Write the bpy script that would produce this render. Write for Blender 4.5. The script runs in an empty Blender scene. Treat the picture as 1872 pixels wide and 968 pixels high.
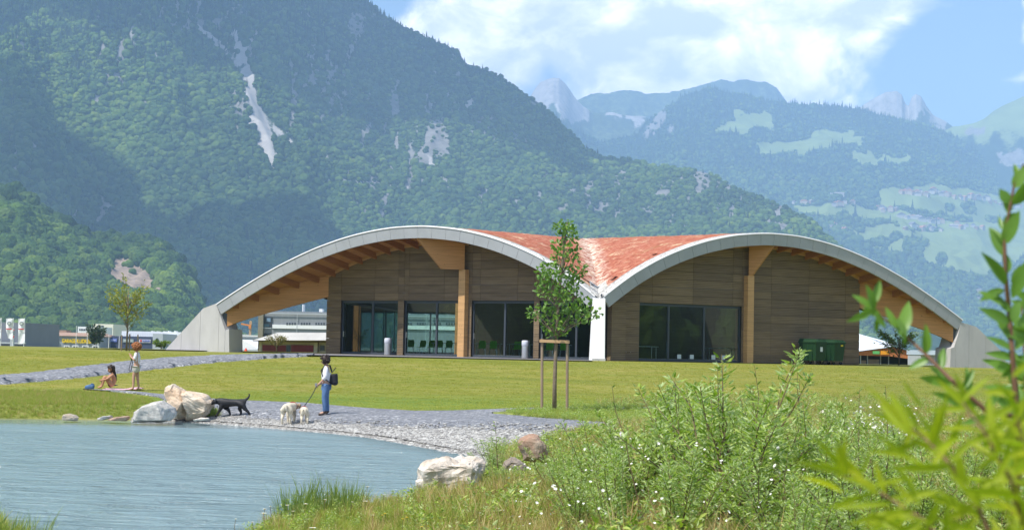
import bpy, bmesh, math, random
import numpy as np
from mathutils import Vector, Matrix, Euler
random.seed(7); RNG = np.random.default_rng(11)
PI = math.pi
SC = bpy.context.scene
COL = SC.collection

# ------------------------------------------------------------------ camera
F = 3000.0                     # focal length in pixels of the 1872 px wide photograph
CZ = 0.45                      # eye height above the pavilion floor
PITCH = math.atan((638 - 484) / F)
ROLL = math.radians(1.2)
fw = np.array([0, math.cos(PITCH), math.sin(PITCH)])
r0 = np.array([1.0, 0, 0]); u0 = np.array([0, -math.sin(PITCH), math.cos(PITCH)])
RV = r0 * math.cos(ROLL) + u0 * math.sin(ROLL)
UV = u0 * math.cos(ROLL) - r0 * math.sin(ROLL)
CAM = np.array([0, 0, CZ])
cam_d = bpy.data.cameras.new('camera')
cam = bpy.data.objects.new('camera', cam_d); COL.objects.link(cam)
m = Matrix.Identity(4)
for i in range(3):
    m[i][0] = RV[i]; m[i][1] = UV[i]; m[i][2] = -fw[i]; m[i][3] = CAM[i]
cam.matrix_world = m
cam_d.sensor_width = 36; cam_d.lens = F / 1872 * 36
cam_d.clip_start = 0.1; cam_d.clip_end = 60000
cam_d.dof.use_dof = True; cam_d.dof.focus_distance = 65
cam_d.dof.aperture_fstop = 6.5
SC.camera = cam
HAZE_D = 1.35e-4; HAZE_C = (0.43, 0.67, 1.0, 1)

# ------------------------------------------------------------------ light
SUN_AZ = math.radians(50); SUN_EL = math.radians(58)      # behind the camera, to its left
SDIR = Vector((-math.sin(SUN_AZ) * math.cos(SUN_EL), -math.cos(SUN_AZ) * math.cos(SUN_EL), math.sin(SUN_EL)))
sun_d = bpy.data.lights.new('sun', 'SUN'); sun_d.energy = 4.7; sun_d.angle = math.radians(0.5)
sun_d.color = (1.0, 0.955, 0.88)
sun = bpy.data.objects.new('sun', sun_d); COL.objects.link(sun)
sun.rotation_euler = SDIR.to_track_quat('Z', 'Y').to_euler()
SC.view_settings.view_transform = 'Standard'; SC.view_settings.look = 'None'
SC.view_settings.gamma = 1; SC.view_settings.exposure = 0.58
SC.view_settings.use_curve_mapping = False
SC.cycles.max_bounces = 6; SC.cycles.transparent_max_bounces = 12
SC.cycles.volume_bounces = 2
SC.cycles.sample_clamp_indirect = 8

def ray(px, py):
    d = fw * F + (px - 936) * RV - (py - 484) * UV
    return d / d[1]
def P(px, py, Y):
    return Vector(CAM + ray(px, py) * Y)
def G(px, py, z):
    d = ray(px, py); return Vector(CAM + d * ((z - CZ) / d[2]))
def project(X):
    X = np.asarray(X, float); v = X - CAM
    w = v @ fw
    return 936 + F * (v @ RV) / w, 484 - F * (v @ UV) / w

# ------------------------------------------------------------------ node helpers
class NT:
    def __init__(s, tree): s.t = tree
    def n(s, typ, **kw):
        nd = s.t.nodes.new(typ)
        for k, v in kw.items():
            if k.startswith('i_'):
                nd.inputs[k[2:].replace('_', ' ')].default_value = v
            else: setattr(nd, k, v)
        return nd
    def l(s, a, b): s.t.links.new(a, b)
    def math(s, op, a, b=None, c=None, clamp=False):
        nd = s.t.nodes.new('ShaderNodeMath'); nd.operation = op; nd.use_clamp = clamp
        for i, v in enumerate((a, b, c)):
            if v is None: continue
            if hasattr(v, 'links') or hasattr(v, 'is_linked'): s.l(v, nd.inputs[i])
            else: nd.inputs[i].default_value = v
        return nd.outputs[0]
    def vmath(s, op, a, b=None):
        nd = s.t.nodes.new('ShaderNodeVectorMath'); nd.operation = op
        for i, v in enumerate((a, b)):
            if v is None: continue
            if hasattr(v, 'is_linked'): s.l(v, nd.inputs[i])
            else: nd.inputs[i].default_value = v
        return nd
    def ramp(s, fac, stops, interp='LINEAR'):
        nd = s.t.nodes.new('ShaderNodeValToRGB'); cr = nd.color_ramp; cr.interpolation = interp
        while len(cr.elements) < len(stops): cr.elements.new(0.5)
        for e, (p, c) in zip(cr.elements, stops):
            e.position = p; e.color = (*c, 1) if len(c) == 3 else c
        s.l(fac, nd.inputs[0]); return nd.outputs[0]
    def mix(s, fac, a, b, blend='MIX'):
        nd = s.t.nodes.new('ShaderNodeMix'); nd.data_type = 'RGBA'; nd.blend_type = blend
        for k, v in ((0, fac), (6, a), (7, b)):
            if hasattr(v, 'is_linked'): s.l(v, nd.inputs[k])
            else: nd.inputs[k].default_value = (*v, 1) if isinstance(v, tuple) and len(v) == 3 else v
        return nd.outputs[2]
    def noise(s, vec, scale, detail=4, rough=0.55, dist=0.0):
        nd = s.t.nodes.new('ShaderNodeTexNoise')
        nd.inputs['Scale'].default_value = scale; nd.inputs['Detail'].default_value = detail
        nd.inputs['Roughness'].default_value = rough; nd.inputs['Distortion'].default_value = dist
        if vec is not None: s.l(vec, nd.inputs['Vector'])
        return nd.outputs['Fac']
    def smooth(s, v, a, b):
        nd = s.t.nodes.new('ShaderNodeMapRange'); nd.interpolation_type = 'SMOOTHSTEP'
        s.l(v, nd.inputs[0]); nd.inputs[1].default_value = a; nd.inputs[2].default_value = b
        return nd.outputs[0]

def new_mat(name):
    mt = bpy.data.materials.new(name); mt.use_nodes = True
    t = mt.node_tree; b = t.nodes['Principled BSDF']
    return mt, NT(t), b
MATS = {}
def mat(name, col, rough=0.7, var=0.12, scale=3.0, bump=0.0, bscale=None, metal=0.0, spec=0.3, stretch=None, coord='Object'):
    """plain procedural material: base colour, noise variation, optional bump"""
    if name in MATS: return MATS[name]
    mt, N, b = new_mat(name)
    tc = N.n('ShaderNodeTexCoord'); vec = tc.outputs[coord]
    if stretch:
        mp = N.n('ShaderNodeMapping'); mp.inputs['Scale'].default_value = stretch; N.l(vec, mp.inputs[0]); vec = mp.outputs[0]
    nz = N.noise(vec, scale, 5, 0.6)
    c0 = tuple(max(0, c * (1 - var)) for c in col); c1 = tuple(min(1, c * (1 + var)) for c in col)
    N.l(N.ramp(nz, [(0.3, c0), (0.7, c1)]), b.inputs['Base Color'])
    b.inputs['Roughness'].default_value = rough; b.inputs['Metallic'].default_value = metal
    b.inputs['Specular IOR Level'].default_value = spec
    if bump:
        bp = N.n('ShaderNodeBump'); bp.inputs['Strength'].default_value = bump; bp.inputs['Distance'].default_value = 0.02
        N.l(N.noise(vec, bscale or scale * 4, 6, 0.65), bp.inputs['Height']); N.l(bp.outputs[0], b.inputs['Normal'])
    MATS[name] = mt
    return mt

# ------------------------------------------------------------------ object helpers
def link(o, parent=None):
    COL.objects.link(o)
    if parent is not None: o.parent = parent
    return o
def tag(o, label=None, cat=None, group=None, kind=None):
    if label: o['label'] = label
    if cat: o['category'] = cat
    if group: o['group'] = group
    if kind: o['kind'] = kind
    return o
def thing(name, label, cat, loc=(0, 0, 0), rz=0, group=None):
    o = bpy.data.objects.new(name, None); COL.objects.link(o)
    o.empty_display_size = 0.2
    o.location = loc; o.rotation_euler = (0, 0, rz)
    return tag(o, label, cat, group)
class MB:
    """collects geometry for one mesh"""
    def __init__(s): s.v = []; s.f = []
    def add(s, vs, fs):
        o = len(s.v); s.v += [tuple(v) for v in vs]; s.f += [tuple(i + o for i in f) for f in fs]; return s
    def box(s, x0, x1, y0, y1, z0, z1):
        v = [(x, y, z) for z in (z0, z1) for x, y in ((x0, y0), (x1, y0), (x1, y1), (x0, y1))]
        return s.add(v, [(3, 2, 1, 0), (4, 5, 6, 7), (0, 1, 5, 4), (1, 2, 6, 5), (2, 3, 7, 6), (3, 0, 4, 7)])
    def bar(s, a, b, w, h, up=(0, 0, 1)):
        a, b = Vector(a), Vector(b); d = (b - a).normalized(); up = Vector(up)
        sd = d.cross(up)
        if sd.length < 1e-4: sd = d.cross(Vector((1, 0, 0)))
        sd.normalize(); up = sd.cross(d).normalized()
        v = []
        for p in (a, b):
            for i, j in ((-1, -1), (1, -1), (1, 1), (-1, 1)): v.append(p + sd * (w / 2 * i) + up * (h / 2 * j))
        return s.add(v, [(0, 1, 2, 3), (7, 6, 5, 4), (4, 5, 1, 0), (5, 6, 2, 1), (6, 7, 3, 2), (7, 4, 0, 3)])
    def tube(s, pts, rads, n=8, caps=True):
        pts = [Vector(p) for p in pts]; k = len(pts); vs = []
        if not hasattr(rads, '__len__'): rads = [rads] * k
        ref = Vector((0.31, 0.17, 0.93))
        for i, p in enumerate(pts):
            d = (pts[min(i + 1, k - 1)] - pts[max(i - 1, 0)]).normalized()
            a = d.cross(ref)
            if a.length < 0.05: a = d.cross(Vector((1, 0, 0)))
            a.normalize(); b = d.cross(a)
            for q in range(n):
                t = 2 * PI * q / n; vs.append(p + (a * math.cos(t) + b * math.sin(t)) * rads[i])
        fs = [(i * n + q, i * n + (q + 1) % n, (i + 1) * n + (q + 1) % n, (i + 1) * n + q) for i in range(k - 1) for q in range(n)]
        if caps: fs += [tuple(range(n - 1, -1, -1)), tuple((k - 1) * n + q for q in range(n))]
        return s.add(vs, fs)
    def lathe(s, prof, n=16, o=(0, 0, 0)):
        vs = [(o[0] + r * math.cos(2 * PI * q / n), o[1] + r * math.sin(2 * PI * q / n), o[2] + z) for r, z in prof for q in range(n)]
        k = len(prof)
        fs = [(i * n + q, i * n + (q + 1) % n, (i + 1) * n + (q + 1) % n, (i + 1) * n + q) for i in range(k - 1) for q in range(n)]
        fs += [tuple(range(n - 1, -1, -1)), tuple((k - 1) * n + q for q in range(n))]
        return s.add(vs, fs)
    def prism(s, poly, d):
        """poly: 3D points of a planar face, d: extrusion vector"""
        poly = [Vector(p) for p in poly]; d = Vector(d); n = len(poly)
        vs = poly + [p + d for p in poly]
        fs = [tuple(range(n)), tuple(range(2 * n - 1, n - 1, -1))] + [(i, n + i, n + (i + 1) % n, (i + 1) % n) for i in range(n)]
        return s.add(vs, fs)
    def build(s, name, material, parent=None, smooth=False, fix=True):
        me = bpy.data.meshes.new(name); me.from_pydata(s.v, [], s.f)
        if fix:
            bm = bmesh.new(); bm.from_mesh(me); bmesh.ops.recalc_face_normals(bm, faces=bm.faces); bm.to_mesh(me); bm.free()
        if smooth: me.polygons.foreach_set('use_smooth', [True] * len(me.polygons))
        if material: me.materials.append(material)
        me.update()
        return link(bpy.data.objects.new(name, me), parent)
def grid_mesh(name, V, nr, nc, material, parent=None, smooth=True, attrs=None):
    """V: (nr*nc,3) array; regular grid"""
    me = bpy.data.meshes.new(name)
    i = np.arange(nr - 1)[:, None] * nc + np.arange(nc - 1)[None, :]
    q = np.stack([i, i + 1, i + nc + 1, i + nc], -1).reshape(-1, 4)
    me.vertices.add(len(V)); me.vertices.foreach_set('co', np.asarray(V, np.float32).ravel())
    me.loops.add(q.size); me.loops.foreach_set('vertex_index', q.ravel().astype(np.int32))
    me.polygons.add(len(q)); me.polygons.foreach_set('loop_start', np.arange(0, q.size, 4, dtype=np.int32))
    if smooth: me.polygons.foreach_set('use_smooth', np.ones(len(q), bool))
    me.update(calc_edges=True); me.validate()
    if attrs:
        for k, a in attrs.items():
            at = me.attributes.new(k, 'FLOAT', 'POINT'); at.data.foreach_set('value', np.asarray(a, np.float32).ravel())
    if material: me.materials.append(material)
    return link(bpy.data.objects.new(name, me), parent)
def tri_soup(name, V, Fq, material, parent=None, smooth=False, attrs=None):
    """V (n,3), Fq (m,k) faces all with k corners"""
    Fq = np.asarray(Fq, np.int32); k = Fq.shape[1]
    me = bpy.data.meshes.new(name)
    me.vertices.add(len(V)); me.vertices.foreach_set('co', np.asarray(V, np.float32).ravel())
    me.loops.add(Fq.size); me.loops.foreach_set('vertex_index', Fq.ravel())
    me.polygons.add(len(Fq)); me.polygons.foreach_set('loop_start', np.arange(0, Fq.size, k, dtype=np.int32))
    if smooth: me.polygons.foreach_set('use_smooth', np.ones(len(Fq), bool))
    me.update(calc_edges=True)
    if attrs:
        for kk, a in attrs.items():
            at = me.attributes.new(kk, 'FLOAT', 'POINT'); at.data.foreach_set('value', np.asarray(a, np.float32).ravel())
    if material: me.materials.append(material)
    o = bpy.data.objects.new(name, me)
    if parent is not False: link(o, parent)
    return o
def copy_tree(o, parent=None):
    c = o.copy(); COL.objects.link(c); c.parent = parent
    for ch in o.children: copy_tree(ch, c)
    return c

# ------------------------------------------------------------------ numpy noise
def _h(ix, iy, seed):
    n = (ix.astype(np.int64) * 374761393 + iy.astype(np.int64) * 668265263 + seed * 1442695041) & 0x7fffffff
    n = ((n ^ (n >> 13)) * 1274126177) & 0x7fffffff
    return ((n ^ (n >> 16)) & 0xffff) / 65535.0
def vnoise(x, y, seed=0):
    x = np.asarray(x, float); y = np.asarray(y, float)
    ix = np.floor(x); iy = np.floor(y); fx = x - ix; fy = y - iy
    sx = fx * fx * fx * (fx * (6 * fx - 15) + 10); sy = fy * fy * fy * (fy * (6 * fy - 15) + 10)
    a = _h(ix, iy, seed); b = _h(ix + 1, iy, seed); c = _h(ix, iy + 1, seed); d = _h(ix + 1, iy + 1, seed)
    return (a * (1 - sx) + b * sx) * (1 - sy) + (c * (1 - sx) + d * sx) * sy
def fbm(x, y, oct=5, seed=0, gain=0.5, ridged=False):
    s = 0; amp = 1; tot = 0
    for o in range(oct):
        n = vnoise(np.asarray(x) * 2**o + 17.3 * o, np.asarray(y) * 2**o - 9.1 * o, seed + o)
        if ridged: n = 1 - np.abs(2 * n - 1)
        s = s + amp * n; tot += amp; amp *= gain
    return s / tot
def sstep(a, b, x):
    t = np.clip((np.asarray(x, float) - a) / (b - a), 0, 1); return t * t * (3 - 2 * t)
def in_poly(px, py, poly):
    px = np.asarray(px, float); py = np.asarray(py, float); r = np.zeros(px.shape, bool)
    n = len(poly)
    for i in range(n):
        x0, y0 = poly[i]; x1, y1 = poly[(i + 1) % n]
        if y0 == y1: continue
        c = ((y0 > py) != (y1 > py)) & (px < (x1 - x0) * (py - y0) / (y1 - y0) + x0)
        r ^= c
    return r
def poly_dist(px, py, poly, closed=True):
    px = np.asarray(px, float); py = np.asarray(py, float); best = np.full(px.shape, 1e18)
    n = len(poly)
    for i in range(n if closed else n - 1):
        x0, y0 = poly[i]; x1, y1 = poly[(i + 1) % n]
        dx, dy = x1 - x0, y1 - y0
        t = np.clip(((px - x0) * dx + (py - y0) * dy) / (dx * dx + dy * dy + 1e-12), 0, 1)
        best = np.minimum(best, (px - x0 - t * dx)**2 + (py - y0 - t * dy)**2)
    return np.sqrt(best)

# ------------------------------------------------------------------ instancing (only for masses nobody could count)
def hidden_coll(name, objs):
    c = bpy.data.collections.new(name)
    for o in objs:
        for cc in list(o.users_collection): cc.objects.unlink(o)
        c.objects.link(o)
    return c
def scatter(name, pts, scl, rz, idx, tint, coll, tilt=None):
    n = len(pts); me = bpy.data.meshes.new(name)
    me.vertices.add(n); me.vertices.foreach_set('co', np.asarray(pts, np.float32).ravel())
    scl = np.asarray(scl, np.float32)
    if scl.ndim == 1: scl = np.repeat(scl[:, None], 3, 1)
    rot = np.zeros((n, 3), np.float32); rot[:, 2] = rz
    if tilt is not None: rot[:, :2] = tilt
    for k, a in (('scl', scl), ('rot', rot)):
        at = me.attributes.new(k, 'FLOAT_VECTOR', 'POINT'); at.data.foreach_set('vector', a.ravel())
    at = me.attributes.new('idx', 'INT', 'POINT'); at.data.foreach_set('value', np.asarray(idx, np.int32))
    at = me.attributes.new('tint', 'FLOAT', 'POINT'); at.data.foreach_set('value', np.asarray(tint, np.float32))
    o = link(bpy.data.objects.new(name, me))
    ng = bpy.data.node_groups.new(name, 'GeometryNodeTree')
    ng.interface.new_socket('Geometry', in_out='INPUT', socket_type='NodeSocketGeometry')
    ng.interface.new_socket('Geometry', in_out='OUTPUT', socket_type='NodeSocketGeometry')
    N = NT(ng); gi = N.n('NodeGroupInput'); go = N.n('NodeGroupOutput')
    ci = N.n('GeometryNodeCollectionInfo'); ci.inputs['Collection'].default_value = coll
    ci.inputs['Separate Children'].default_value = True; ci.inputs['Reset Children'].default_value = True
    ip = N.n('GeometryNodeInstanceOnPoints'); ip.inputs['Pick Instance'].default_value = True
    def na(nm, typ):
        a = N.n('GeometryNodeInputNamedAttribute'); a.data_type = typ; a.inputs['Name'].default_value = nm
        return next(s for s in a.outputs if s.name == 'Attribute' and s.enabled)
    er = N.n('FunctionNodeEulerToRotation')
    N.l(gi.outputs[0], ip.inputs['Points']); N.l(ci.outputs[0], ip.inputs['Instance'])
    N.l(na('idx', 'INT'), ip.inputs['Instance Index']); N.l(na('scl', 'FLOAT_VECTOR'), ip.inputs['Scale'])
    N.l(na('rot', 'FLOAT_VECTOR'), er.inputs[0]); N.l(er.outputs[0], ip.inputs['Rotation'])
    N.l(ip.outputs[0], go.inputs[0])
    md = o.modifiers.new('scatter', 'NODES'); md.node_group = ng
    return o
# ------------------------------------------------------------------ world: daylight sky with cumulus
wd = bpy.data.worlds.new('World'); SC.world = wd; wd.use_nodes = True
N = NT(wd.node_tree); bg = wd.node_tree.nodes['Background']; bg.inputs['Strength'].default_value = 0.118
sky = N.n('ShaderNodeTexSky', sky_type='NISHITA', sun_disc=False)
sky.sun_elevation = SUN_EL; sky.sun_rotation = math.atan2(SDIR.x, SDIR.y) % (2 * PI)
sky.altitude = 400; sky.air_density = 1.0; sky.dust_density = 1.2; sky.ozone_density = 2.0
tc = N.n('ShaderNodeTexCoord'); dirv = N.vmath('NORMALIZE', tc.outputs['Generated']).outputs[0]
# flatten the cloud field vertically a little: clouds are wider than high
mp = N.n('ShaderNodeMapping'); mp.inputs['Scale'].default_value = (1, 1, 1.55); N.l(dirv, mp.inputs[0]); dv = mp.outputs[0]
warp = N.n('ShaderNodeTexNoise'); warp.inputs['Scale'].default_value = 9; warp.inputs['Detail'].default_value = 3; N.l(dv, warp.inputs['Vector'])
wv = N.vmath('SUBTRACT', warp.outputs['Color'], (0.5, 0.5, 0.5)).outputs[0]
ws = N.vmath('SCALE', wv); ws.inputs['Scale'].default_value = 0.045
dvw = N.vmath('ADD', dv, ws.outputs[0]).outputs[0]
ws2 = N.vmath('SCALE', wv); ws2.inputs['Scale'].default_value = 0.11
dirw = N.vmath('ADD', dirv, ws2.outputs[0]).outputs[0]
big = N.noise(dvw, 5.5, 2, 0.5); fine = N.noise(dvw, 17, 9, 0.56, 0.3)
cov = N.math('ADD', N.math('MULTIPLY', big, 0.42), N.math('MULTIPLY', fine, 0.62))
def bump_at(px, py, rad, w):
    d = ray(px, py); d = d / np.linalg.norm(d)
    dist = N.vmath('DISTANCE', dirw, tuple(d)).outputs['Value']
    return N.math('MULTIPLY', N.smooth(dist, rad / F, 0.0), w)
for px, py, rad, w in ((1000, 20, 330, .26), (1300, 50, 380, .34), (1150, 120, 220, .18), (1620, 50, 220, .36), (870, 60, 190, .18),
                       (1885, 75, 110, .60), (1200, -250, 420, .10), (1800, 20, 150, -.26), (1740, 190, 260, -.34), (1860, 220, 150, -.25), (690, 10, 120, -.06)):
    cov = N.math('ADD', cov, bump_at(px, py, rad, w))
alpha = N.smooth(cov, 0.50, 0.70)
# self shading of the clouds: thicker toward their base, lit from the upper left
off = N.vmath('ADD', dvw, (-0.012, 0.0, 0.028)).outputs[0]
lit = N.math('SUBTRACT', fine, N.noise(off, 17, 9, 0.56, 0.3))
big2 = N.noise(dvw, 7, 3, 0.5)
sh = N.math('ADD', N.math('MULTIPLY', lit, 1.5), N.math('MULTIPLY', big2, 0.9))
ccol = N.ramp(sh, [(0.28, (6.6, 6.9, 7.6)), (0.46, (9.6, 9.5, 9.5)), (0.68, (15, 14, 13))])
N.l(N.mix(alpha, sky.outputs[0], ccol), bg.inputs['Color'])
# ------------------------------------------------------------------ ground, pond, paths
ZW = -1.83
SHORE_FAR = [(-420, 762), (-200, 764), (0, 766), (110, 767), (240, 768.5), (330, 770), (390, 773), (470, 779), (550, 786), (620, 792), (700, 801), (760, 812), (820, 823), (870, 832), (905, 843), (925, 858)]
SHORE_NEAR = [(890, 885), (840, 902), (765, 908), (700, 918), (600, 927), (520, 940), (470, 962), (420, 1000), (330, 1060), (200, 1110), (90, 1130), (40, 1050), (30, 1000), (-10, 930), (-120, 900), (-420, 880)]
POND = [tuple(G(x, y, ZW)[:2]) for x, y in SHORE_FAR + SHORE_NEAR]
BANK = [tuple(G(x, y, ZW)[:2]) for x, y in SHORE_NEAR]
LEFTBANK = [tuple(G(x, y, ZW)[:2]) for x, y in SHORE_FAR[:7]]
BY = [-400, 0, 20, 34, 44, 47, 52, 58, 64, 70, 75, 78, 115, 140, 250, 800, 60000]
BZ = [-1.2, -1.2, -1.27, -1.38, -1.5, -1.53, -1.42, -1.27, -0.95, -0.45, -0.09, -0.015, -0.05, -0.3, -1.3, -2.2, -2.2]
def ground_z(x, y):
    x = np.asarray(x, float); y = np.asarray(y, float)
    yy = np.maximum(y, -399)
    # smoothed piecewise profile
    z = (np.interp(yy - 1.2, BY, BZ) + np.interp(yy, BY, BZ) + np.interp(yy + 1.2, BY, BZ)) / 3
    near = np.where((np.abs(x) < 80) & (y < 110), 1.0, 0.0)
    z = z + near * (fbm(x / 6.0, y / 6.0, 3, 3) - 0.5) * 0.12 * np.clip((78 - y) / 20, 0, 1)
    d = poly_dist(x, y, POND); ins = in_poly(x, y, POND)
    dn = poly_dist(x, y, BANK, False); dl = poly_dist(x, y, LEFTBANK, False)
    slope = 0.13 - 0.06 * np.clip((d + 2.0 - dn) / 2.0, 0, 1) + 0.10 * np.clip((d + 1.0 - dl), 0, 1)
    rough = (fbm(x / 0.9, y / 0.9, 3, 8) - 0.5) * 0.10 * near * np.clip((d + 2.0 - dn) / 2.0, 0.12, 1)
    out = np.minimum(z, ZW + slope * d + rough * np.clip(d * 2, 0, 1))
    zz = np.where(ins, ZW - 0.04 - 0.22 * np.minimum(d, 5), out)
    return zz
def gz(x, y): return float(ground_z(np.array([x]), np.array([y]))[0])
def GT(px, py):
    """where the sight line through a photo pixel meets the ground"""
    d = ray(px, py); ys = np.concatenate([np.linspace(3, 110, 900), np.linspace(110.5, 400, 200)])
    h = CAM[2] + d[2] * ys - ground_z(d[0] * ys, ys)
    k = np.argmax(h < 0)
    if h[k] >= 0: k = len(ys) - 1
    a, b = ys[max(k - 1, 0)], ys[k]
    t = h[max(k - 1, 0)] / (h[max(k - 1, 0)] - h[k] + 1e-9); y = a + (b - a) * min(max(t, 0), 1)
    x = d[0] * y
    return Vector((x, y, gz(x, y)))
def axis(parts):
    a = [np.arange(s, e, st) for s, e, st in parts]; return np.concatenate(a)
gx = axis([(-9000, -1000, 500), (-1000, -200, 80), (-200, -50, 10), (-50, -24, 1.0), (-24, 20, 0.22), (20, 50, 0.8), (50, 200, 10), (200, 1000, 80), (1000, 9001, 500)])
gy = axis([(-400, -20, 40), (-20, 10, 1.0), (10, 50, 0.22), (50, 82, 0.5), (82, 140, 4), (140, 400, 20), (400, 1400, 100), (1400, 16001, 800)])
XX, YY = np.meshgrid(gx, gy)
ZZ = ground_z(XX, YY)
# moist greener band along the shore path, and the meadow side of the pond
moist = sstep(46, 49, YY) * sstep(60.5, 55.5, YY + 0.9 * (fbm(XX / 3, YY / 3, 3, 21) - 0.5) * 6 - 0.10 * XX) * sstep(-30, -8, XX) * sstep(9, 2, XX)
wild = np.clip(1 - poly_dist(XX, YY, LEFTBANK, False) / 5.5, 0, 1) * (XX < -6.5) + sstep(46, 40, YY) + sstep(7.5, 10, XX) * sstep(52, 44, YY)
def lawn_material():
    mt, N, b = new_mat('lawn'); tc = N.n('ShaderNodeTexCoord'); o = tc.outputs['Object']
    mp = N.n('ShaderNodeMapping'); mp.inputs['Scale'].default_value = (0.35, 1, 1); N.l(o, mp.inputs[0])
    n1 = N.noise(mp.outputs[0], 0.22, 5, 0.6); n2 = N.noise(mp.outputs[0], 1.3, 6, 0.7); n3 = N.noise(o, 14, 4, 0.7)
    dry = N.ramp(n1, [(0.32, (0.155, 0.178, 0.030)), (0.5, (0.215, 0.212, 0.046)), (0.68, (0.275, 0.245, 0.068))])
    grn = N.ramp(n2, [(0.3, (0.10, 0.165, 0.026)), (0.7, (0.185, 0.235, 0.04))])
    am = N.n('ShaderNodeAttribute', attribute_name='moist'); aw = N.n('ShaderNodeAttribute', attribute_name='wild')
    c = N.mix(N.smooth(n2, 0.42, 0.68), dry, grn)
    c = N.mix(0.55, dry, c)
    c = N.mix(am.outputs['Fac'], c, grn)
    wl = N.ramp(n2, [(0.3, (0.12, 0.155, 0.03)), (0.55, (0.20, 0.22, 0.055)), (0.75, (0.30, 0.27, 0.10))])
    c = N.mix(N.math('MULTIPLY', aw.outputs['Fac'], 0.9, clamp=True), c, wl)
    mp2 = N.n('ShaderNodeMapping'); mp2.inputs['Scale'].default_value = (0.12, 1.6, 1); mp2.inputs['Rotation'].default_value = (0, 0, 0.12); N.l(o, mp2.inputs[0])
    st = N.noise(mp2.outputs[0], 0.9, 5, 0.7)
    c = N.mix(0.75, c, N.mix(1.0, c, N.ramp(st, [(0.3, (0.72, 0.8, 0.72)), (0.5, (1, 1, 1)), (0.72, (1.32, 1.2, 1.25))]), 'MULTIPLY'))
    c = N.mix(0.6, c, N.mix(1.0, c, N.ramp(n3, [(0.25, (0.55, 0.55, 0.5)), (0.75, (1.35, 1.35, 1.2))]), 'MULTIPLY'))
    # pond floor: pale silt
    sx = N.n('ShaderNodeSeparateXYZ'); N.l(o, sx.inputs[0])
    c = N.mix(N.smooth(sx.outputs[2], ZW + 0.05, ZW - 0.05), c, (0.20, 0.21, 0.17))
    N.l(c, b.inputs['Base Color']); b.inputs['Roughness'].default_value = 0.9; b.inputs['Specular IOR Level'].default_value = 0.12
    bp = N.n('ShaderNodeBump'); bp.inputs['Strength'].default_value = 0.6; bp.inputs['Distance'].default_value = 0.05
    N.l(N.noise(o, 9, 5, 0.75), bp.inputs['Height']); N.l(bp.outputs[0], b.inputs['Normal'])
    return mt
gr = grid_mesh('ground', np.stack([XX, YY, ZZ], -1).reshape(-1, 3), len(gy), len(gx), lawn_material(), attrs={'moist': moist, 'wild': np.clip(wild, 0, 1)})
tag(gr, 'dry yellow-green lawn sloping up from the pond to the pavilion', kind='structure')

def gravel_material(name, cols, peb=26.0, wet=False):
    mt, N, b = new_mat(name); tc = N.n('ShaderNodeTexCoord'); o = tc.outputs['Object']
    vo = N.n('ShaderNodeTexVoronoi'); vo.inputs['Scale'].default_value = peb; N.l(o, vo.inputs['Vector'])
    n1 = N.noise(o, 0.7, 5, 0.65)
    sp = N.n('ShaderNodeSeparateColor'); N.l(vo.outputs['Color'], sp.inputs[0])
    c = N.ramp(sp.outputs[0], cols)
    c = N.mix(0.45, c, N.mix(1.0, c, N.ramp(n1, [(0.3, (0.72, 0.72, 0.74)), (0.7, (1.2, 1.2, 1.18))]), 'MULTIPLY'))
    sx = N.n('ShaderNodeSeparateXYZ'); N.l(o, sx.inputs[0])
    c = N.mix(N.math('MULTIPLY', N.smooth(sx.outputs[2], ZW + 0.17, ZW + 0.05), 0.4), c, (0.09, 0.085, 0.075))
    N.l(c, b.inputs['Base Color']); b.inputs['Roughness'].default_value = 0.85; b.inputs['Specular IOR Level'].default_value = 0.2
    bp = N.n('ShaderNodeBump'); bp.inputs['Strength'].default_value = 0.3; bp.inputs['Distance'].default_value = 0.015
    N.l(vo.outputs['Distance'], bp.inputs['Height']); bp.invert = True; N.l(bp.outputs[0], b.inputs['Normal'])
    return mt
M_GRAVEL = gravel_material('blue_grey_gravel', [(0.0, (0.115, 0.12, 0.133)), (0.5, (0.178, 0.185, 0.203)), (0.9, (0.26, 0.265, 0.28)), (1, (0.48, 0.48, 0.48))], 13)
M_BEACH = gravel_material('beach_gravel', [(0.0, (0.15, 0.145, 0.135)), (0.5, (0.25, 0.24, 0.225)), (1, (0.42, 0.41, 0.38))], 11)
def resample(pl, n):
    pl = np.array(pl, float); d = np.r_[0, np.cumsum(np.linalg.norm(np.diff(pl, axis=0), axis=1))]
    t = np.linspace(0, d[-1], n); return np.stack([np.interp(t, d, pl[:, k]) for k in range(pl.shape[1])], -1)
def strip_sheet(name, e0, e1, n, k, material, lift, world=False, jit=0.0):
    """a sheet draped on the ground between two edge lines (photo pixels or world xy)"""
    if not world:
        e0 = [tuple(GT(*p)[:2]) for p in e0]; e1 = [tuple(GT(*p)[:2]) for p in e1]
    a = resample(e0, n); b = resample(e1, n)
    if jit:
        t = np.arange(n); a += (np.stack([vnoise(t * .7, t * 0, 5), vnoise(t * .7, t * 0 + 9, 6)], -1) - .5) * jit
        b += (np.stack([vnoise(t * .7, t * 0, 7), vnoise(t * .7, t * 0 + 9, 8)], -1) - .5) * jit
    T = np.linspace(0, 1, k)[:, None, None]; xy = a[None] * (1 - T) + b[None] * T
    ed = np.minimum(np.minimum(T[..., 0], 1 - T[..., 0]) * (k - 1) / 1.5, 1.0)
    z = ground_z(xy[..., 0], xy[..., 1]) + lift * ed - 0.03 * (1 - ed)
    return grid_mesh(name, np.concatenate([xy, z[..., None]], -1).reshape(-1, 3), k, n, material)
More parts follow.
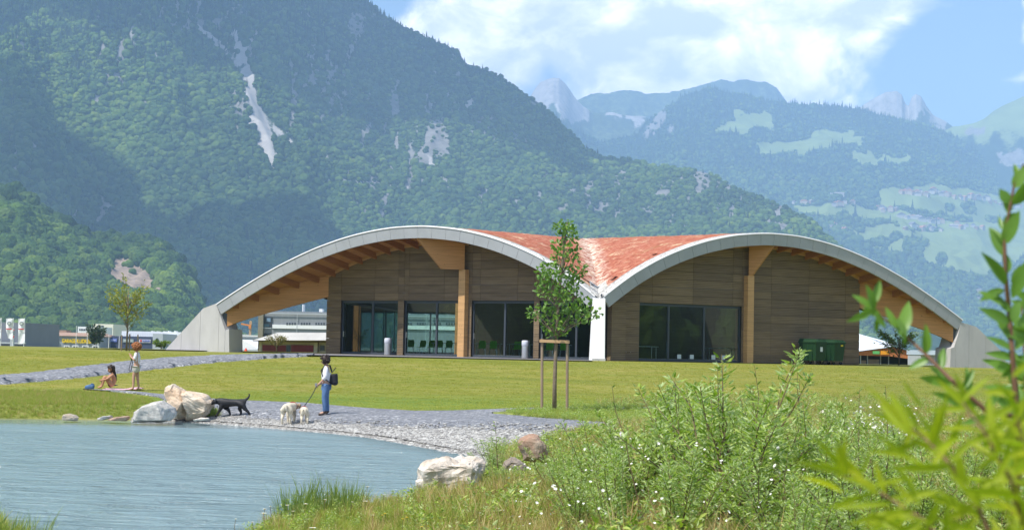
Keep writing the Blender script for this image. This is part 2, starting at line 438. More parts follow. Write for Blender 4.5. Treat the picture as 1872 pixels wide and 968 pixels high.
# gravel path climbing from the left to the pavilion
pth = strip_sheet('path', [(-200, 709), (-100, 699), (0, 688), (100, 677), (200, 664.5), (300, 655.5), (400, 651), (480, 649.5), (575, 648.8)],
                  [(-200, 719), (-100, 711), (0, 703), (100, 695), (200, 685), (300, 673), (400, 662), (480, 656), (575, 651.5)], 160, 20, M_GRAVEL, 0.10, jit=0.3)
tag(pth, 'blue-grey gravel path climbing across the lawn to the pavilion', kind='structure')
# shore path and beach: from the path's far edge down under the water line
far_e = [(150, 712), (215, 714.5), (262, 718), (310, 723), (380, 729), (455, 733), (560, 736.5), (640, 744), (700, 748.5), (760, 751.5), (830, 751), (900, 748.5), (985, 744.5), (1060, 742), (1150, 742), (1280, 745), (1420, 752), (1600, 762), (1800, 775)]
fe = [tuple(GT(*p)[:2]) for p in far_e]
ne = [tuple(GT(*p)[:2]) for p in ((205, 716.5), (248, 720), (290, 726), (330, 742))] + [tuple(G(x, y, ZW)[:2]) for x, y in SHORE_FAR[6:15]] + [tuple(GT(*p)[:2]) for p in ((980, 832), (1060, 818), (1130, 806), (1250, 796), (1420, 791), (1600, 791), (1800, 796))]
sp_ = strip_sheet('shore_path', fe, ne, 320, 44, M_GRAVEL, 0.05, world=True)
tag(sp_, 'wide blue-grey gravel path along the far shore of the pond', kind='structure')
sh = resample([G(x, y, ZW)[:2] for x, y in SHORE_FAR[4:]], 120)
tg = np.gradient(sh, axis=0); tg /= np.linalg.norm(tg, axis=1)[:, None]; on = np.stack([-tg[:, 1], tg[:, 0]], -1)
wid = np.interp(np.linspace(0, 1, 120), [0, .1, .25, .45, .65, .8, 1], [.25, .6, .8, 1.2, 2.4, 3.4, 2.2]) * (0.8 + 0.5 * vnoise(np.arange(120) * .35, np.zeros(120), 4))
bs = strip_sheet('beach', sh - on * 0.9, sh + on * wid[:, None], 220, 26, M_BEACH, 0.075, world=True)
tag(bs, 'pale pebble beach sloping into the pond', kind='structure')
BEACH = (sh, on, wid)
# grass verge under the staked tree
M_VERGE = mat('verge_grass', (0.20, 0.23, 0.06), 0.9, 0.4, 2.2, 0.6, 14, spec=0.1)
vg = strip_sheet('grass_verge', [(903, 757.5), (985, 750.5), (1060, 747), (1150, 746), (1280, 749), (1420, 756), (1600, 766), (1800, 780)],
                 [(905, 758.5), (985, 765), (1060, 771), (1150, 778), (1280, 781), (1420, 781), (1600, 782), (1800, 787)], 120, 12, M_VERGE, 0.085, jit=0.2)
tag(vg, 'grass verge round the staked tree between two gravel paths', kind='structure')

# pond water
def water_material():
    mt, N, b = new_mat('pond_water'); t = mt.node_tree
    out = t.nodes['Material Output']; t.nodes.remove(b)
    tc = N.n('ShaderNodeTexCoord'); o = tc.outputs['Object']
    mp = N.n('ShaderNodeMapping'); mp.inputs['Scale'].default_value = (0.42, 1.0, 1); N.l(o, mp.inputs[0]); v = mp.outputs[0]
    w1 = N.noise(v, 2.3, 5, 0.62, 0.6); w2 = N.noise(v, 0.5, 3, 0.5)
    h = N.math('ADD', N.math('MULTIPLY', w1, 1.0), N.math('MULTIPLY', w2, 1.2))
    # calmer strip along the far shore
    sx = N.n('ShaderNodeSeparateXYZ'); N.l(o, sx.inputs[0])
    bp = N.n('ShaderNodeBump'); bp.inputs['Distance'].default_value = 0.55
    N.l(N.math('MULTIPLY', N.smooth(sx.outputs[1], 45.5, 41.0), 0.85), bp.inputs['Strength']); N.l(h, bp.inputs['Height'])
    gl = N.n('ShaderNodeBsdfGlossy'); gl.inputs['Roughness'].default_value = 0.10; gl.inputs['Color'].default_value = (0.95, 0.97, 1, 1)
    N.l(bp.outputs[0], gl.inputs['Normal'])
    df = N.n('ShaderNodeBsdfDiffuse'); df.inputs['Color'].default_value = (0.195, 0.285, 0.305, 1); N.l(bp.outputs[0], df.inputs['Normal'])
    tr = N.n('ShaderNodeBsdfTransparent'); tr.inputs['Color'].default_value = (0.7, 0.88, 0.86, 1)
    ge = N.n('ShaderNodeAttribute', attribute_name='shallow')
    ms = N.n('ShaderNodeMixShader'); N.l(ge.outputs['Fac'], ms.inputs[0]); N.l(df.outputs[0], ms.inputs[1]); N.l(tr.outputs[0], ms.inputs[2])
    fr = N.n('ShaderNodeFresnel'); fr.inputs['IOR'].default_value = 1.33; N.l(bp.outputs[0], fr.inputs['Normal'])
    mx = N.n('ShaderNodeMixShader'); N.l(N.math('MULTIPLY', fr.outputs[0], 0.9, clamp=True), mx.inputs[0]); N.l(ms.outputs[0], mx.inputs[1]); N.l(gl.outputs[0], mx.inputs[2])
    N.l(mx.outputs[0], out.inputs['Surface'])
    return mt
wx = np.arange(-40, 6, 0.5); wy = np.arange(8, 49, 0.5); WX, WY = np.meshgrid(wx, wy)
keep_d = poly_dist(WX, WY, POND) * np.where(in_poly(WX, WY, POND), 1, -1)
shallow = sstep(1.2, -0.2, keep_d) * 0.6 * sstep(28, 36, WY)
wt = grid_mesh('water', np.stack([WX, WY, np.full(WX.shape, ZW)], -1).reshape(-1, 3), len(wy), len(wx), water_material(), attrs={'shallow': shallow})
tag(wt, 'rippled blue-grey pond water in front of the lawn', kind='structure')
# ------------------------------------------------------------------ mountains
def azel(px, py):
    d = ray(px, py); return d[0], d[2]
def mountain_material(name, forest, rock=(0.19, 0.185, 0.18), scree=(0.36, 0.345, 0.33), meadow=(0.20, 0.26, 0.06), sc=0.02):
    mt, N, b = new_mat(name); tc = N.n('ShaderNodeTexCoord'); o = tc.outputs['Object']
    n1 = N.noise(o, sc, 6, 0.7); n2 = N.noise(o, sc * 6, 5, 0.7)
    fc = N.ramp(n2, [(0.3, tuple(c * 0.5 for c in forest)), (0.55, forest), (0.75, tuple(c * 1.5 for c in forest))])
    fc = N.mix(0.5, fc, N.mix(1.0, fc, N.ramp(n1, [(0.3, (0.6, 0.6, 0.65)), (0.7, (1.4, 1.35, 1.1))]), 'MULTIPLY'))
    mp = N.n('ShaderNodeMapping'); mp.inputs['Scale'].default_value = (1, 1, 0.18); N.l(o, mp.inputs[0])
    nr = N.noise(mp.outputs[0], sc * 5, 6, 0.75)
    rc = N.ramp(nr, [(0.3, tuple(c * 0.55 for c in rock)), (0.5, rock), (0.72, tuple(min(1, c * 1.35) for c in rock))])
    scc = N.ramp(n2, [(0.3, tuple(c * 0.85 for c in scree)), (0.7, tuple(c * 1.12 for c in scree))])
    md = N.ramp(n1, [(0.3, tuple(c * 0.8 for c in meadow)), (0.7, tuple(c * 1.25 for c in meadow))])
    c = fc
    for nm, cc in (('meadow', md), ('rock', rc), ('scree', scc)):
        a = N.n('ShaderNodeAttribute', attribute_name=nm)
        f = N.smooth(N.math('ADD', a.outputs['Fac'], N.math('MULTIPLY', N.math('SUBTRACT', n2 if nm != 'rock' else nr, 0.5), 0.7 if nm != 'rock' else 1.9)), 0.42, 0.62)
        c = N.mix(f, c, cc)
    N.l(c, b.inputs['Base Color']); b.inputs['Roughness'].default_value = 0.95; b.inputs['Specular IOR Level'].default_value = 0.05
    return mt
class Mountain:
    def __init__(s, name, sil, Yr, Yb, zb, nc, nr, amp, fr, material, seed=0, prof=1.25, masks=None, label='', back=0.35, el_noise=0.0, gul=1.0):
        az = np.array([azel(*p)[0] for p in sil]); el = np.array([azel(*p)[1] for p in sil])
        A = np.linspace(az[0], az[-1], nc); E = np.interp(A, az, el)
        E = E + (fbm(A * 60, A * 0, 5, seed + 3, 0.6) - 0.5) * el_noise
        YR = np.interp(A, np.linspace(az[0], az[-1], len(Yr)), Yr); YB = np.interp(A, np.linspace(az[0], az[-1], len(Yb)), Yb)
        nb = max(4, nr // 12)
        T = np.concatenate([np.linspace(0, 1, nr), 1 + np.linspace(0, back, nb + 1)[1:]])
        TT = T[:, None]; Y = YB + (YR - YB) * TT
        zr = CZ + E * YR
        tcl = np.minimum(TT, 1)
        Z = zb + (zr - zb) * tcl**prof - np.maximum(TT - 1, 0) * (zr - zb) * 0.9
        X = A * Y
        # spurs and gullies running down the slope
        w = (fbm(X * fr * 0.5, Y * fr * 0.5, 3, seed + 1) - 0.5)
        g = fbm(X * fr * 1.0 + w * 1.5, Y * fr * 0.35 + w, 5, seed + 2, 0.5, ridged=True) - 0.55
        g2 = fbm(X * fr * 4, Y * fr * 4, 4, seed + 5) - 0.5
        env = np.sin(np.clip(TT, 0, 1) * PI)**0.8 + 0.12
        env = np.where(TT >= 1, 0.10, env)
        Z = Z + amp * (g * gul + g2 * 0.45) * env * np.clip((zr - zb) / (np.max(zr - zb)), 0.15, 1)
        s.A = A; s.nc = nc; s.nrow = len(T); s.X, s.Y, s.Z = X, Y, Z; s.nr = nr
        s.EL = np.maximum.accumulate((Z - CZ) / Y, axis=0)
        px, py = project(np.stack([X, Y, Z], -1).reshape(-1, 3))
        s.px = px.reshape(X.shape); s.py = py.reshape(X.shape)
        s.attrs = {k: np.zeros(X.shape) for k in ('rock', 'scree', 'meadow')}
        if masks: masks(s)
        s.ob = grid_mesh(name, np.stack([X, Y, Z], -1).reshape(-1, 3), s.nrow, nc, material, attrs=s.attrs)
        tag(s.ob, label, kind='structure')
    def locate(s, px, py, attr=None):
        a, e = azel(px, py)
        j = int(np.clip(np.searchsorted(s.A, a), 1, s.nc - 1)); f = (a - s.A[j - 1]) / (s.A[j] - s.A[j - 1])
        col = lambda M: M[:s.nr, j - 1] * (1 - f) + M[:s.nr, j] * f
        r = np.interp(e, col(s.EL), np.arange(s.nr))
        g = lambda M: float(np.interp(r, np.arange(s.nr), col(M)))
        return Vector((g(s.X), g(s.Y), g(s.Z)))
    def sample(s, n, seed=0, elmin=None, azr=None):
        """n points spread evenly as seen from the valley; returns xyz and attrs"""
        rg = np.random.default_rng(seed); out = []; at = {k: [] for k in s.attrs}
        cols = rg.integers(1, s.nc - 1, n) if azr is None else rg.integers(np.searchsorted(s.A, azr[0]) + 1, min(np.searchsorted(s.A, azr[1]), s.nc - 2), n)
        span = s.EL[s.nr - 1] - s.EL[0]
        keep = rg.random(n) < span[cols] / span.max(); cols = cols[keep]
        for j in np.unique(cols):
            k = int((cols == j).sum()); e0 = s.EL[0, j] if elmin is None else max(s.EL[0, j], elmin)
            e = rg.uniform(e0, s.EL[s.nr - 1, j], k); e[0] = max(e[0], s.EL[s.nr - 1, j] - 0.0006)
            r = np.interp(e, s.EL[:s.nr, j] + np.arange(s.nr) * 1e-9, np.arange(s.nr))
            f = rg.random(k); rr = np.arange(s.nr)
            for M, L in ((None, None),):
                pts = []
                for MM in (s.X, s.Y, s.Z):
                    pts.append(np.interp(r, rr, MM[:s.nr, j]) * (1 - f) + np.interp(r, rr, MM[:s.nr, j + 1]) * f)
                out.append(np.stack(pts, -1))
            for kk in at: at[kk].append(np.interp(r, rr, s.attrs[kk][:s.nr, j]))
        return np.concatenate(out), {k: np.concatenate(v) for k, v in at.items()}

def blob(px, py, cx, cy, rx, ry, ang=0.0):
    c, sn = math.cos(math.radians(ang)), math.sin(math.radians(ang)); dx = px - cx; dy = py - cy
    return sstep(1.25, 0.55, np.sqrt(((dx * c + dy * sn) / rx)**2 + ((-dx * sn + dy * c) / ry)**2))
def line_mask(px, py, pl, widths):
    m = np.zeros(px.shape)
    for (p0, w0), (p1, w1) in zip(zip(pl, widths), list(zip(pl, widths))[1:]):
        dx, dy = p1[0] - p0[0], p1[1] - p0[1]
        t = np.clip(((px - p0[0]) * dx + (py - p0[1]) * dy) / (dx * dx + dy * dy), 0, 1)
        d = np.hypot(px - p0[0] - t * dx, py - p0[1] - t * dy); w = w0 + (w1 - w0) * t
        m = np.maximum(m, sstep(1.3, 0.6, d / w))
    return m

# big forested mountain on the left
def big_masks(s):
    px, py = s.px, s.py; n = fbm(px / 40, py / 40, 4, 31) - 0.5
    n2 = fbm(px / 8, py / 11, 3, 35) - 0.5
    px0 = px; px = px + n2 * 16
    sc = line_mask(px + n * 14, py, [(425, 60), (440, 100), (452, 140), (462, 190), (470, 215), (480, 250), (492, 280), (498, 316)], [9, 11, 10, 11, 15, 17, 9, 3])
    sc = np.maximum(sc, line_mask(px + n * 10, py, [(360, 48), (400, 80), (432, 118)], [5, 9, 7]) * 0.8)
    sc = np.maximum(sc, line_mask(px + n * 10, py, [(470, 60), (450, 95), (446, 125)], [4, 6, 6]) * 0.8)
    sc = np.maximum(sc, line_mask(px + n * 12, py, [(478, 205), (505, 240), (545, 272)], [6, 9, 4]) * 0.7)
    sc = np.maximum(sc, line_mask(px, py + n * 6, [(430, 322), (500, 328), (590, 328), (700, 336), (760, 342)], [2, 3.2, 4, 2.5, 1.5]) * 0.8)
    sc = np.maximum(sc, line_mask(px + n * 8, py, [(780, 285), (800, 315), (822, 350)], [3, 4, 3]) * 0.8)
    sc = np.maximum(sc, line_mask(px + n * 8, py, [(870, 160), (862, 180), (855, 198)], [2, 3, 2]) * 0.9)
    px = px0; s.attrs['scree'] = sc * (0.85 + n2 * .9)
    rk = np.zeros(px.shape)
    for cx, cy, rx, ry, a, w in ((720, 185, 11, 40, 8, .95), (705, 230, 6, 22, 12, .8), (800, 250, 22, 42, -12, .8), (655, 45, 18, 26, 0, .75), (625, 180, 20, 45, 10, .6), (560, 20, 14, 18, 0, .5),
                                 (905, 262, 16, 24, 0, .62), (945, 255, 24, 16, 5, .62), (880, 355, 18, 16, 0, .7), (985, 355, 10, 18, 0, .8), (945, 368, 14, 10, 0, .7), (1030, 382, 18, 14, 0, .7),
                                 (1100, 380, 18, 18, 0, .8), (1130, 392, 10, 12, 0, .7), (1185, 388, 16, 14, 0, .7), (45, 190, 26, 14, 20, .7), (40, 88, 9, 26, -20, .75), (242, 85, 8, 16, 0, .8), (180, 30, 8, 24, -15, .5),
                                 (300, 15, 10, 14, 0, .6), (370, 120, 14, 10, 30, .5), (1430, 415, 14, 10, 0, .8), (1465, 428, 10, 8, 0, .6), (990, 310, 8, 16, 0, .6), (430, 30, 30, 30, 0, .5), (600, 120, 10, 26, 10, .5),
                                 (760, 130, 14, 20, -20, .5), (830, 110, 10, 14, 0, .55), (860, 330, 9, 9, 0, .6)):
        rk = np.maximum(rk, blob(px + n * 18, py + n * 12, cx, cy, rx, ry, a) * w)
    st = fbm((px + py * .25) / 13, py / 48, 4, 88, .6); reg = fbm(px / 120, py / 90, 3, 90)
    zone = sstep(.40, .62, reg + .10 * (px > 560) - .12 * (py > 420)) * sstep(470, 380, py)
    rk = np.maximum(rk, sstep(.54, .68, st) * zone * .85)
    s.attrs['rock'] = rk
M_BIG = mountain_material('forested_mountain', (0.028, 0.055, 0.02), sc=0.012)
sil_big = [(-900, -170), (-500, -160), (-200, -150), (60, -140), (300, -125), (480, -100), (560, -70), (620, -35), (672, 0), (700, 28), (735, 48), (760, 62), (800, 84), (838, 96), (850, 120), (890, 130), (940, 158), (985, 188), (1012, 214), (1060, 262), (1100, 288), (1150, 299),
           (1200, 305), (1250, 311), (1310, 324), (1350, 345), (1400, 368), (1440, 384), (1480, 404), (1520, 440), (1560, 470), (1610, 505), (1680, 555), (1760, 610)]
big = Mountain('forested_mountain', sil_big, [4100, 4000, 4000, 4100, 4200, 4000, 3500, 2900], [2000, 1950, 2000, 2150, 2350, 2400, 2350, 2300], -8, 760, 230, 300, 0.0016, M_BIG, 41, 1.2, big_masks, 'huge steep forested mountain with a pale scree chute behind the pavilion', el_noise=0.004)

# distant mountain with alpine meadows and villages on its foot
def mead_masks(s):
    px, py = s.px, s.py; n = fbm(px / 30, py / 22, 4, 77) - 0.5; X = px + n * 40; Y = py + n * 24
    m = np.zeros(px.shape)
    for poly in ([(1385, 262), (1440, 255), (1500, 240), (1556, 234), (1558, 250), (1592, 252), (1580, 268), (1520, 270), (1440, 282), (1385, 280)], [(1305, 228), (1340, 208), (1405, 200), (1408, 226), (1360, 245), (1300, 240)],
                 [(1560, 288), (1590, 274), (1600, 290), (1655, 278), (1665, 288), (1610, 300), (1570, 298)], [(1445, 372), (1500, 374), (1560, 372), (1600, 385), (1520, 398), (1460, 392)],
                 [(1620, 345), (1700, 338), (1800, 350), (1900, 370), (1960, 420), (1900, 470), (1790, 500), (1740, 490), (1690, 480), (1600, 455), (1555, 428), (1590, 418), (1640, 410), (1560, 395), (1600, 372)]):
        d = poly_dist(X, Y, poly) * np.where(in_poly(X, Y, poly), 1, -1); m = np.maximum(m, sstep(-3, 3, d))
    for cx, cy, rx, ry, a in ((1672, 455, 22, 26, 0), (1720, 475, 9, 8, 0), (1610, 440, 26, 9, 0), (1590, 408, 40, 7, 0), (1680, 388, 60, 5, 12), (1745, 398, 40, 6, 10), (1770, 380, 12, 12, 0), (1735, 378, 10, 8, 0), (1640, 432, 14, 8, 0), (1700, 420, 30, 4, 0), (1560, 450, 20, 10, 0), (1815, 400, 18, 6, 0)):
        m *= 1 - blob(px + n * 14, py + n * 10, cx, cy, rx, ry, a)
    s.attrs['meadow'] = m
    rk = np.zeros(px.shape)
    for cx, cy, rx, ry, a, w in ((1195, 225, 12, 40, 35, .85), (1225, 235, 10, 14, 0, .6), (1420, 328, 10, 6, 20, .9), (1455, 333, 8, 5, 0, .9), (1790, 540, 12, 16, 0, .8), (1700, 590, 10, 10, 0, .6), (1470, 352, 9, 4, 0, .6), (1525, 358, 16, 3, 0, .6)):
        rk = np.maximum(rk, blob(px + n * 14, py + n * 10, cx, cy, rx, ry, a) * w)
    s.attrs['rock'] = rk
M_MEAD = mountain_material('meadow_mountain', (0.026, 0.052, 0.024), meadow=(0.17, 0.225, 0.075), sc=0.008)
sil_mead = [(930, 330), (1010, 210), (1040, 235), (1100, 262), (1165, 246), (1180, 222), (1215, 196), (1250, 175), (1300, 160), (1340, 168), (1400, 184), (1480, 195), (1560, 199), (1600, 208), (1680, 224), (1740, 245), (1780, 275), (1800, 292), (1840, 322), (1872, 335), (2000, 385), (2250, 470)]
mead = Mountain('meadow_mountain', sil_mead, [7700, 7800, 7900, 7800, 7200], [4900, 4700, 4500, 4300, 4000], -8, 420, 210, 240, 0.0011, M_MEAD, 91, 1.15, mead_masks, 'hazy wooded mountain with alpine meadows and villages', el_noise=0.003)
# rocky and cloud-high ranges far behind
def rock_masks(lo, w=0.9):
    def f(s):
        n = fbm(s.px / 26, s.py / 40, 4, 13) - 0.5; s.attrs['rock'] = sstep(lo + 25, lo - 25, s.py + n * 110) * w; s.attrs['meadow'] = sstep(lo - 20, lo + 30, s.py + n * 60) * 0.48
    return f
M_ROCK = mountain_material('rocky_peak', (0.05, 0.075, 0.035), rock=(0.30, 0.29, 0.285), meadow=(0.13, 0.17, 0.07), sc=0.006)
sil_horn = [(900, 330), (940, 230), (975, 168), (988, 152), (1002, 146), (1022, 145), (1036, 158), (1050, 178), (1066, 196), (1085, 210), (1120, 205), (1180, 215), (1250, 250), (1330, 300)]
Mountain('rocky_peak', sil_horn, [8500, 8600, 8700], [6400, 6500, 6600], 0, 220, 90, 260, 0.0012, M_ROCK, 7, 1.1, rock_masks(215), 'steep grey rock horn rising over the forested slope', el_noise=0.003)
sil_cap = [(1000, 260), (1045, 184), (1080, 173), (1120, 168), (1180, 171), (1240, 166), (1288, 152), (1318, 145), (1340, 150), (1366, 144), (1400, 149), (1420, 158), (1440, 186), (1470, 230), (1520, 300)]
Mountain('cloud_mountain', sil_cap, [9600, 9700, 9800], [7800, 7900, 7900], 0, 200, 80, 280, 0.001, M_ROCK, 17, 1.1, rock_masks(150, 0.40), 'blue distant mountain with its top in the clouds', el_noise=0.006)
sil_twin = [(1500, 280), (1560, 205), (1582, 190), (1604, 176), (1620, 168), (1640, 167), (1649, 174), (1655, 192), (1661, 196), (1667, 180), (1674, 174), (1684, 178), (1694, 196), (1706, 212), (1725, 220), (1745, 233), (1775, 238), (1840, 262), (1950, 330)]
Mountain('twin_peak', sil_twin, [8500, 8500, 8600], [7300, 7300, 7300], 0, 260, 90, 240, 0.0013, M_ROCK, 27, 1.05, rock_masks(225), 'twin grey rock peaks above the meadow mountain', el_noise=0.002)
sil_rt = [(1640, 330), (1700, 262), (1740, 236), (1775, 228), (1800, 218), (1815, 204), (1840, 190), (1872, 178), (1950, 150), (2100, 120), (2400, 150), (2900, 300)]
def rt_masks(s):
    n = fbm(s.px / 26, s.py / 26, 4, 19) - 0.5
    s.attrs['rock'] = np.maximum(blob(s.px + n * 30, s.py + n * 30, 1850, 285, 26, 24) * .9, blob(s.px + n * 20, s.py + n * 16, 1782, 238, 22, 9, -20) * .8)
    s.attrs['meadow'] = sstep(300, 220, s.py + n * 60) * 0.75
Mountain('alpine_ridge', sil_rt, [8300, 8200, 8100, 7700], [6400, 6200, 6000, 5600], 0, 240, 90, 240, 0.001, M_MEAD, 37, 1.1, rt_masks, 'green alpine ridge at the edge of the valley', el_noise=0.003)

# near wooded hill on the left, with its quarry face
def hill_masks(s):
    px, py = s.px, s.py; n = fbm(px / 14, py / 14, 4, 57) - 0.5
    poly = [(188, 500), (196, 475), (212, 468), (232, 470), (250, 474), (262, 490), (278, 502), (298, 524), (300, 548), (270, 545), (240, 538), (210, 530), (186, 522)]
    d = poly_dist(px + n * 6, py + n * 6, poly) * np.where(in_poly(px + n * 6, py + n * 6, poly), 1, -1)
    s.attrs['rock'] = np.maximum(sstep(-2, 2, d), blob(px + n * 8, py + n * 6, 160, 500, 22, 9) * 0.6)
    # quarry face: the slope is cut back to a near vertical wall
    cut = s.attrs['rock'] > 0.4
    s.Z[cut] += (fbm(s.X[cut] / 12, s.Z[cut] / 20, 3, 3) - 0.5) * 12
M_HILL = mountain_material('wooded_hill', (0.035, 0.065, 0.016), rock=(0.27, 0.21, 0.165), sc=0.025)
sil_hill = [(-700, 250), (-400, 290), (-150, 320), (-40, 338), (0, 352), (40, 366), (90, 400), (140, 424), (180, 438), (215, 441), (250, 442), (290, 452), (325, 476), (345, 505), (358, 535), (366, 560), (372, 585), (392, 604), (420, 620), (470, 630), (520, 636)]
hill = Mountain('wooded_hill', sil_hill, [2000, 1900, 1750, 1700, 1700, 1750], [1150, 1130, 1100, 1100, 1200, 1450], -4, 330, 120, 60, 0.005, M_HILL, 71, 0.95, hill_masks, 'low wooded hill with a pale quarry face', el_noise=0.002)

# ------------------------------------------------------------------ woods on the slopes
def foliage_material(name, c0, c1, c2, trans=0.0, rough=0.75, attr=True):
    mt, N, b = new_mat(name); oi = N.n('ShaderNodeObjectInfo')
    c = N.ramp(oi.outputs['Random'], [(0.0, c0), (0.5, c1), (1.0, c2)])
    if attr:
        a = N.n('ShaderNodeAttribute', attribute_name='tint', attribute_type='INSTANCER')
        c = N.mix(1.0, c, N.ramp(a.outputs['Fac'], [(0.0, (0.5, 0.57, 0.66)), (0.5, (1, 1, 1)), (1.0, (1.6, 1.45, 1.05))]), 'MULTIPLY')
    tc = N.n('ShaderNodeTexCoord'); nz = N.noise(tc.outputs['Object'], 4.0, 4, 0.7)
    c = N.mix(0.6, c, N.mix(1.0, c, N.ramp(nz, [(0.3, (0.5, 0.55, 0.5)), (0.7, (1.45, 1.4, 1.3))]), 'MULTIPLY'))
    N.l(c, b.inputs['Base Color']); b.inputs['Roughness'].default_value = rough; b.inputs['Specular IOR Level'].default_value = 0.1
    return mt
M_WOOD = foliage_material('far_broadleaf', (0.022, 0.052, 0.014), (0.045, 0.092, 0.02), (0.085, 0.135, 0.026))
M_CONI = foliage_material('far_conifer', (0.014, 0.032, 0.018), (0.02, 0.042, 0.02), (0.03, 0.055, 0.022))
def crown_proto(name, seed, material, sub=3, flat=0.85, lump=0.35):
    bm = bmesh.new(); bmesh.ops.create_icosphere(bm, subdivisions=sub, radius=0.5)
    rg = random.Random(seed); cs = [Vector((rg.gauss(0, 1), rg.gauss(0, 1), rg.gauss(0.2, 1))).normalized() for _ in range(22)]
    for v in bm.verts:
        d = v.co.normalized(); k = max(d.dot(c) for c in cs)
        r = 0.5 * (1 - lump + lump * max(0, (k - 0.72) / 0.28)**0.6) * (1 + rg.uniform(-0.07, 0.07))
        v.co = Vector((d.x * r, d.y * r, d.z * r * flat + 0.28))
    me = bpy.data.meshes.new(name); bm.to_mesh(me); bm.free(); me.materials.append(material)
    return bpy.data.objects.new(name, me)
def conifer_proto(name, seed, material):
    rg = random.Random(seed); mb = MB(); n = 9; rings = 7
    for k in range(rings):
        z0 = k / rings * 1.0; r = 0.23 * (1 - k / rings) + 0.02
        vs = [(r * rg.uniform(0.75, 1.15) * math.cos(2 * PI * q / n + k), r * rg.uniform(0.75, 1.15) * math.sin(2 * PI * q / n + k), z0 + rg.uniform(-0.02, 0.02)) for q in range(n)] + [(0, 0, z0 + 0.27)]
        mb.add(vs, [(q, (q + 1) % n, n) for q in range(n)])
    me = bpy.data.meshes.new(name); me.from_pydata([(v[0], v[1], v[2] * 0.9) for v in mb.v], [], mb.f); me.materials.append(material)
    return bpy.data.objects.new(name, me)
far_coll = hidden_coll('far_trees', [crown_proto('a_crown%d' % i, 50 + i, M_WOOD, 2) for i in range(4)] + [conifer_proto('b_conifer%d' % i, 80 + i, M_CONI) for i in range(2)])
near_coll = hidden_coll('hill_trees', [crown_proto('h_crown%d' % i, 150 + i, M_WOOD, 4, 0.95, 0.42) for i in range(5)])

def wood_on(mt, name, n, seed, size, con_fn, coll, label, elmin=None, azr=None, zoff=-0.12, nb=4, tfreq=0.004, clear=0.5, vs=1.0):
    pts, at = mt.sample(n, seed, elmin, azr); rg = np.random.default_rng(seed + 1)
    px, py = project(pts)
    bare = np.maximum(np.maximum(at['rock'] * 0.95, at['scree'] * 1.7), at['meadow'] * 1.25)
    k = (bare + rg.normal(0, 0.20, len(pts))) < clear; pts, px, py = pts[k], px[k], py[k]
    n = len(pts); con = rg.random(n) < con_fn(px, py, pts)
    tint = np.clip(fbm(pts[:, 0] * tfreq, pts[:, 1] * tfreq + pts[:, 2] * tfreq, 4, seed) * 1.6 - 0.3 + rg.normal(0, 0.12, n), 0, 1)
    s = size * rg.lognormal(-.05, .30, n).clip(.45, 2.1) * (0.75 + 0.5 * vnoise(pts[:, 0] * tfreq * 2, pts[:, 1] * tfreq * 2, seed + 4)); S = np.stack([s, s, s * rg.uniform(0.85, 1.25, n) * vs], -1)
    S[con] = np.stack([s[con] * 1.15, s[con] * 1.15, s[con] * 1.55], -1)
    pts = pts.copy(); pts[:, 2] += zoff * S[:, 2]
    idx = np.where(con, nb + rg.integers(0, 2, n), rg.integers(0, nb if coll is far_coll else 5, n))
    o = scatter(name, pts, S, rg.uniform(0, 6.28, n), idx, tint, coll)
    return tag(o, label, kind='stuff')
wood_on(big, 'forest', 130000, 5, 10.0, lambda px, py, p: np.clip(0.55 - (py - 20) / 330 + 0.25 * (fbm(px / 60, py / 60, 3, 3) - .5), 0.03, 0.8), far_coll, 'dense forest covering the steep mountain', azr=(azel(-60, 0)[0], azel(1700, 0)[0]))
wood_on(mead, 'forest', 52000, 6, 15.5, lambda px, py, p: np.clip(0.75 - (py - 180) / 260, 0.1, 0.85), far_coll, 'hazy forest between the alpine meadows', azr=(azel(1000, 0)[0], azel(1960, 0)[0]), tfreq=0.002)
wood_on(hill, 'forest', 20000, 8, 11, lambda px, py, p: np.zeros(len(px)), near_coll, 'broadleaf wood covering the near hill', azr=(azel(-160, 0)[0], azel(520, 0)[0]), tfreq=0.008, vs=1.0)

# belt of trees round the park behind and beside the viewer (mirrored in the glazing)
rgt = np.random.default_rng(77); ang = np.concatenate([rgt.uniform(math.radians(38), math.radians(322), 900)]); rad = rgt.uniform(105, 190, len(ang))
tp = np.stack([np.sin(ang) * rad, np.cos(ang) * rad, np.zeros(len(ang))], -1); tp[:, 2] = ground_z(tp[:, 0], tp[:, 1]) - 1.0
ts = rgt.uniform(9, 17, len(ang)); S = np.stack([ts * .8, ts * .8, ts * 1.15], -1)
tag(scatter('treeline', tp, S, rgt.uniform(0, 6.28, len(ang)), rgt.integers(0, 5, len(ang)), rgt.random(len(ang)), near_coll), 'belt of dark trees round the park', kind='stuff')
# cumulus drifting over the valley, above the view: their shade lies on the slopes
def cloud(label, pt, rx, ry, rz, seed):
    rg = random.Random(seed); mb = MB()
    for k in range(14):
        a = rg.uniform(0, 6.28); q = rg.random() ** .6; c = Vector((math.cos(a) * rx * q, math.sin(a) * ry * q, rg.uniform(-.2, .5) * rz)); r = rg.uniform(.35, .6)
        bm = bmesh.new(); bmesh.ops.create_icosphere(bm, subdivisions=3, radius=1); bm.verts.index_update()
        mb.add([c + Vector((v.co.x * rx * r, v.co.y * ry * r, max(v.co.z, -.4) * rz * r * 1.3)) * rg.uniform(.94, 1.06) for v in bm.verts], [tuple(v.index for v in f.verts) for f in bm.faces]); bm.free()
    o = mb.build('cloud', M_CLOUD, None, True, fix=False); o.location = pt
    return tag(o, label, kind='stuff')
M_CLOUD, N, b = new_mat('cloud_white'); b.inputs['Base Color'].default_value = (.9, .9, .9, 1); b.inputs['Roughness'].default_value = 1
def shade_from(px, py, z_top):
    p = big.locate(px, py); t = (z_top - p.z) / SDIR.z; return p + SDIR * t
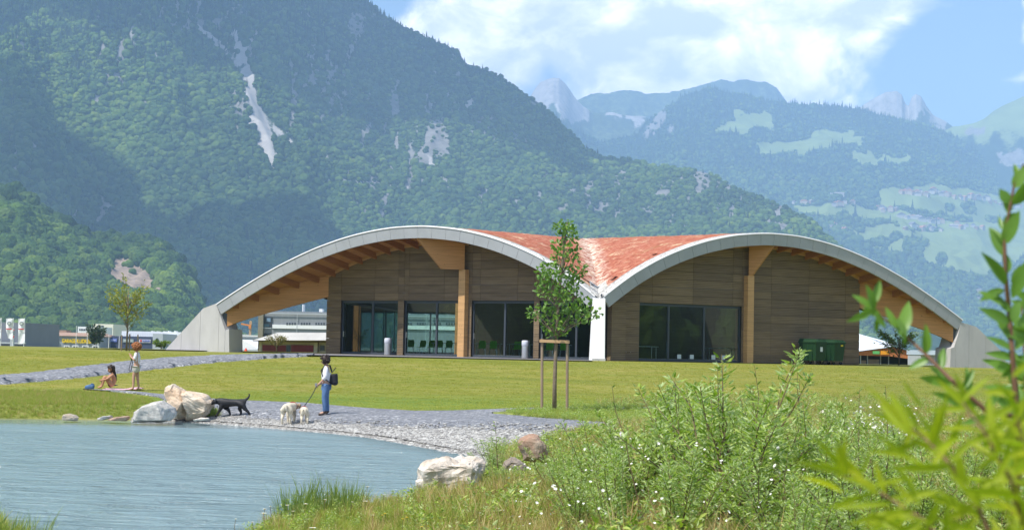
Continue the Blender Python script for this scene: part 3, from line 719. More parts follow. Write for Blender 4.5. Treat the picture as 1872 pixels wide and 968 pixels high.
cloud('cumulus cloud over the upper slope', shade_from(640, 50, 2150), 560, 420, 160, 3)
cloud('cumulus cloud over the upper left slope', shade_from(250, 0, 2200), 420, 300, 140, 8)
cloud('cumulus cloud over the foot of the mountain', shade_from(150, 440, 2150), 400, 330, 140, 5)
# ------------------------------------------------------------------ pavilion
TH = math.radians(26); K = Vector((4.30, 80.0, 0))
ALONG = {'L': Vector((-math.cos(TH), math.sin(TH), 0)), 'R': Vector((math.cos(TH), math.sin(TH), 0))}
INW = {'L': Vector((math.sin(TH), math.cos(TH), 0)), 'R': Vector((-math.sin(TH), math.cos(TH), 0))}
def on_plane(px, py, O, a):
    """sight line through a pixel meets the vertical plane O + s*a; returns s, z"""
    d = ray(px, py); nx, ny = -a.y, a.x
    t = (nx * O.x + ny * O.y) / (nx * d[0] + ny * d[1])
    p = Vector(CAM + d * t); return (p - O).dot(Vector((a.x, a.y, 0))), p.z
def AP(side, px, py, u=0.0): return on_plane(px, py, K + INW[side] * u, ALONG[side])
topL = [(395, 553), (440, 521), (500, 486), (560, 457), (620, 434.5), (680, 419.5), (720, 413.5), (760, 411.5), (780, 411.5), (840, 417.6), (900, 434), (960, 459), (990, 474), (1038, 503), (1080, 533), (1095, 546)]
topR = [(1099, 549), (1120, 531), (1165, 494), (1210, 469), (1255, 451), (1300, 439), (1345, 431), (1405, 427.5), (1464, 434), (1528, 451), (1592, 478), (1656, 515), (1720, 560), (1760, 588.5)]
pl = sorted(AP('L', *p) for p in topL); pr = sorted(AP('R', *p) for p in topR)
LEN = min(pl[-1][0], pr[-1][0])
SS = np.linspace(0, LEN, 81)
prof_raw = 0.5 * (np.interp(SS, [p[0] for p in pl], [p[1] for p in pl]) + np.interp(SS, [p[0] for p in pr], [p[1] for p in pr]))
cf = np.polyfit(SS, prof_raw, 6); PROF = 0.6 * np.polyval(cf, SS) + 0.4 * prof_raw
def pz(s): return float(np.interp(s, SS, PROF))
KU = 0.036; MU = math.cos(TH) / math.sin(TH)
FT = 0.60                                     # fascia depth
def bottom_curve():
    dz = np.gradient(PROF, SS); nrm = np.sqrt(1 + dz**2)
    return SS + FT * dz / nrm, PROF - FT / nrm
BS, BZ2 = bottom_curve(); _o = np.argsort(BS)
def bz(s): return float(np.interp(s, BS[_o], BZ2[_o]))
def PT(side, s, u, z): 
    p = K + ALONG[side] * s + INW[side] * u; return Vector((p.x, p.y, z))
def soff(u): return 0.34 - 0.16 * min(max(u, 0), 4.0) + KU * max(u - 4.0, 0)
def umax(s): return min(s, LEN - s) * MU

M_CONC = mat('fair_faced_concrete', (0.47, 0.46, 0.455), 0.8, 0.10, 1.3, 0.15, 30, stretch=(1, 1, 0.4))
M_WHITE = mat('white_render', (0.90, 0.90, 0.89), 0.8, 0.03, 2)
M_ZINC = mat('zinc_fascia', (0.36, 0.375, 0.40), 0.55, 0.07, 1.2, spec=0.4)
M_CAP = mat('roof_edge_cap', (0.66, 0.66, 0.67), 0.5, 0.06, 2)
M_PEB = gravel_material('roof_edge_pebbles', [(0, (0.30, 0.29, 0.27)), (0.5, (0.46, 0.45, 0.42)), (1, (0.62, 0.61, 0.58))], 9)
def timber(name, col, sc=1.0, var=0.3, axis=(0.6, 0.6, 14)):
    mt, N, b = new_mat(name); tc = N.n('ShaderNodeTexCoord'); mp = N.n('ShaderNodeMapping'); mp.inputs['Scale'].default_value = axis
    N.l(tc.outputs['Object'], mp.inputs[0]); g = N.noise(mp.outputs[0], sc, 6, 0.65, 0.4); k = N.noise(tc.outputs['Object'], 6, 2, 0.5)
    c = N.ramp(g, [(0.25, tuple(x * (1 - var) for x in col)), (0.55, col), (0.8, tuple(min(1, x * (1 + var)) for x in col))])
    c = N.mix(N.smooth(k, 0.70, 0.76), c, tuple(x * 0.5 for x in col))
    N.l(c, b.inputs['Base Color']); b.inputs['Roughness'].default_value = 0.6; b.inputs['Specular IOR Level'].default_value = 0.25
    return mt
M_GLULAM = timber('larch_glulam', (0.50, 0.255, 0.10))
M_SOFFIT = timber('spruce_soffit', (0.48, 0.235, 0.085), 1.0, 0.25, (0.5, 9, 0.5))
M_JOIST = timber('stained_joist', (0.36, 0.155, 0.05))
def cladding():
    mt, N, b = new_mat('dark_slat_cladding'); tc = N.n('ShaderNodeTexCoord'); o = tc.outputs['Object']
    wv = N.n('ShaderNodeTexWave', wave_type='BANDS', bands_direction='Z'); wv.inputs['Scale'].default_value = 3.55; wv.inputs['Distortion'].default_value = 0.25
    wv.inputs['Detail'].default_value = 2; N.l(o, wv.inputs['Vector'])
    mp = N.n('ShaderNodeMapping'); mp.inputs['Scale'].default_value = (0.7, 0.7, 6); N.l(o, mp.inputs[0])
    oi = N.n('ShaderNodeObjectInfo'); g = N.noise(mp.outputs[0], 1.2, 5, 0.6)
    c = N.ramp(g, [(0.3, (0.165, 0.120, 0.075)), (0.7, (0.235, 0.172, 0.108))])
    c = N.mix(1.0, c, N.ramp(oi.outputs['Random'], [(0, (0.84, 0.84, 0.86)), (1, (1.16, 1.14, 1.08))]), 'MULTIPLY')
    c = N.mix(N.math('MULTIPLY', N.smooth(wv.outputs['Fac'], 0.3, 0.0), 0.35), c, (0.05, 0.04, 0.03))
    N.l(c, b.inputs['Base Color']); b.inputs['Roughness'].default_value = 0.75; b.inputs['Specular IOR Level'].default_value = 0.2
    bp = N.n('ShaderNodeBump'); bp.inputs['Strength'].default_value = 0.5; bp.inputs['Distance'].default_value = 0.015
    N.l(wv.outputs['Fac'], bp.inputs['Height']); N.l(bp.outputs[0], b.inputs['Normal'])
    return mt
M_CLAD = cladding()
M_BACK = mat('dark_wall_membrane', (0.035, 0.03, 0.026), 0.9, 0.05)
M_ALU = mat('anthracite_window_frame', (0.045, 0.055, 0.07), 0.4, 0.05, 3, spec=0.5)
def glass():
    mt, N, b = new_mat('window_glass'); t = mt.node_tree; out = t.nodes['Material Output']; t.nodes.remove(b)
    tr = N.n('ShaderNodeBsdfTransparent'); tr.inputs['Color'].default_value = (0.84, 0.94, 0.92, 1)
    gl = N.n('ShaderNodeBsdfGlossy'); gl.inputs['Roughness'].default_value = 0.01
    fr = N.n('ShaderNodeFresnel'); fr.inputs['IOR'].default_value = 1.5
    mx = N.n('ShaderNodeMixShader'); N.l(N.math('MULTIPLY', fr.outputs[0], 1.1, clamp=True), mx.inputs[0]); N.l(tr.outputs[0], mx.inputs[1]); N.l(gl.outputs[0], mx.inputs[2])
    N.l(mx.outputs[0], out.inputs['Surface']); return mt
M_GLASS = glass()
def sedum():
    mt, N, b = new_mat('red_sedum'); tc = N.n('ShaderNodeTexCoord'); o = tc.outputs['Object']
    n1 = N.noise(o, 0.45, 5, 0.65); n2 = N.noise(o, 3.2, 6, 0.8); n3 = N.noise(o, 1.1, 6, 0.7, 0.5)
    c = N.ramp(n2, [(0.34, (0.21, 0.064, 0.040)), (0.5, (0.37, 0.125, 0.080)), (0.66, (0.48, 0.245, 0.165))])
    c = N.mix(N.smooth(n3, 0.53, 0.70), c, (0.60, 0.47, 0.30))
    c = N.mix(N.math('MULTIPLY', N.smooth(n1, 0.55, 0.75), 0.55), c, (0.20, 0.15, 0.045))
    a = N.n('ShaderNodeAttribute', attribute_name='valley')
    v = N.math('MULTIPLY', a.outputs['Fac'], N.smooth(n2, 0.42, 0.6))
    c = N.mix(v, c, (0.66, 0.58, 0.48))
    N.l(c, b.inputs['Base Color']); b.inputs['Roughness'].default_value = 0.95; b.inputs['Specular IOR Level'].default_value = 0.05
    bp = N.n('ShaderNodeBump'); bp.inputs['Strength'].default_value = 0.5; bp.inputs['Distance'].default_value = 0.08
    N.l(N.noise(o, 5, 6, 0.75), bp.inputs['Height']); N.l(bp.outputs[0], b.inputs['Normal'])
    return mt
M_SEDUM = sedum()

PAV = thing('pavilion', 'timber pavilion with two arched facades under a curved red planted roof', 'pavilion', (K.x, K.y, 0))
def pv_build(mb, name, m, parent=None, smooth=False):
    """build in world coordinates under the pavilion (origin at K)"""
    mb.v = [(v[0] - K.x, v[1] - K.y, v[2]) for v in mb.v]
    return mb.build(name, m, parent or PAV, smooth)
# -- roof: two front vaults that meet in the valley, side and rear vaults behind them
ROOF = bpy.data.objects.new('roof', None); link(ROOF, PAV)
YC = K.y + LEN / 2 / math.sin(TH)              # middle of the roof
def patch(side, lift, name, m, u0=0.0, mirror=False, parent=ROOF, valley=False, jitter=0.0):
    ns, nu = 90, 60; s = np.linspace(u0 / MU + 0.01, (LEN - u0 / MU - 0.01) if not mirror else LEN * 0.6, ns); V = []; va = []
    for j in range(nu):
        t = j / (nu - 1)
        u = np.array([u0 + (max(umax(x), u0) - u0) * t for x in s])
        z = (np.interp(s, SS, PROF) + KU * u + lift) if lift > 0 else np.interp(s, BS[_o], BZ2[_o]) + np.array([soff(x) for x in u])
        X = K.x + ALONG[side].x * s + INW[side].x * u - K.x; Y = ALONG[side].y * s + INW[side].y * u
        if mirror: Y = 2 * (YC - K.y) - Y
        if jitter: z = z + (fbm(X * 1.7, Y * 1.7, 4, 9) - 0.5) * jitter * (1 if 0 < j else 0.3)
        V.append(np.stack([X, Y, z], -1)); va.append(sstep(0.9, 0.1, np.abs(X)) if valley else X * 0)
    return grid_mesh(name, np.concatenate(V), nu, ns, m, parent, attrs={'valley': np.concatenate(va)})
for sd in 'LR':
    patch(sd, 0.03, 'planted_roof', M_SEDUM, 0.62, valley=True, jitter=0.10)
    patch(sd, 0.03, 'planted_roof', M_SEDUM, 0.3, mirror=True, jitter=0.10)
    patch(sd, 0.36 - 1, 'soffit', M_SOFFIT, 0.12)
    patch(sd, 0.36 - 1, 'soffit', M_SOFFIT, 0.12, mirror=True)
    # side vault between the two groins
    s = np.linspace(LEN / 2, LEN, 60); V = []
    for j in range(16):
        t = j / 15 * 0.5; u = (LEN - s) * MU
        X = ALONG[sd].x * s + INW[sd].x * u; Y0 = ALONG[sd].y * s + INW[sd].y * u; Y1 = 2 * (YC - K.y) - Y0
        V.append(np.stack([X, Y0 * (1 - t) + Y1 * t, np.interp(s, SS, PROF) + KU * u + 0.03 + 1.3 * ((s - LEN / 2) / (LEN / 2)) * (1 - (2 * t - 1) ** 2)], -1))
    grid_mesh('planted_roof', np.concatenate(V), 16, 60, M_SEDUM, ROOF, attrs={'valley': np.zeros(960)})
    V2 = np.concatenate(V); V2[:, 2] -= 0.34
    grid_mesh('soffit', V2, 16, 60, M_SOFFIT, ROOF)
    # pebble margin and metal cap along the arch edge
    for nm, m, ua, ub, lf in (('pebble_margin', M_PEB, 0.24, 0.80, 0.05), ('edge_cap', M_CAP, -0.03, 0.26, 0.035)):
        ss = np.linspace(0.25, LEN, 90); V = []
        for u, dz in ((ua, -0.06), (ua, 0), (ub, 0), (ub, -0.10)):
            V.append(np.stack([ALONG[sd].x * ss + INW[sd].x * u, ALONG[sd].y * ss + INW[sd].y * u, np.interp(ss, SS, PROF) + lf + dz + KU * max(u, 0)], -1))
        grid_mesh(nm, np.concatenate(V), 4, 90, m, ROOF, smooth=False)
    # fascia: separate zinc panels, leaning back toward their lower edge
    npan = 27; rgp = random.Random(3)
    for i in range(npan):
        sa = 0.22 + (LEN - 0.22) * i / npan + 0.006; sb = 0.22 + (LEN - 0.22) * (i + 1) / npan - 0.006; mb = MB(); vs = []
        for q in range(4):
            s_ = sa + (sb - sa) * q / 3; dz = np.interp(s_, SS, np.gradient(PROF, SS)); nr = math.sqrt(1 + dz * dz)
            s2, z2 = s_ + FT * dz / nr, pz(s_) - FT / nr
            vs += [PT(sd, s_, 0.0, pz(s_)), PT(sd, s2, 0.06, z2), PT(sd, s2, 0.2, z2), PT(sd, s_, 0.12, pz(s_))]
        fs = []
        for q in range(3):
            a = q * 4; b = a + 4
            for k in range(4): fs.append((a + k, a + (k + 1) % 4, b + (k + 1) % 4, b + k))
        fs += [(0, 1, 2, 3), (12, 15, 14, 13)]
        pv_build(mb.add(vs, fs), 'fascia_panel', M_ZINC, ROOF)
# valley drain: grate and spout above the column
pv_build(MB().bar(PT('L', 0, 0.25, pz(0) - 0.05), PT('L', 0, 0.25, pz(0) + 0.32), 0.08, 0.08).bar((K.x - .25, K.y + .45, pz(0) + .12), (K.x + .25, K.y + .45, pz(0) + .12), 0.3, 0.1), 'valley_drain', M_ALU, ROOF)
vv = MB()
for k in range(12):
    y0 = K.y + 0.15 + k * 0.16
    zc = pz((y0 - K.y) * math.sin(TH)) + KU * (y0 - K.y) * math.cos(TH) + 0.045
    y1 = y0 + 0.16; zd = pz((y1 - K.y) * math.sin(TH)) + KU * (y1 - K.y) * math.cos(TH) + 0.045; w_ = 0.42
    e0 = pz((y0 - K.y) * math.sin(TH) + w_ * math.cos(TH)) + KU * (y0 - K.y) + 0.04; e1 = pz((y1 - K.y) * math.sin(TH) + w_ * math.cos(TH)) + KU * (y1 - K.y) + 0.04
    vv.add([(K.x - w_, y0, e0), (K.x, y0, zc), (K.x + w_, y0, e0), (K.x - w_, y1, e1), (K.x, y1, zd), (K.x + w_, y1, e1)], [(0, 1, 4, 3), (1, 2, 5, 4)])
pv_build(vv, 'valley_gutter', M_PEB, ROOF)
# -- column and abutments
def prism_on(side, poly, u0, u1, name, m, parent=None):
    pts = [PT(side, *AP(side, *p, u0)[:1], u0, AP(side, *p, u0)[1]) for p in poly]
    return pv_build(MB().prism(pts, INW[side] * (u1 - u0)), name, m, parent)
cb = pv_build(MB().add([(K.x - .44, K.y - .35, 0.0), (K.x + .29, K.y - .35, 0.0), (K.x + .29, K.y + .45, 0), (K.x - .44, K.y + .45, 0),
                        (K.x - .33, K.y - .25, 3.0), (K.x + .27, K.y - .25, 3.0), (K.x + .27, K.y + .4, 3.05), (K.x - .33, K.y + .4, 3.05)],
                       [(3, 2, 1, 0), (4, 5, 6, 7), (0, 1, 5, 4), (1, 2, 6, 5), (2, 3, 7, 6), (3, 0, 4, 7)]), 'column', M_WHITE)
pv_build(MB().box(K.x - .32, K.x - .01, K.y - .42, K.y + .5, -0.3, 0.1).box(K.x + .01, K.x + .32, K.y - .42, K.y + .5, -0.3, 0.1), 'plinth', M_CONC, cb)
def abutment(side, outline, splits):
    root = bpy.data.objects.new('abutment', None); link(root, PAV)
    sz = [AP(side, *p) for p in outline]
    ss = [AP(side, x, 640)[0] for x in splits]
    smin = min(s for s, z in sz); smax = max(s for s, z in sz)
    cuts = [smin - 0.01] + sorted(ss) + [smax + 0.01]
    for a, b in zip(cuts, cuts[1:]):
        bm = bmesh.new(); f = bm.faces.new([bm.verts.new((s, 0, z)) for s, z in sz])
        for lim, sg in ((a + 0.008, -1), (b - 0.008, 1)):
            geom = bm.verts[:] + bm.edges[:] + bm.faces[:]
            bmesh.ops.bisect_plane(bm, geom=geom, plane_co=(lim, 0, 0), plane_no=(sg, 0, 0), clear_outer=True)
        if not bm.faces: bm.free(); continue
        poly = [(l.vert.co.x, l.vert.co.z) for l in max(bm.faces, key=lambda f: f.calc_area()).loops]; bm.free()
        pv_build(MB().prism([PT(side, s, 0.03, z) for s, z in poly], INW[side] * 1.25), 'concrete_panel', M_CONC, root)
    # core keeps the joints shallow
    pv_build(MB().prism([PT(side, s * 0.995 + 0.005 * (smin + smax) / 2, 0.06, z - 0.02) for s, z in sz], INW[side] * 1.15), 'core', mat('joint_concrete', (0.30, 0.295, 0.29), 0.9, 0.05), root)
    return root
abutment('L', [(296, 645), (371, 563), (394, 554.5), (401, 573), (411, 603), (418, 601), (418.5, 646)], [330, 364, 398, 410])
abutment('R', [(1757, 588.5), (1786, 597), (1830, 640), (1852, 685), (1737, 683), (1739, 636), (1745, 634), (1752, 612)], [1772, 1803, 1748])
# -- walls
def LP(px, Y): p = P(px, 640, Y); return Vector((p.x, p.y, 0))
WL0, WL1 = LP(1088, 81.3), LP(596, 90.6)       # left facade wall line, from the column outward
WR0, WR1 = LP(1113, 81.5), LP(1570, 89.2)
aL = (WL1 - WL0).normalized(); aR = (WR1 - WR0).normalized()
def uv_of(side, p):
    d = p - K; return d.dot(ALONG[side]), d.dot(INW[side])
def ceil_at(side, p):
    s, u = uv_of(side, p); s = min(max(s, 0.01), LEN); return bz(s) + soff(u)
def facade(side, A, B, z0, openings, rows, segs, name='wall'):
    """wall core plus separate cladding boards, cut round the openings and under the vault"""
    d = (B - A); Lw = d.length; a = d.normalized(); n = Vector((-a.y, a.x, 0))
    if n.y > 0: n = -n                          # outward = toward the viewer
    root = bpy.data.objects.new(name, None); link(root, PAV)
    xs = sorted(set([0, Lw] + [v for o in openings for v in o[:2]] + list(np.arange(0, Lw, segs))))
    zs = sorted(set([z0] + [o[3] for o in openings] + [z0 + rows * k for k in range(1, 22)]))
    core = MB()
    for x0, x1 in zip(xs, xs[1:]):
        if x1 - x0 < 0.02: continue
        for za, zb in zip(zs, zs[1:]):
            xm, zm = (x0 + x1) / 2, (za + zb) / 2
            if any(o[0] < xm < o[1] and o[2] - .01 < zm < o[3] for o in openings): continue
            K2 = 4; tops = [min(zb, ceil_at(side, A + a * (x0 + (x1 - x0) * q / K2))) for q in range(K2 + 1)]
            if max(tops) < za + 0.03: continue
            tops = [max(t, za + 0.004) for t in tops]
            g = 0.007
            front = [A + a * (x0 + g) + Vector((0, 0, za + g))] + [A + a * (x1 - g) + Vector((0, 0, za + g))]
            front += [A + a * (x0 + g + (x1 - x0 - 2 * g) * q / K2) + Vector((0, 0, max(tops[q] - g, za + g + .002))) for q in range(K2, -1, -1)]
            pv_build(MB().prism([p + n * 0.0 for p in front], n * 0.035), 'board', M_CLAD, root)
            core.prism([p - n * 0.004 for p in front], -n * 0.22)
    pv_build(core, 'wall_core', M_BACK, root)
    return root, a, n
def sx(A, a, px, py=600): return on_plane(px, py, A, a)[0]
HD = 2.93
opL = [(sx(WL0, aL, r), sx(WL0, aL, l), 0, HD) for l, r in ((623, 727), (738, 845), (862, 976), (986, 1083))]
opR = [(sx(WR0, aR, l), sx(WR0, aR, r), 0, HD) for l, r in ((1168, 1355),)]
wL, aLn, nL = facade('L', WL0, WL1, 0.02, opL, 0.415, 2.3)
wR, aRn, nR = facade('R', WR0, WR1, 0.02, opR, 0.415, 2.5)
# windows
def window(A, a, n, op, mull, hand=None):
    x0, x1, z0, z1 = op; fr = MB(); f = 0.085; r = -0.13
    def q(x, z, dep): return A + a * x + n * dep + Vector((0, 0, z))
    def rect(xa, xb, za, zb, d0=r - 0.05, d1=r + 0.03): return [q(xa, za, d0), q(xb, za, d0), q(xb, zb, d0), q(xa, zb, d0)], n * (d1 - d0)
    fr.prism(*rect(x0, x0 + f, z0, z1)).prism(*rect(x1 - f, x1, z0, z1)).prism(*rect(x0 + f, x1 - f, z1 - 0.13, z1)).prism(*rect(x0 + f, x1 - f, z0 + 0.01, z0 + 0.13))
    w = pv_build(fr, 'window', M_ALU)
    ed = [x0 + f] + [m for m in sorted(mull)] + [x1 - f]
    for m in mull: pv_build(MB().prism(*rect(m - 0.055, m + 0.055, z0 + 0.13, z1 - 0.13, r - 0.045, r + 0.045)), 'mullion', M_ALU, w)
    for xa, xb in zip(ed, ed[1:]):
        pv_build(MB().prism(*rect(xa + (0.055 if xa in mull else 0), xb - (0.055 if xb in mull else 0), z0 + 0.13, z1 - 0.13, r - 0.022, r)), 'pane', M_GLASS, w)
    if hand is not None:
        pv_build(MB().prism(*rect(hand - 0.015, hand + 0.015, 0.95, 1.25, r + 0.03, r + 0.07)), 'handle', mat('brushed_steel', (0.6, 0.6, 0.62), 0.3, 0.05, metal=1.0), w)
    return w
for op, mp, hp in zip(opL, ((679,), (796,), (921,), (1052,)), (626.5, 741.5, 865.5, 990)): window(WL0, aLn, nL, op, [sx(WL0, aL, p) for p in mp], sx(WL0, aL, hp))
window(WR0, aRn, nR, opR[0], [sx(WR0, aR, 1224), sx(WR0, aR, 1289)])
# protruding clad pier beside the column
pv_build(MB().prism([WR0 + aR * -0.05 + nR * 0.3, WR0 + aR * 0.78 + nR * 0.3, WR0 + aR * 0.78 - nR * 0.1, WR0 + aR * -0.05 - nR * 0.1], Vector((0, 0, 2.95))), 'pier', M_CLAD)
# side and rear walls with their own glazing (seen through the front windows)
BL, BR = Vector((-7.6, 118.5, 0)), Vector((17.5, 118.5, 0))
GLZ = Vector((-3.9, 118.5, 0))
def plain_wall(A, B, z0, z1, name, m, th=0.25):
    a = (B - A).normalized(); n = Vector((-a.y, a.x, 0))
    return pv_build(MB().prism([A + Vector((0, 0, z0)), B + Vector((0, 0, z0)), B + Vector((0, 0, z1)), A + Vector((0, 0, z1))], n * th), name, m)
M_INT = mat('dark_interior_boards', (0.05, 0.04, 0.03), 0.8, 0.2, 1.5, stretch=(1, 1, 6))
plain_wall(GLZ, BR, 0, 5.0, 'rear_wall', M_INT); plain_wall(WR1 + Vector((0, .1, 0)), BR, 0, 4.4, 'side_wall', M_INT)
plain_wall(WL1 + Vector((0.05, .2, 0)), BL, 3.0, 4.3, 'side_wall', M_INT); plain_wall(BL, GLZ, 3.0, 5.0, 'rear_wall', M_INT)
sa = (BL - WL1).normalized(); sn = Vector((-sa.y, sa.x, 0))
window(WL1 + sa * 0.3, sa, sn, (0, (BL - WL1).length - 0.3, 0, 3.0), [4.2, 8.6, 13.0, 17.5, 22.0])
window(BL, Vector((1, 0, 0)), Vector((0, -1, 0)), (0.05, GLZ.x - BL.x, 0, 3.0), [1.8])
# interior floor and partition with its posts
pv_build(MB().add([(WL1.x, WL1.y - .1, .012), (WL0.x, WL0.y, .012), (WR0.x, WR0.y, .012), (WR1.x, WR1.y, .012), (BR.x, BR.y, .012), (BL.x, BL.y, .012)], [(0, 1, 2, 3, 4, 5)]), 'floor', mat('interior_floor', (0.40, 0.38, 0.34), 0.5, 0.1))
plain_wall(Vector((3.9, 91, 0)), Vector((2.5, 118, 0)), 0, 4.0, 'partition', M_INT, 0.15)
pv_build(MB().box(-4.0, -3.6, 117.8, 118.2, 0, 5.0), 'post', M_GLULAM)
# -- timber: groin beams, joists, gussets and posts
def wall_u(side, s):
    """how far a joist at s runs inward: to the groin beam or to the facade"""
    E = PT(side, LEN, 0.1, 0); W = (WL1 if side == 'L' else WR1); Q = (WL0 if side == 'L' else WR0)
    best = 0.5
    for A, B in ((E, W), (W, Q)):
        s0, u_0 = uv_of(side, A); s1, u_1 = uv_of(side, B)
        if min(s0, s1) <= s <= max(s0, s1): best = u_0 + (u_1 - u_0) * (s - s0) / (s1 - s0)
    return best
for sd, W, n_j in (('L', WL1, 13), ('R', WR1, 13)):
    E = PT(sd, LEN - 0.45, 0.25, 0); cr = (W - E); cw = cr.normalized()
    Wc = W - cw * 0.0; N2 = 10; up = []; lo = []
    zE = (1.15, bz(LEN - 0.6) + 0.2)
    for q in range(N2 + 1):
        p = E + (Wc + (Vector((0.9, 0, 0)) if sd == 'L' else Vector((-0.9, 0, 0))) - E) * (q / N2); t = q / N2
        up.append(p + Vector((0, 0, ceil_at(sd, p) - 0.02))); lo.append(p + Vector((0, 0, 1.32 + (3.36 - 1.32) * (t ** 0.86))))
    pv_build(MB().prism(lo + up[::-1], Vector((0, 0.26, 0))), 'groin_beam', M_GLULAM)
    pv_build(MB().box(*( (E.x - .12, E.x + .1) ), E.y + .0, E.y + .22, 1.05, 2.1), 'bearing', M_ALU)
    for i in range(n_j):
        s_ = LEN - 1.0 - i * 0.93; u1 = wall_u(sd, s_) - 0.05
        if u1 < 0.35: continue
        zz = lambda u: bz(min(s_, LEN)) + soff(u) + 0.02
        A = PT(sd, s_, 0.16, zz(0.16) - 0.17); B = PT(sd, s_, u1, zz(u1) - 0.17)
        pv_build(MB().bar(A, B, 0.14, 0.34), 'joist', M_JOIST)
    # edge rafter lining the wall head
    pts = [(W.lerp(WL0 if sd == 'L' else WR0, t)) for t in np.linspace(0.0, 0.55, 12)]
    nn = nL if sd == 'L' else nR; mb = MB()
    for p, q in zip(pts, pts[1:]):
        mb.bar(p + nn * 0.09 + Vector((0, 0, ceil_at(sd, p) - 0.07)), q + nn * 0.09 + Vector((0, 0, ceil_at(sd, q) - 0.07)), 0.10, 0.16)
    pv_build(mb, 'wall_plate', timber('pale_larch', (0.56, 0.33, 0.15)) if sd == 'L' else bpy.data.materials['pale_larch'])
M_POST = bpy.data.materials['pale_larch']
for sd, A0, a_, nn, ppx, tri in (('L', WL0, aL, nL, 850, [(756, 436), (800, 491), (856, 491)]), ('R', WR0, aR, nR, 1364, [(1420, 452), (1371, 504), (1366, 504)])):
    sp = sx(A0, a_, ppx); base = A0 + a_ * sp + nn * 0.22
    post = MB(); top = on_plane(ppx, 493 if sd == 'L' else 504, A0, a_)[1]
    post.prism([base - a_ * 0.2 - nn * .2, base + a_ * 0.2 - nn * .2, base + a_ * 0.2 + nn * .16, base - a_ * 0.2 + nn * .16], Vector((0, 0, top)))
    pv_build(post, 'post', M_POST)
    # gusset: a fin from the post head out to the arch
    out = K + ALONG[sd] * AP(sd, *tri[0], 0.25)[0] + INW[sd] * 0.25
    dirv_ = (out - base); dirv_.z = 0; Ld = dirv_.length; dn = dirv_.normalized(); side_v = Vector((-dn.y, dn.x, 0))
    f2 = 0.45 if sd == 'L' else 0.12
    poly = [base + Vector((0, 0, top))] + [base + dn * Ld * f2 + Vector((0, 0, top))]
    poly += [base + dn * Ld * t + Vector((0, 0, ceil_at(sd, base + dn * Ld * t) - 0.12)) for t in (1.0, 0.75, 0.5, 0.25, 0.0)]
    pv_build(MB().prism([p - side_v * 0.17 for p in poly], side_v * 0.34), 'gusset', M_GLULAM)
# -- terrace in front of the left facade
lw = [(560, 651.8), (640, 652.3), (760, 654), (860, 656), (960, 658.3), (1040, 660), (1083, 661.2)]
lf = [tuple((P(x, 640, 1) * 0 + Vector(( *((WL0 + aL * sx(WL0, aL, x)) [:2]), 0)))[:2]) for x, _ in lw]
e0 = [tuple(GT(*p)[:2]) for p in lw]
me_z = []
a = resample(e0, 40); b_ = resample(lf, 40); V = []
for j in range(6):
    t = j / 5; xy = a * (1 - t) + b_ * t; V.append(np.concatenate([xy, np.maximum(ground_z(xy[:, 0], xy[:, 1]) + 0.02, 0.004)[:, None]], -1))
tr_ = grid_mesh('terrace', np.concatenate(V), 6, 40, mat('asphalt_terrace', (0.20, 0.19, 0.185), 0.9, 0.12, 3, 0.2, 40), smooth=False)
tag(tr_, 'grey asphalt terrace along the glazed facade', kind='structure')
yard = grid_mesh('yard', np.array([(-24, 89, -.012), (-9, 91.5, -.012), (-24, 160, -.45), (-6, 160, -.45)]) + np.array([0, 0, 0.05]), 2, 2, bpy.data.materials['asphalt_terrace'])
tag(yard, 'grey asphalt yard behind the pavilion', kind='structure')
# ------------------------------------------------------------------ furniture in and around the pavilion
def wb(mb, name, m, root, parent=None, smooth=False):
    """mesh given in world coordinates, stored relative to its thing"""
    o = root.location; mb.v = [(v[0] - o.x, v[1] - o.y, v[2] - o.z) for v in mb.v]
    return mb.build(name, m, parent or root, smooth)
M_GREENP = mat('green_plastic', (0.24, 0.56, 0.05), 0.45, 0.08)
M_STEEL = mat('brushed_steel', (0.6, 0.6, 0.62), 0.3, 0.05, metal=1.0)
M_TABLE = mat('pale_laminate', (0.55, 0.58, 0.58), 0.5, 0.05)
def make_chair():
    t = thing('chair', '', 'chair')
    seat = []; bk = []
    MB().add([(-.21, -.21, .44), (.21, -.21, .44), (.2, .2, .45), (-.2, .2, .45), (-.21, -.21, .465), (.21, -.21, .465), (.2, .2, .475), (-.2, .2, .475)],
             [(3, 2, 1, 0), (4, 5, 6, 7), (0, 1, 5, 4), (1, 2, 6, 5), (2, 3, 7, 6), (3, 0, 4, 7)]).build('seat', M_GREENP, t)
    MB().add([(-.19, .19, .48), (.19, .19, .48), (.21, .27, .70), (.16, .30, .88), (-.16, .30, .88), (-.21, .27, .70), (-.19, .215, .48), (.19, .215, .48), (.21, .295, .70), (.16, .325, .88), (-.16, .325, .88), (-.21, .295, .70)],
             [(0, 1, 2, 3, 4, 5), (11, 10, 9, 8, 7, 6)] + [(i, (i + 1) % 6, 6 + (i + 1) % 6, 6 + i) for i in range(6)]).build('backrest', M_GREENP, t)
    for sx_ in (-1, 1):
        for sy in (-1, 1): MB().tube([(sx_ * .16, sy * .15, .44), (sx_ * .22, sy * .24, 0.0)], 0.012, 6).build('leg', M_STEEL, t)
    return t
CH = make_chair(); FL = 0.013
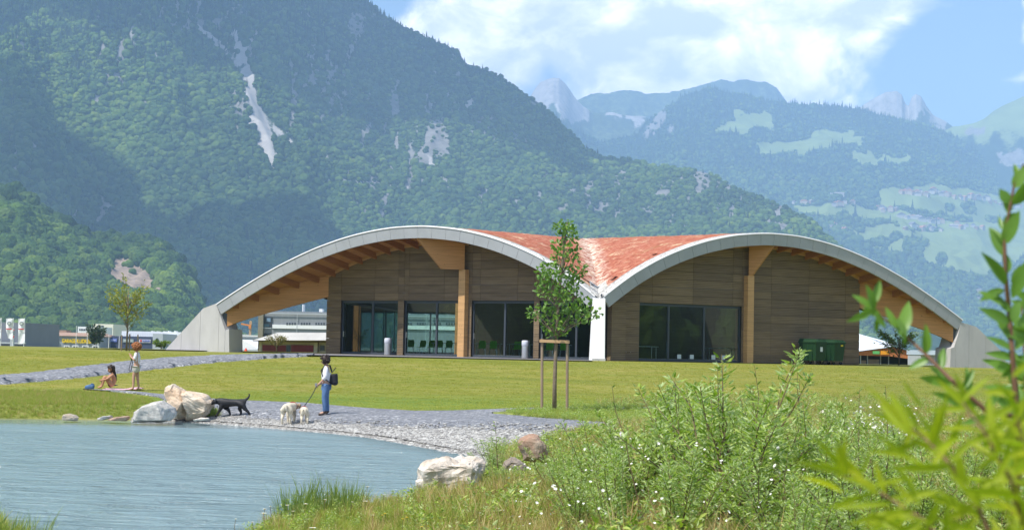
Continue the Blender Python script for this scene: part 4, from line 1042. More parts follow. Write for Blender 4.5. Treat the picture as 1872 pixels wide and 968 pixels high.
chair_px = [(750, 98.5, 0.2, 'chair behind the second window from the wooden post, by its outer frame'), (770, 102, 2.8, 'chair deep inside behind the middle of the second glass door'), (788, 99, 3.0, 'dark-backed chair beside the second glass door mullion'), (803, 97.5, 0.1, 'upright chair just beyond the second glass door mullion'), (820, 96.5, 0.15, 'chair inside the second glass door nearest the wooden post'),
            (880, 91.5, 0.2, 'chair behind the third glass door near the wooden post'), (901, 91, 0.1, 'chair behind the third glass door left of its mullion'), (944, 91.5, 2.9, 'chair in the dark beyond the third glass door mullion'), (958, 90.5, 0.2, 'chair behind the third glass door next to the litter bin'), (1003, 87.5, 0.2, 'chair in the fourth glass door left of the tree trunk'), (1030, 87.5, 0.1, 'chair in the fourth glass door right of the tree trunk')]
for i, (px, Y, rz, lb) in enumerate(chair_px):
    c = CH if i == 0 else copy_tree(CH)
    p = P(px, 640, Y); c.location = (p.x, p.y, FL); c.rotation_euler = (0, 0, rz + PI); tag(c, 'green plastic ' + lb, 'chair', 'green chairs inside the pavilion')
def make_table():
    t = thing('table', '', 'table')
    MB().box(-.8, .8, -.4, .4, .71, .74).build('tabletop', M_TABLE, t)
    for sx_ in (-1, 1):
        for sy in (-1, 1): MB().tube([(sx_ * .7, sy * .32, .71), (sx_ * .7, sy * .32, 0)], 0.018, 6).build('leg', M_STEEL, t)
    return t
TB = make_table()
for i, (px, Y, rz, lb) in enumerate([(815, 98.5, .3, 'table behind the second glass door among green chairs'), (890, 92.8, .3, 'table behind the third glass door between two green chairs'), (950, 92, .3, 'table behind the third glass door beyond its mullion'), (1015, 88.8, .3, 'table behind the fourth glass door at the staked tree'), (1172, 84.6, -.45, 'table at the column end of the wide right window'), (1317, 87.5, -.4, 'table standing alone near the post in the wide right window')]):
    c = TB if i == 0 else copy_tree(TB)
    p = P(px, 640, Y); c.location = (p.x, p.y, FL); c.rotation_euler = (0, 0, rz); tag(c, 'pale ' + lb, 'table', 'tables inside the pavilion')
for i, px in enumerate((1243.5, 1266.5, 1306, 1324)):
    q = WR0 + aR * sx(WR0, aR, px) + nR * -0.055
    o = MB().prism([q + aR * -.12 + Vector((0, 0, .15)), q + aR * .12 + Vector((0, 0, .15)), q + aR * .12 + Vector((0, 0, .37)), q + aR * -.12 + Vector((0, 0, .37))], nR * 0.006).build('paper_notice', mat('white_paper', (0.55, 0.62, 0.62), 0.8, 0.03))
    tag(o, ['small white notice at the foot of the wide window, first from the column', 'small white notice at the foot of the wide window, second from the column', 'small white notice under the lone table in the wide window', 'small white notice at the foot of the wide window nearest the post'][i], 'notice', 'notices low on the wide window')
# litter bins on the terrace
def litter_bin(px, Yoff, lb):
    p = WL0 + aL * sx(WL0, aL, px) + nL * Yoff; t = thing('litter_bin', lb, 'litter bin', (p.x, p.y, 0.012), 0, 'litter bins on the terrace')
    MB().lathe([(.15, 0), (.155, .02), (.155, .80), (.15, .82)], 20).build('body', mat('aluminium_bin', (0.50, 0.51, 0.54), 0.45, 0.05, metal=0.6), t, True)
    MB().lathe([(.158, .62), (.165, .63), (.165, .86), (.13, .90), (.05, .905)], 20).build('hood', mat('pale_bin_hood', (0.55, 0.57, 0.66), 0.5, 0.04), t, True)
    MB().box(.17, .23, .02, .16, 0, .92).build('bracket', M_ALU, t)
litter_bin(716, 0.35, 'silver round litter bin in front of the first glass door'); litter_bin(967, 0.35, 'silver round litter bin beside the third glass door near the tree')
# wheeled waste containers
M_BIN = mat('dark_green_plastic', (0.014, 0.048, 0.019), 0.5, 0.12, 2)
def waste_bin(px, off, lb, sticker):
    p = WR0 + aR * sx(WR0, aR, px) + nR * off; t = thing('waste_container', lb, 'waste container', (p.x, p.y, gz(p.x, p.y) + 0.01), math.atan2(aR.y, aR.x) + 0.12, 'green waste containers by the timber wall')
    b = [(-.33, -.52, .2), (.33, -.52, .2), (.33, .52, .2), (-.33, .52, .2), (-.40, -.62, 1.14), (.40, -.62, 1.14), (.40, .62, 1.14), (-.40, .62, 1.14)]
    MB().add(b, [(3, 2, 1, 0), (4, 5, 6, 7), (0, 1, 5, 4), (1, 2, 6, 5), (2, 3, 7, 6), (3, 0, 4, 7)]).build('body', M_BIN, t)
    MB().box(-.43, .43, -.66, .66, 1.125, 1.185).build('rim', M_BIN, t)
    lid = MB().add([(-.42, -.65, 1.187), (.42, -.65, 1.187), (.42, .65, 1.187), (-.42, .65, 1.187), (-.36, -.5, 1.31), (.36, -.5, 1.31), (.36, .6, 1.36), (-.36, .6, 1.36)], [(3, 2, 1, 0), (4, 5, 6, 7), (0, 1, 5, 4), (1, 2, 6, 5), (2, 3, 7, 6), (3, 0, 4, 7)]).build('lid', M_BIN, t)
    MB().tube([(-.2, -.60, 1.27), (-.2, -.66, 1.29), (.2, -.66, 1.29), (.2, -.60, 1.27)], .014, 6).build('handle', M_BIN, lid)
    for x in (-.27, .27):
        for y in (-.43, .43):
            w = MB().lathe([(.04, -.025), (.09, -.022), (.09, .022), (.04, .025)], 14)
            w.v = [(x + v[2], y + v[0], .09 + v[1]) for v in w.v]; ww = w.build('wheel', mat('tyre_rubber', (0.03, 0.03, 0.03), 0.8), t)
            MB().box(x - .035, x + .035, y - .02, y + .02, .085, .21).build('fork', M_STEEL, ww)
    if sticker == 'white': MB().box(-.06, .11, -.604, -.594, .68, .92).build('label_plate', mat('white_sticker', (0.7, 0.72, 0.72), 0.6), t)
    else: MB().box(.06, .22, -.628, -.618, .98, 1.06).build('label_plate', mat('yellow_sticker', (0.75, 0.55, 0.03), 0.6), t)
    for y0 in (-.3, 0, .3):
        for sx_ in (-1, 1): MB().box(*sorted((sx_ * .345, sx_ * .41)), y0 - .03, y0 + .03, .3, 1.12).build('rib', M_BIN, t)
waste_bin(1462, 1.1, 'green four-wheeled waste container with a white sticker', 'white'); waste_bin(1499, 0.95, 'green four-wheeled waste container with a yellow sticker', 'yellow')

# ------------------------------------------------------------------ buildings beyond the lawn
def X_(px, Y, py=620): return P(px, py, Y).x
def Z_(px, py, Y): return P(px, py, Y).z
def house_box(name, label, cat, px0, px1, pyt, Y, dep, m, base=-2.0, group=None):
    x0, x1 = X_(px0, Y), X_(px1, Y); zt = Z_((px0 + px1) / 2, pyt, Y)
    t = thing(name, label, cat, ((x0 + x1) / 2, Y, base), 0, group)
    wb(MB().box(x0, x1, Y, Y + dep, base, zt), 'wall', m, t)
    return t, x0, x1, zt
def rect_on(t, name, m, px0, px1, py0, py1, Y, off=0.06, parent=None, th=0.06):
    return wb(MB().box(X_(px0, Y), X_(px1, Y), Y - off, Y - off + th, Z_(px0, py1, Y), Z_(px0, py0, Y)), name, m, t, parent)
def framed(t, px0, px1, py0, py1, Y, fm, gm, name='window', f=1.3):
    w = wb(MB().box(X_(px0, Y), X_(px1, Y), Y - .10, Y - .02, Z_(px0, py1, Y), Z_(px0, py0, Y)), name, fm, t)
    wb(MB().box(X_(px0 + f, Y), X_(px1 - f, Y), Y - .14, Y - .105, Z_(px0, py1 - (f if name == 'window' else 0), Y), Z_(px0, py0 + f, Y)), 'pane', gm, t, w)
    wb(MB().box(X_((px0 + px1) / 2 - .25, Y), X_((px0 + px1) / 2 + .25, Y), Y - .18, Y - .145, Z_(px0, py1 - f, Y), Z_(px0, py0 + f, Y)), 'glazing_bar', fm, t, w)
    return w
def text_mesh(name, body, x, y, z, h, width, m, root, parent=None, bold=0.0):
    cu = bpy.data.curves.new(name, 'FONT'); cu.body = body; cu.size = h * 1.4; cu.extrude = 0.06; cu.offset = bold
    tmp = bpy.data.objects.new(name, cu); COL.objects.link(tmp); bpy.context.view_layer.update()
    me = bpy.data.meshes.new_from_object(tmp.evaluated_get(bpy.context.evaluated_depsgraph_get())); bpy.data.objects.remove(tmp)
    co = np.zeros(len(me.vertices) * 3); me.vertices.foreach_get('co', co); co = co.reshape(-1, 3)
    w = np.ptp(co[:, 0]); hh = np.ptp(co[:, 1]); o = root.location
    V = np.stack([x + (co[:, 0] - co[:, 0].min()) * width / w - o.x, y - co[:, 2] - o.y, z + (co[:, 1] - co[:, 1].min()) * h / hh - o.z], -1)
    me.vertices.foreach_set('co', V.ravel()); me.materials.clear(); me.materials.append(m); me.update()
    return link(bpy.data.objects.new(name, me), parent or root)
M_GW = mat('grey_render', (0.27, 0.30, 0.35), 0.85, 0.06, 0.4); M_WF = mat('white_frames', (0.78, 0.78, 0.78), 0.6, 0.03)
M_DG = mat('dark_glazing', (0.06, 0.075, 0.10), 0.25, 0.2, 0.6, spec=0.5); M_BR = mat('brown_roof', (0.33, 0.22, 0.165), 0.85, 0.12, 0.5)
M_NAVY = mat('navy_cladding', (0.055, 0.07, 0.125), 0.6, 0.08, 0.3, stretch=(1, 1, 8)); M_WH = mat('white_cladding', (0.74, 0.76, 0.78), 0.6, 0.05, 0.2)
M_PG = mat('pale_grey_cladding', (0.40, 0.44, 0.48), 0.6, 0.05, 0.3); M_YEL = mat('yellow_letters', (0.85, 0.60, 0.0), 0.5, 0.03)
YG = 375
# garage
gt, gx0, gx1, gzt = house_box('garage', 'grey car garage with large yellow letters and white framed doors', 'garage', 58, 183, 613.5, YG, 18, M_GW)
rz0 = Z_(140, 607.5, YG + 6)
wb(MB().add([(gx0 + 4, YG - .5, gzt), (gx1 + .3, YG - .5, gzt), (gx1 + .3, YG + 18.5, gzt), (gx0 + 4, YG + 18.5, gzt), (X_(108, YG + 8), YG + 8, rz0), (gx1 - 1, YG + 8, rz0)], [(0, 1, 5, 4), (1, 2, 5), (2, 3, 4, 5), (3, 0, 4), (3, 2, 1, 0)]), 'roof', M_BR, gt)
wb(MB().box(X_(108, YG + 9), X_(121, YG + 9), YG + 9, YG + 13, gzt, Z_(115, 603, YG + 9)), 'dormer', M_BR, gt)
for a, b in ((66, 73), (82.5, 91), (95.5, 104)):
    w = framed(gt, a, b, 617.5, 628, YG, M_WF, M_DG); wb(MB().box(X_(a - 1.5, YG), X_(b + 1.5, YG), YG - .9, YG - .02, Z_(a, 617.8, YG), Z_(a, 616.6, YG)), 'awning', M_WF, gt, w)
for a, b in ((117.5, 127.5), (133, 144), (151, 162.5), (169.5, 181)): framed(gt, a, b, 630.5, 642.5, YG, M_WF, M_DG, 'door', 1.6)
wb(MB().box(X_(78, YG), X_(93, YG), YG - 1.6, YG - .02, Z_(85, 636.6, YG), Z_(85, 635.2, YG)), 'canopy', M_WF, gt); framed(gt, 80.5, 91, 637, 643, YG, M_GW, M_DG, 'door', 0.8)
text_mesh('sign_lettering', 'GARAGE R.UDRESSY SA', X_(114, YG), YG - .25, Z_(114, 626.0, YG), 7.3 / F * YG, X_(181.5, YG) - X_(114, YG), M_YEL, gt, bold=0.035)
# showroom at the frame edge, with a canopy
st, *_ = house_box('showroom', 'dark grey showroom block behind the white banners', 'building', -60, 45.5, 588.5, 330, 25, mat('slate_cladding', (0.17, 0.185, 0.215), 0.6, 0.08, 0.2))
rect_on(st, 'canopy', M_PG, -60, 44, 623.5, 626, 328, 1.5, th=3); rect_on(st, 'shopfront', M_DG, -60, 43, 626.5, 645, 330)
for a in (4, 20): rect_on(st, 'poster', mat('shop_poster', (0.45, 0.38, 0.35), 0.7, 0.3, 1), a, a + 12, 632, 641, 330, .12)
at, *_ = house_box('annex', 'low slate grey annex between the showroom and the garage', 'building', 45.5, 60, 617, 352, 14, bpy.data.materials['slate_cladding'])
rect_on(at, 'parapet', M_WF, 47.5, 58.5, 616.6, 618, 352, .2); rect_on(at, 'window', M_DG, 46.5, 57, 628.5, 634, 352)
# banners
M_BANNER = mat('white_banner_cloth', (0.72, 0.74, 0.76), 0.8, 0.04); M_RED = mat('red_print', (0.55, 0.03, 0.04), 0.6, 0.03); M_INK = mat('dark_print', (0.10, 0.12, 0.14), 0.6)
def banner(pxp, px0, px1, pyt, pyb, lb, sw, emblem=True):
    Y = 285; t = thing('banner', lb, 'banner', (X_(pxp, Y), Y, -1.6), 0, 'white advertising banners')
    wb(MB().tube([(X_(pxp, Y), Y, -1.6), (X_(pxp, Y), Y, Z_(pxp, pyt - .5, Y))], 0.06, 8), 'pole', M_WF, t)
    V = []; nr_, nc_ = 24, 8
    for k in (0, 1):
        for i in range(nr_):
            v = i / (nr_ - 1)
            for j in range(nc_):
                u = j / (nc_ - 1); cx = px0 + (px1 - px0) * u; cy = pyt + (pyb - pyt) * v
                cx += sw * max(0, v - 0.55) * (1 - u) * 14; cy -= (1 - u) * max(0, v - 0.6) * 9 * (1 if sw > 0 else -.3)
                p = P(cx, cy, Y - 0.12 + 0.10 * math.sin(u * 5 + v * 7)); V.append((p.x, p.y + k * .03, p.z))
    fs = []; n_ = nr_ * nc_
    for i in range(nr_ - 1):
        for j in range(nc_ - 1):
            a = i * nc_ + j; fs += [(a, a + 1, a + nc_ + 1, a + nc_), (n_ + a + nc_, n_ + a + nc_ + 1, n_ + a + 1, n_ + a)]
    c = wb(MB().add(V, fs), 'cloth', M_BANNER, t, None, True)
    if emblem:
        cx, cy = (px0 + px1) / 2 - .3, pyt + 9.2; ce = P(cx, cy, Y - .32); r = 3.7 / F * Y
        ring = MB(); n = 24
        for ro, ri, mm, nm, dy in ((r, r * .68, M_INK, 'emblem_ring', 0), (r * .62, r * .2, mat('pale_green_print', (0.42, 0.47, 0.42), 0.6), 'emblem_field', .005)):
            mb = MB(); vs = [(ce.x + q * math.cos(2 * PI * k / n), ce.y - dy, ce.z + q * math.sin(2 * PI * k / n)) for q in (ro, ri) for k in range(n)]
            wb(mb.add(vs, [(k, (k + 1) % n, n + (k + 1) % n, n + k) for k in range(n)]), nm, mm, t, c)
        wb(MB().box(X_(px0 + .4, Y), X_(px1 - 1.6, Y), Y - .33, Y - .31, Z_(px0, pyt + 20, Y), Z_(px0, pyt + 18.2, Y)), 'red_stripe', M_RED, t, c)
banner(23.3, 11, 23.3, 581.5, 621, 'white banner with round emblem and red stripe beside the pylon', 0.6)
banner(43.5, 33.5, 45.5, 581.8, 627.5, 'white banner with round emblem nearest the garage', -0.15)
banner(1.6, -10, 1.6, 581, 619, 'white banner cut off by the picture edge', 0.3)
py_t = thing('pylon_sign', 'slim pale pylon sign with dark and red lettering', 'sign', (X_(21.5, 300), 300, -1.7))
wb(MB().box(X_(18.5, 300), X_(24.8, 300), 300, 300.6, -1.7, Z_(21, 600, 300)), 'pillar', M_PG, py_t)
for k, (pyy, mm) in enumerate(((603, M_RED), (606.5, M_INK), (610, M_INK), (615, M_RED))): rect_on(py_t, 'mark', mm, 22.2, 25.6, pyy - (1.4 if k < 3 else 2), pyy + (1.0 if k < 3 else 2), 300, .05)
# parked white car, roof seen over the lawn
def car(px, Y, lb):
    t = thing('parked_car', lb, 'car', (X_(px, Y), Y, gz(X_(px, Y), Y)))
    side = [(-2.1, .25), (2.1, .25), (2.15, .75), (1.95, .95), (1.2, 1.05), (.65, 1.52), (-.9, 1.55), (-1.7, 1.08), (-2.1, .95)]
    MB().prism([(x, -.85, z) for x, z in side], (0, 1.7, 0)).build('body', mat('white_car_paint', (0.78, 0.78, 0.78), 0.3, 0.02, spec=0.6), t)
    for y in (-.862, .852): MB().prism([(x, y, z) for x, z in ((1.05, 1.07), (.6, 1.45), (-.85, 1.48), (-1.45, 1.08))], (0, .01, 0)).build('side_window', M_DG, t)
    MB().prism([(1.19, -.7, 1.08), (1.19, .7, 1.08), (.69, .66, 1.5), (.69, -.66, 1.5)], (.012, 0, .012)).build('windscreen', M_DG, t)
    for x in (-1.3, 1.3):
        for y in (-.8, .8):
            w = MB().lathe([(.2, -.1), (.32, -.09), (.32, .09), (.2, .1)], 18); w.v = [(x + v[0], y + v[2], .32 + v[1]) for v in w.v]; ww = w.build('tyre', bpy.data.materials['tyre_rubber'], t)
            r = MB().lathe([(.05, -.112), (.19, -.108), (.19, .108), (.05, .112)], 14); r.v = [(x + v[0], y + v[2], .32 + v[1]) for v in r.v]; r.build('rim', M_STEEL, ww)
    for y in (-.6, .6): MB().box(2.1, 2.16, y - .15, y + .15, .68, .82).build('headlight', mat('lamp_glass', (0.7, 0.7, 0.72), 0.2), t)
    return t
c = car(38, 170, 'white parked car with only its roof above the lawn crest'); c.scale = (0.95, 1, 1.0); c.location.z = Z_(38, 638.6, 170) - 1.55
# buildings behind the garage
bt, *_ = house_box('house', 'small house with brown eaves behind the garage roof', 'house', 54, 84, 602.5, 420, 10, mat('beige_render', (0.45, 0.41, 0.36), 0.85, 0.1))
rect_on(bt, 'roof', M_BR, 53, 86, 600.6, 602.6, 419, .5, th=11)
for a in (57, 64.5, 72, 78): framed(bt, a, a + 4.2, 604.2, 608.5, 420, M_WF, M_DG, 'window', .6)
wb(MB().box(X_(81, 424), X_(89, 424), 424, 428, Z_(85, 604, 424), Z_(85, 594.8, 424)), 'chimney', M_WF, bt)
lt = thing('excavator', 'yellow excavator boom raised behind the garage', 'excavator', (X_(90, 405), 405, -2))
M_DIG = mat('yellow_machine_paint', (0.72, 0.5, 0.02), 0.5, 0.1)
wb(MB().box(X_(78, 405), X_(90, 405), 405, 408, -2, Z_(84, 609, 405)), 'cab', M_DIG, lt)
for nm, pts in (('boom', [(86, 608), (89, 600.5), (93, 598.2)]), ('stick', [(93, 598.2), (97.5, 602), (98.5, 606.5)]), ('bucket', [(98.5, 606.5), (96, 609.5), (92, 609)])):
    wb(MB().tube([P(x, y, 405) for x, y in pts], .20, 6), nm, M_DIG, lt)
pt, *_ = house_box('office_block', 'flat white office block with a dark ribbon window', 'building', 141.5, 181, 596.8, 430, 14, M_WH)
rect_on(pt, 'ribbon_window', M_DG, 144, 179, 600.4, 603.6, 430)
for k, a in enumerate(np.arange(147, 178, 4.4)): rect_on(pt, 'mullion', M_WF, a, a + .5, 600.3, 603.7, 430, .13)
wt_, *_ = house_box('warehouse', 'tall cream white warehouse behind the young tree', 'building', 169.5, 206, 591.8, 460, 20, mat('cream_cladding', (0.72, 0.70, 0.60), 0.7, 0.05))
for a, b_ in ((176, 182), (184, 189)): rect_on(wt_, 'window', M_DG, a, b_, 594.5, 600.5, 460)
for px, pyt, lb in ((139.2, 596.5, 'first'), (159.5, 597, 'second'), (179.5, 597.5, 'third'), (199, 612, 'fourth'), (218, 614, 'fifth')):
    t = thing('flagpole', 'bare white flagpole, %s from the banners' % lb, 'flagpole', (X_(px, 340), 340, -1.7), 0, 'bare flagpoles before the garage')
    MB().tube([(0, 0, 0), (0, 0, Z_(px, pyt, 340) + 1.7)], [.07, .045], 8).build('pole', M_WF, t); MB().lathe([(.02, 0), (.09, .05), (.02, .12)], 8, (0, 0, Z_(px, pyt, 340) + 1.7)).build('finial', M_WF, t)
# navy hall with signs
nt, *_ = house_box('navy_hall', 'dark blue hall with three bright sign panels', 'building', 184, 279, 614, 385, 20, M_NAVY)
for k, (a, b_, cc, txt, tcol) in enumerate(((201.5, 214, (0.16, 0.22, 0.60), '', None), (225, 244.5, (0.30, 0.36, 0.37), '', None), (254.5, 275.5, (0.62, 0.63, 0.68), 'SUZUKI', (0.03, 0.06, 0.5)))):
    sgn = rect_on(nt, 'sign_panel', mat('sign_face_%s' % ('blue', 'grey', 'white')[k], cc, 0.5, 0.03), a, b_, 618.2 + k * .8, 624.2 + k * .8, 385, .2, th=.15)
    if txt:
        text_mesh('sign_text', txt, X_(261, 385), 385 - .24, Z_(261, 624.2, 385), 3.4 / F * 385, X_(274, 385) - X_(261, 385), mat('blue_print', tcol, 0.5), nt, sgn)
        text_mesh('sign_mark', 'S', X_(256, 385), 385 - .24, Z_(256, 624.5, 385), 4.2 / F * 385, X_(260, 385) - X_(256, 385), M_RED, nt, sgn, bold=.03)
    elif k == 0: rect_on(nt, 'sign_band', mat('pale_blue_print', (0.45, 0.5, 0.75), 0.5), a + 2.5, b_ - 2, 620.3, 622.2, 385, .24, sgn, .02)
    else: rect_on(nt, 'sign_band', mat('pale_print', (0.5, 0.55, 0.56), 0.5), a + 2, b_ - 2, 621, 623, 385, .24, sgn, .02)
ht, *_ = house_box('white_hall', 'long white corrugated hall behind the navy one', 'building', 222, 420, 606.5, 400, 30, M_WH)
for k, px in enumerate(np.arange(226, 300, 4.2)): rect_on(ht, 'rib', M_WF, px, px + .35, 608, 616, 400)
for px in (276, 286, 298, 306, 318, 385): wb(MB().box(X_(px, 405), X_(px + 2.4, 405), 405, 408, Z_(px, 609, 405), Z_(px, 604.6 + (px % 3) * .4, 405)), 'roof_vent', M_WF, ht)
ct, *_ = house_box('grey_hall', 'pale grey hall end with one round window', 'building', 279.2, 297.5, 609.5, 384, 24, M_PG)
rw = MB().lathe([(.02, 0), (1, 0), (1, .15), (.02, .15)], 20); cpt = P(287.5, 620.5, 384); rw.v = [(cpt.x + v[0] * .34, cpt.y - .05 - v[2], cpt.z + v[1] * .38) for v in rw.v]; wb(rw, 'round_window', M_DG, ct)
gh, *_ = house_box('silver_hall', 'silver hall with a white roof edge seen under the arch', 'building', 405, 473, 612.5, 240, 20, mat('silver_cladding', (0.34, 0.38, 0.44), 0.5, 0.08, 0.3, stretch=(6, 1, 1)), -1.2)
rect_on(gh, 'roof_edge', M_WF, 404, 473.5, 611.2, 613, 240, .2)
# white tent
tt = thing('tent', 'white marquee tent under the arch between abutment and shed', 'tent', (X_(440, 165), 165, -.6))
q = [(402, 642.5), (402, 620.5), (443, 620.3), (457, 628), (471, 636.5), (471, 642.5)]
wb(MB().prism([P(x, y, 165) for x, y in q], (0, 9, 0)), 'canvas', mat('white_canvas', (0.84, 0.84, 0.84), 0.7, 0.02), tt)
wb(MB().bar(P(400, 641.6, 164.5), P(472, 641.6, 164.5), .12, .35), 'ground_rail', M_PG, tt)
for px, py0, lb in ((421.5, 638.2, 'low orange-red barrier foot beside the abutment'), (450, 635.5, 'orange-red traffic cone before the white tent')):
    Y = 120; bz_ = Z_(px, 642.6, Y); t = thing('traffic_cone', lb, 'cone', (X_(px, Y), Y, bz_)); hh = Z_(px, py0, Y) - bz_
    MB().box(-.17, .17, -.17, .17, 0, .04).build('base', M_RED if 0 else mat('orange_red_plastic', (0.62, 0.06, 0.03), 0.5), t)
    MB().lathe([(.14 if hh > .2 else .2, .04), (.03 if hh > .2 else .12, hh)], 12).build('cone', MATS['orange_red_plastic'], t)
# long grey office building and the cream shed
ot, ox0, ox1, ozt = house_box('office_building', 'long grey ribbed office building behind the cream shed', 'building', 475, 860, 571.5, 215, 25, mat('ribbed_grey_cladding', (0.25, 0.27, 0.30), 0.55, 0.08, 0.3, stretch=(8, 1, 1)), -1.0)
rect_on(ot, 'corner_pier', mat('olive_pier', (0.23, 0.21, 0.16), 0.8), 472, 481, 571, 617, 214.6, .5, th=1); rect_on(ot, 'coping', M_PG, 472, 860, 570.5, 572.6, 215, .25)
wd_ = rect_on(ot, 'window', M_ALU, 481, 497, 579, 597.5, 215, .12); rect_on(ot, 'pane', mat('sky_glass', (0.20, 0.30, 0.42), 0.2), 486.5, 494, 581, 587.5, 215, .18, wd_); rect_on(ot, 'pane', mat('teal_glass', (0.10, 0.17, 0.22), 0.2), 481.8, 492, 591.5, 597, 215, .18, wd_)
rect_on(ot, 'balcony_rail', M_PG, 480, 497, 598.3, 599.4, 215, .7, th=.1); rect_on(ot, 'loggia', M_ALU, 480.5, 496.5, 608.5, 617, 215, .1)
for a, b_ in ((497.5, 662), (664, 860)): rect_on(ot, 'white_band', M_WH, a, b_, 592.6, 599.6, 215, .16)
for k, a in enumerate(np.arange(523, 860, 26.5)):
    for d in (0, 4.8, 9.6, 14.4): rect_on(ot, 'window', M_DG, a + d, a + d + 3.0, 589.5, 593.6, 215, .18)
for px in (542, 620, 700, 790): rect_on(ot, 'downpipe', M_PG, px, px + .9, 573, 610, 215, .2)
for px, w_ in ((551, 1.5), (582, 6), (632, 7), (668, 9), (705, 6), (742, 8), (775, 5), (815, 6)): wb(MB().box(X_(px, 222), X_(px + w_, 222), 222, 224, ozt - .1, ozt + (.55 if w_ > 3 else 1.1)), 'roof_light', M_WF, ot)
hx, *_ = house_box('apartment_block', 'pale block with balconies seen through the first glass door', 'building', 634, 664, 557, 330, 15, M_WH, -1.5)
for k in range(4): rect_on(hx, 'balcony', M_WF, 634, 643, 558.5 + k * 4, 560.3 + k * 4, 330, 1.2, th=1.2)
sh_, *_ = house_box('shed', 'cream shed with two wide dark red doors', 'shed', 473, 720, 622.5, 128, 9, mat('cream_render', (0.50, 0.44, 0.31), 0.85, 0.08, .6), -.5)
rr = [P(461, 621.5, 126.8), P(735, 621.5, 126.8)]; r2 = [P(508, 607.5, 131), P(735, 607.5, 131)]; bk_ = [Vector((rr[0].x, 138, rr[0].z)), Vector((rr[1].x, 138, rr[1].z))]
wb(MB().add([rr[0], rr[1], r2[1], r2[0], bk_[1], bk_[0]], [(0, 1, 2, 3), (3, 2, 4, 5), (0, 3, 5), (1, 4, 2), (0, 5, 4, 1)]), 'roof', mat('fibre_cement_roof', (0.45, 0.435, 0.40), 0.85, 0.12, 0.5, stretch=(1.5, .3, 1)), sh_)
rect_on(sh_, 'eaves_board', mat('dark_brown_board', (0.10, 0.07, 0.05), 0.7), 463, 735, 621.4, 623, 127.6, .3)
M_RD = mat('dark_red_door', (0.27, 0.055, 0.055), 0.6, 0.1)
for a, b_ in ((480.5, 523.5), (533, 573.5)):
    dd = rect_on(sh_, 'door', M_RD, a, b_, 629.8, 643.2, 128, .09)
    for k in np.linspace(a, b_, 7)[1:-1]: rect_on(sh_, 'batten', mat('dark_red_batten', (0.20, 0.04, 0.04), 0.6), k - .25, k + .25, 629.8, 643.2, 128, .13, dd, .03)
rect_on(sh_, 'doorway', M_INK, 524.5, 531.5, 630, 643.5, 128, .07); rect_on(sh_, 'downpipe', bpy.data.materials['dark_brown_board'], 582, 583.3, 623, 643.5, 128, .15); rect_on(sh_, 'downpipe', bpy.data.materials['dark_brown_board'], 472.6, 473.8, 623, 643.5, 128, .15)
rect_on(sh_, 'window', M_DG, 586, 594, 631, 640, 128, .09)
for a, b_ in ((474.5, 479), (574.5, 581)): rect_on(sh_, 'corner_pilaster', mat('pale_stone', (0.6, 0.55, 0.42), 0.8), a, b_, 624, 644, 128, .12)
# crane jib behind
kt = thing('crane', 'orange crane jib in the gap under the arch', 'crane', (X_(456, 260), 260, -1))
M_ORG = mat('orange_machine_paint', (0.62, 0.22, 0.05), 0.5)
wb(MB().bar((X_(456, 260), 260, -1), (X_(457.5, 260), 260, Z_(457, 586, 260)), .35, .35), 'mast', mat('tan_mast', (0.40, 0.28, 0.16), 0.6), kt)
wb(MB().bar(P(441, 591.5, 260), P(457, 594.5, 260), .3, .22), 'jib', M_ORG, kt); wb(MB().box(X_(454.6, 260), X_(458.6, 260), 259.6, 260.4, Z_(456, 600, 260), Z_(456, 593, 260)), 'cab', M_ORG, kt)
# lattice mast seen through the second glass door
mt_ = thing('lattice_mast', 'pale lattice mast seen through the second glass door', 'mast', (X_(782, 190), 190, -.8)); zt_ = Z_(782, 565, 190)
lm = MB()
for x in (-.3, .3): lm.bar((X_(783, 190) + x, 190, -.8), (X_(783, 190) + x, 190, zt_), .06, .06)
for k in np.arange(-.8, zt_, .7): lm.bar((X_(783, 190) - .3, 190, k), (X_(783, 190) + .3, 190, k + .6), .04, .04)
wb(lm, 'frame', M_PG, mt_); wb(MB().box(X_(779, 190), X_(787, 190), 189.7, 190.3, zt_ - .05, zt_ + .12), 'lamp_bar', M_WF, mt_)
# low building to the right under the arch
rt_, *_ = house_box('barn', 'low building with orange fascia and white roof right of the dark wall', 'building', 1560, 1700, 648.5, 135, 12, mat('dark_blue_boarding', (0.05, 0.06, 0.09), 0.7, 0.15), -.6)
e0_, e1_ = P(1560, 643.5, 133), P(1632, 634, 133); m0, m1 = P(1560, 627.5, 137), P(1632, 627, 137); r1_ = P(1712, 655, 133)
wb(MB().prism([e0_ + Vector((0, 0, -.30)), e0_, e1_, r1_, r1_ + Vector((0, 0, -.35)), e1_ + Vector((0, 0, -.75)), P(1560, 648.5, 133)], (0, .25, 0)), 'fascia', mat('orange_boards', (0.42, 0.155, 0.055), 0.7, 0.2, 3, stretch=(6, 1, 1)), rt_)
wb(MB().add([e0_ + Vector((0, -.2, .05)), e1_ + Vector((0, -.2, .05)), m1, m0, e0_ + Vector((0, 13, 1.2)), e1_ + Vector((0, 13, 1.2)), r1_ + Vector((0, -.2, .05)), r1_ + Vector((0, 13, .6))], [(0, 1, 2, 3), (3, 2, 5, 4), (1, 6, 7, 5)]), 'roof', mat('pale_sheet_roof', (0.66, 0.70, 0.75), 0.5, 0.06), rt_)
rect_on(rt_, 'sign_panel', mat('green_sign', (0.12, 0.42, 0.13), 0.5), 1595, 1607.5, 641, 646.5, 133, .15); rect_on(rt_, 'sign_panel', mat('orange_sign', (0.72, 0.30, 0.02), 0.5), 1609.5, 1624, 640.5, 647.5, 133, .15)
for px in (1572, 1584.5, 1608.5, 1623): rect_on(rt_, 'post', M_PG, px, px + 1.2, 648, 669, 134, .3, th=.15)
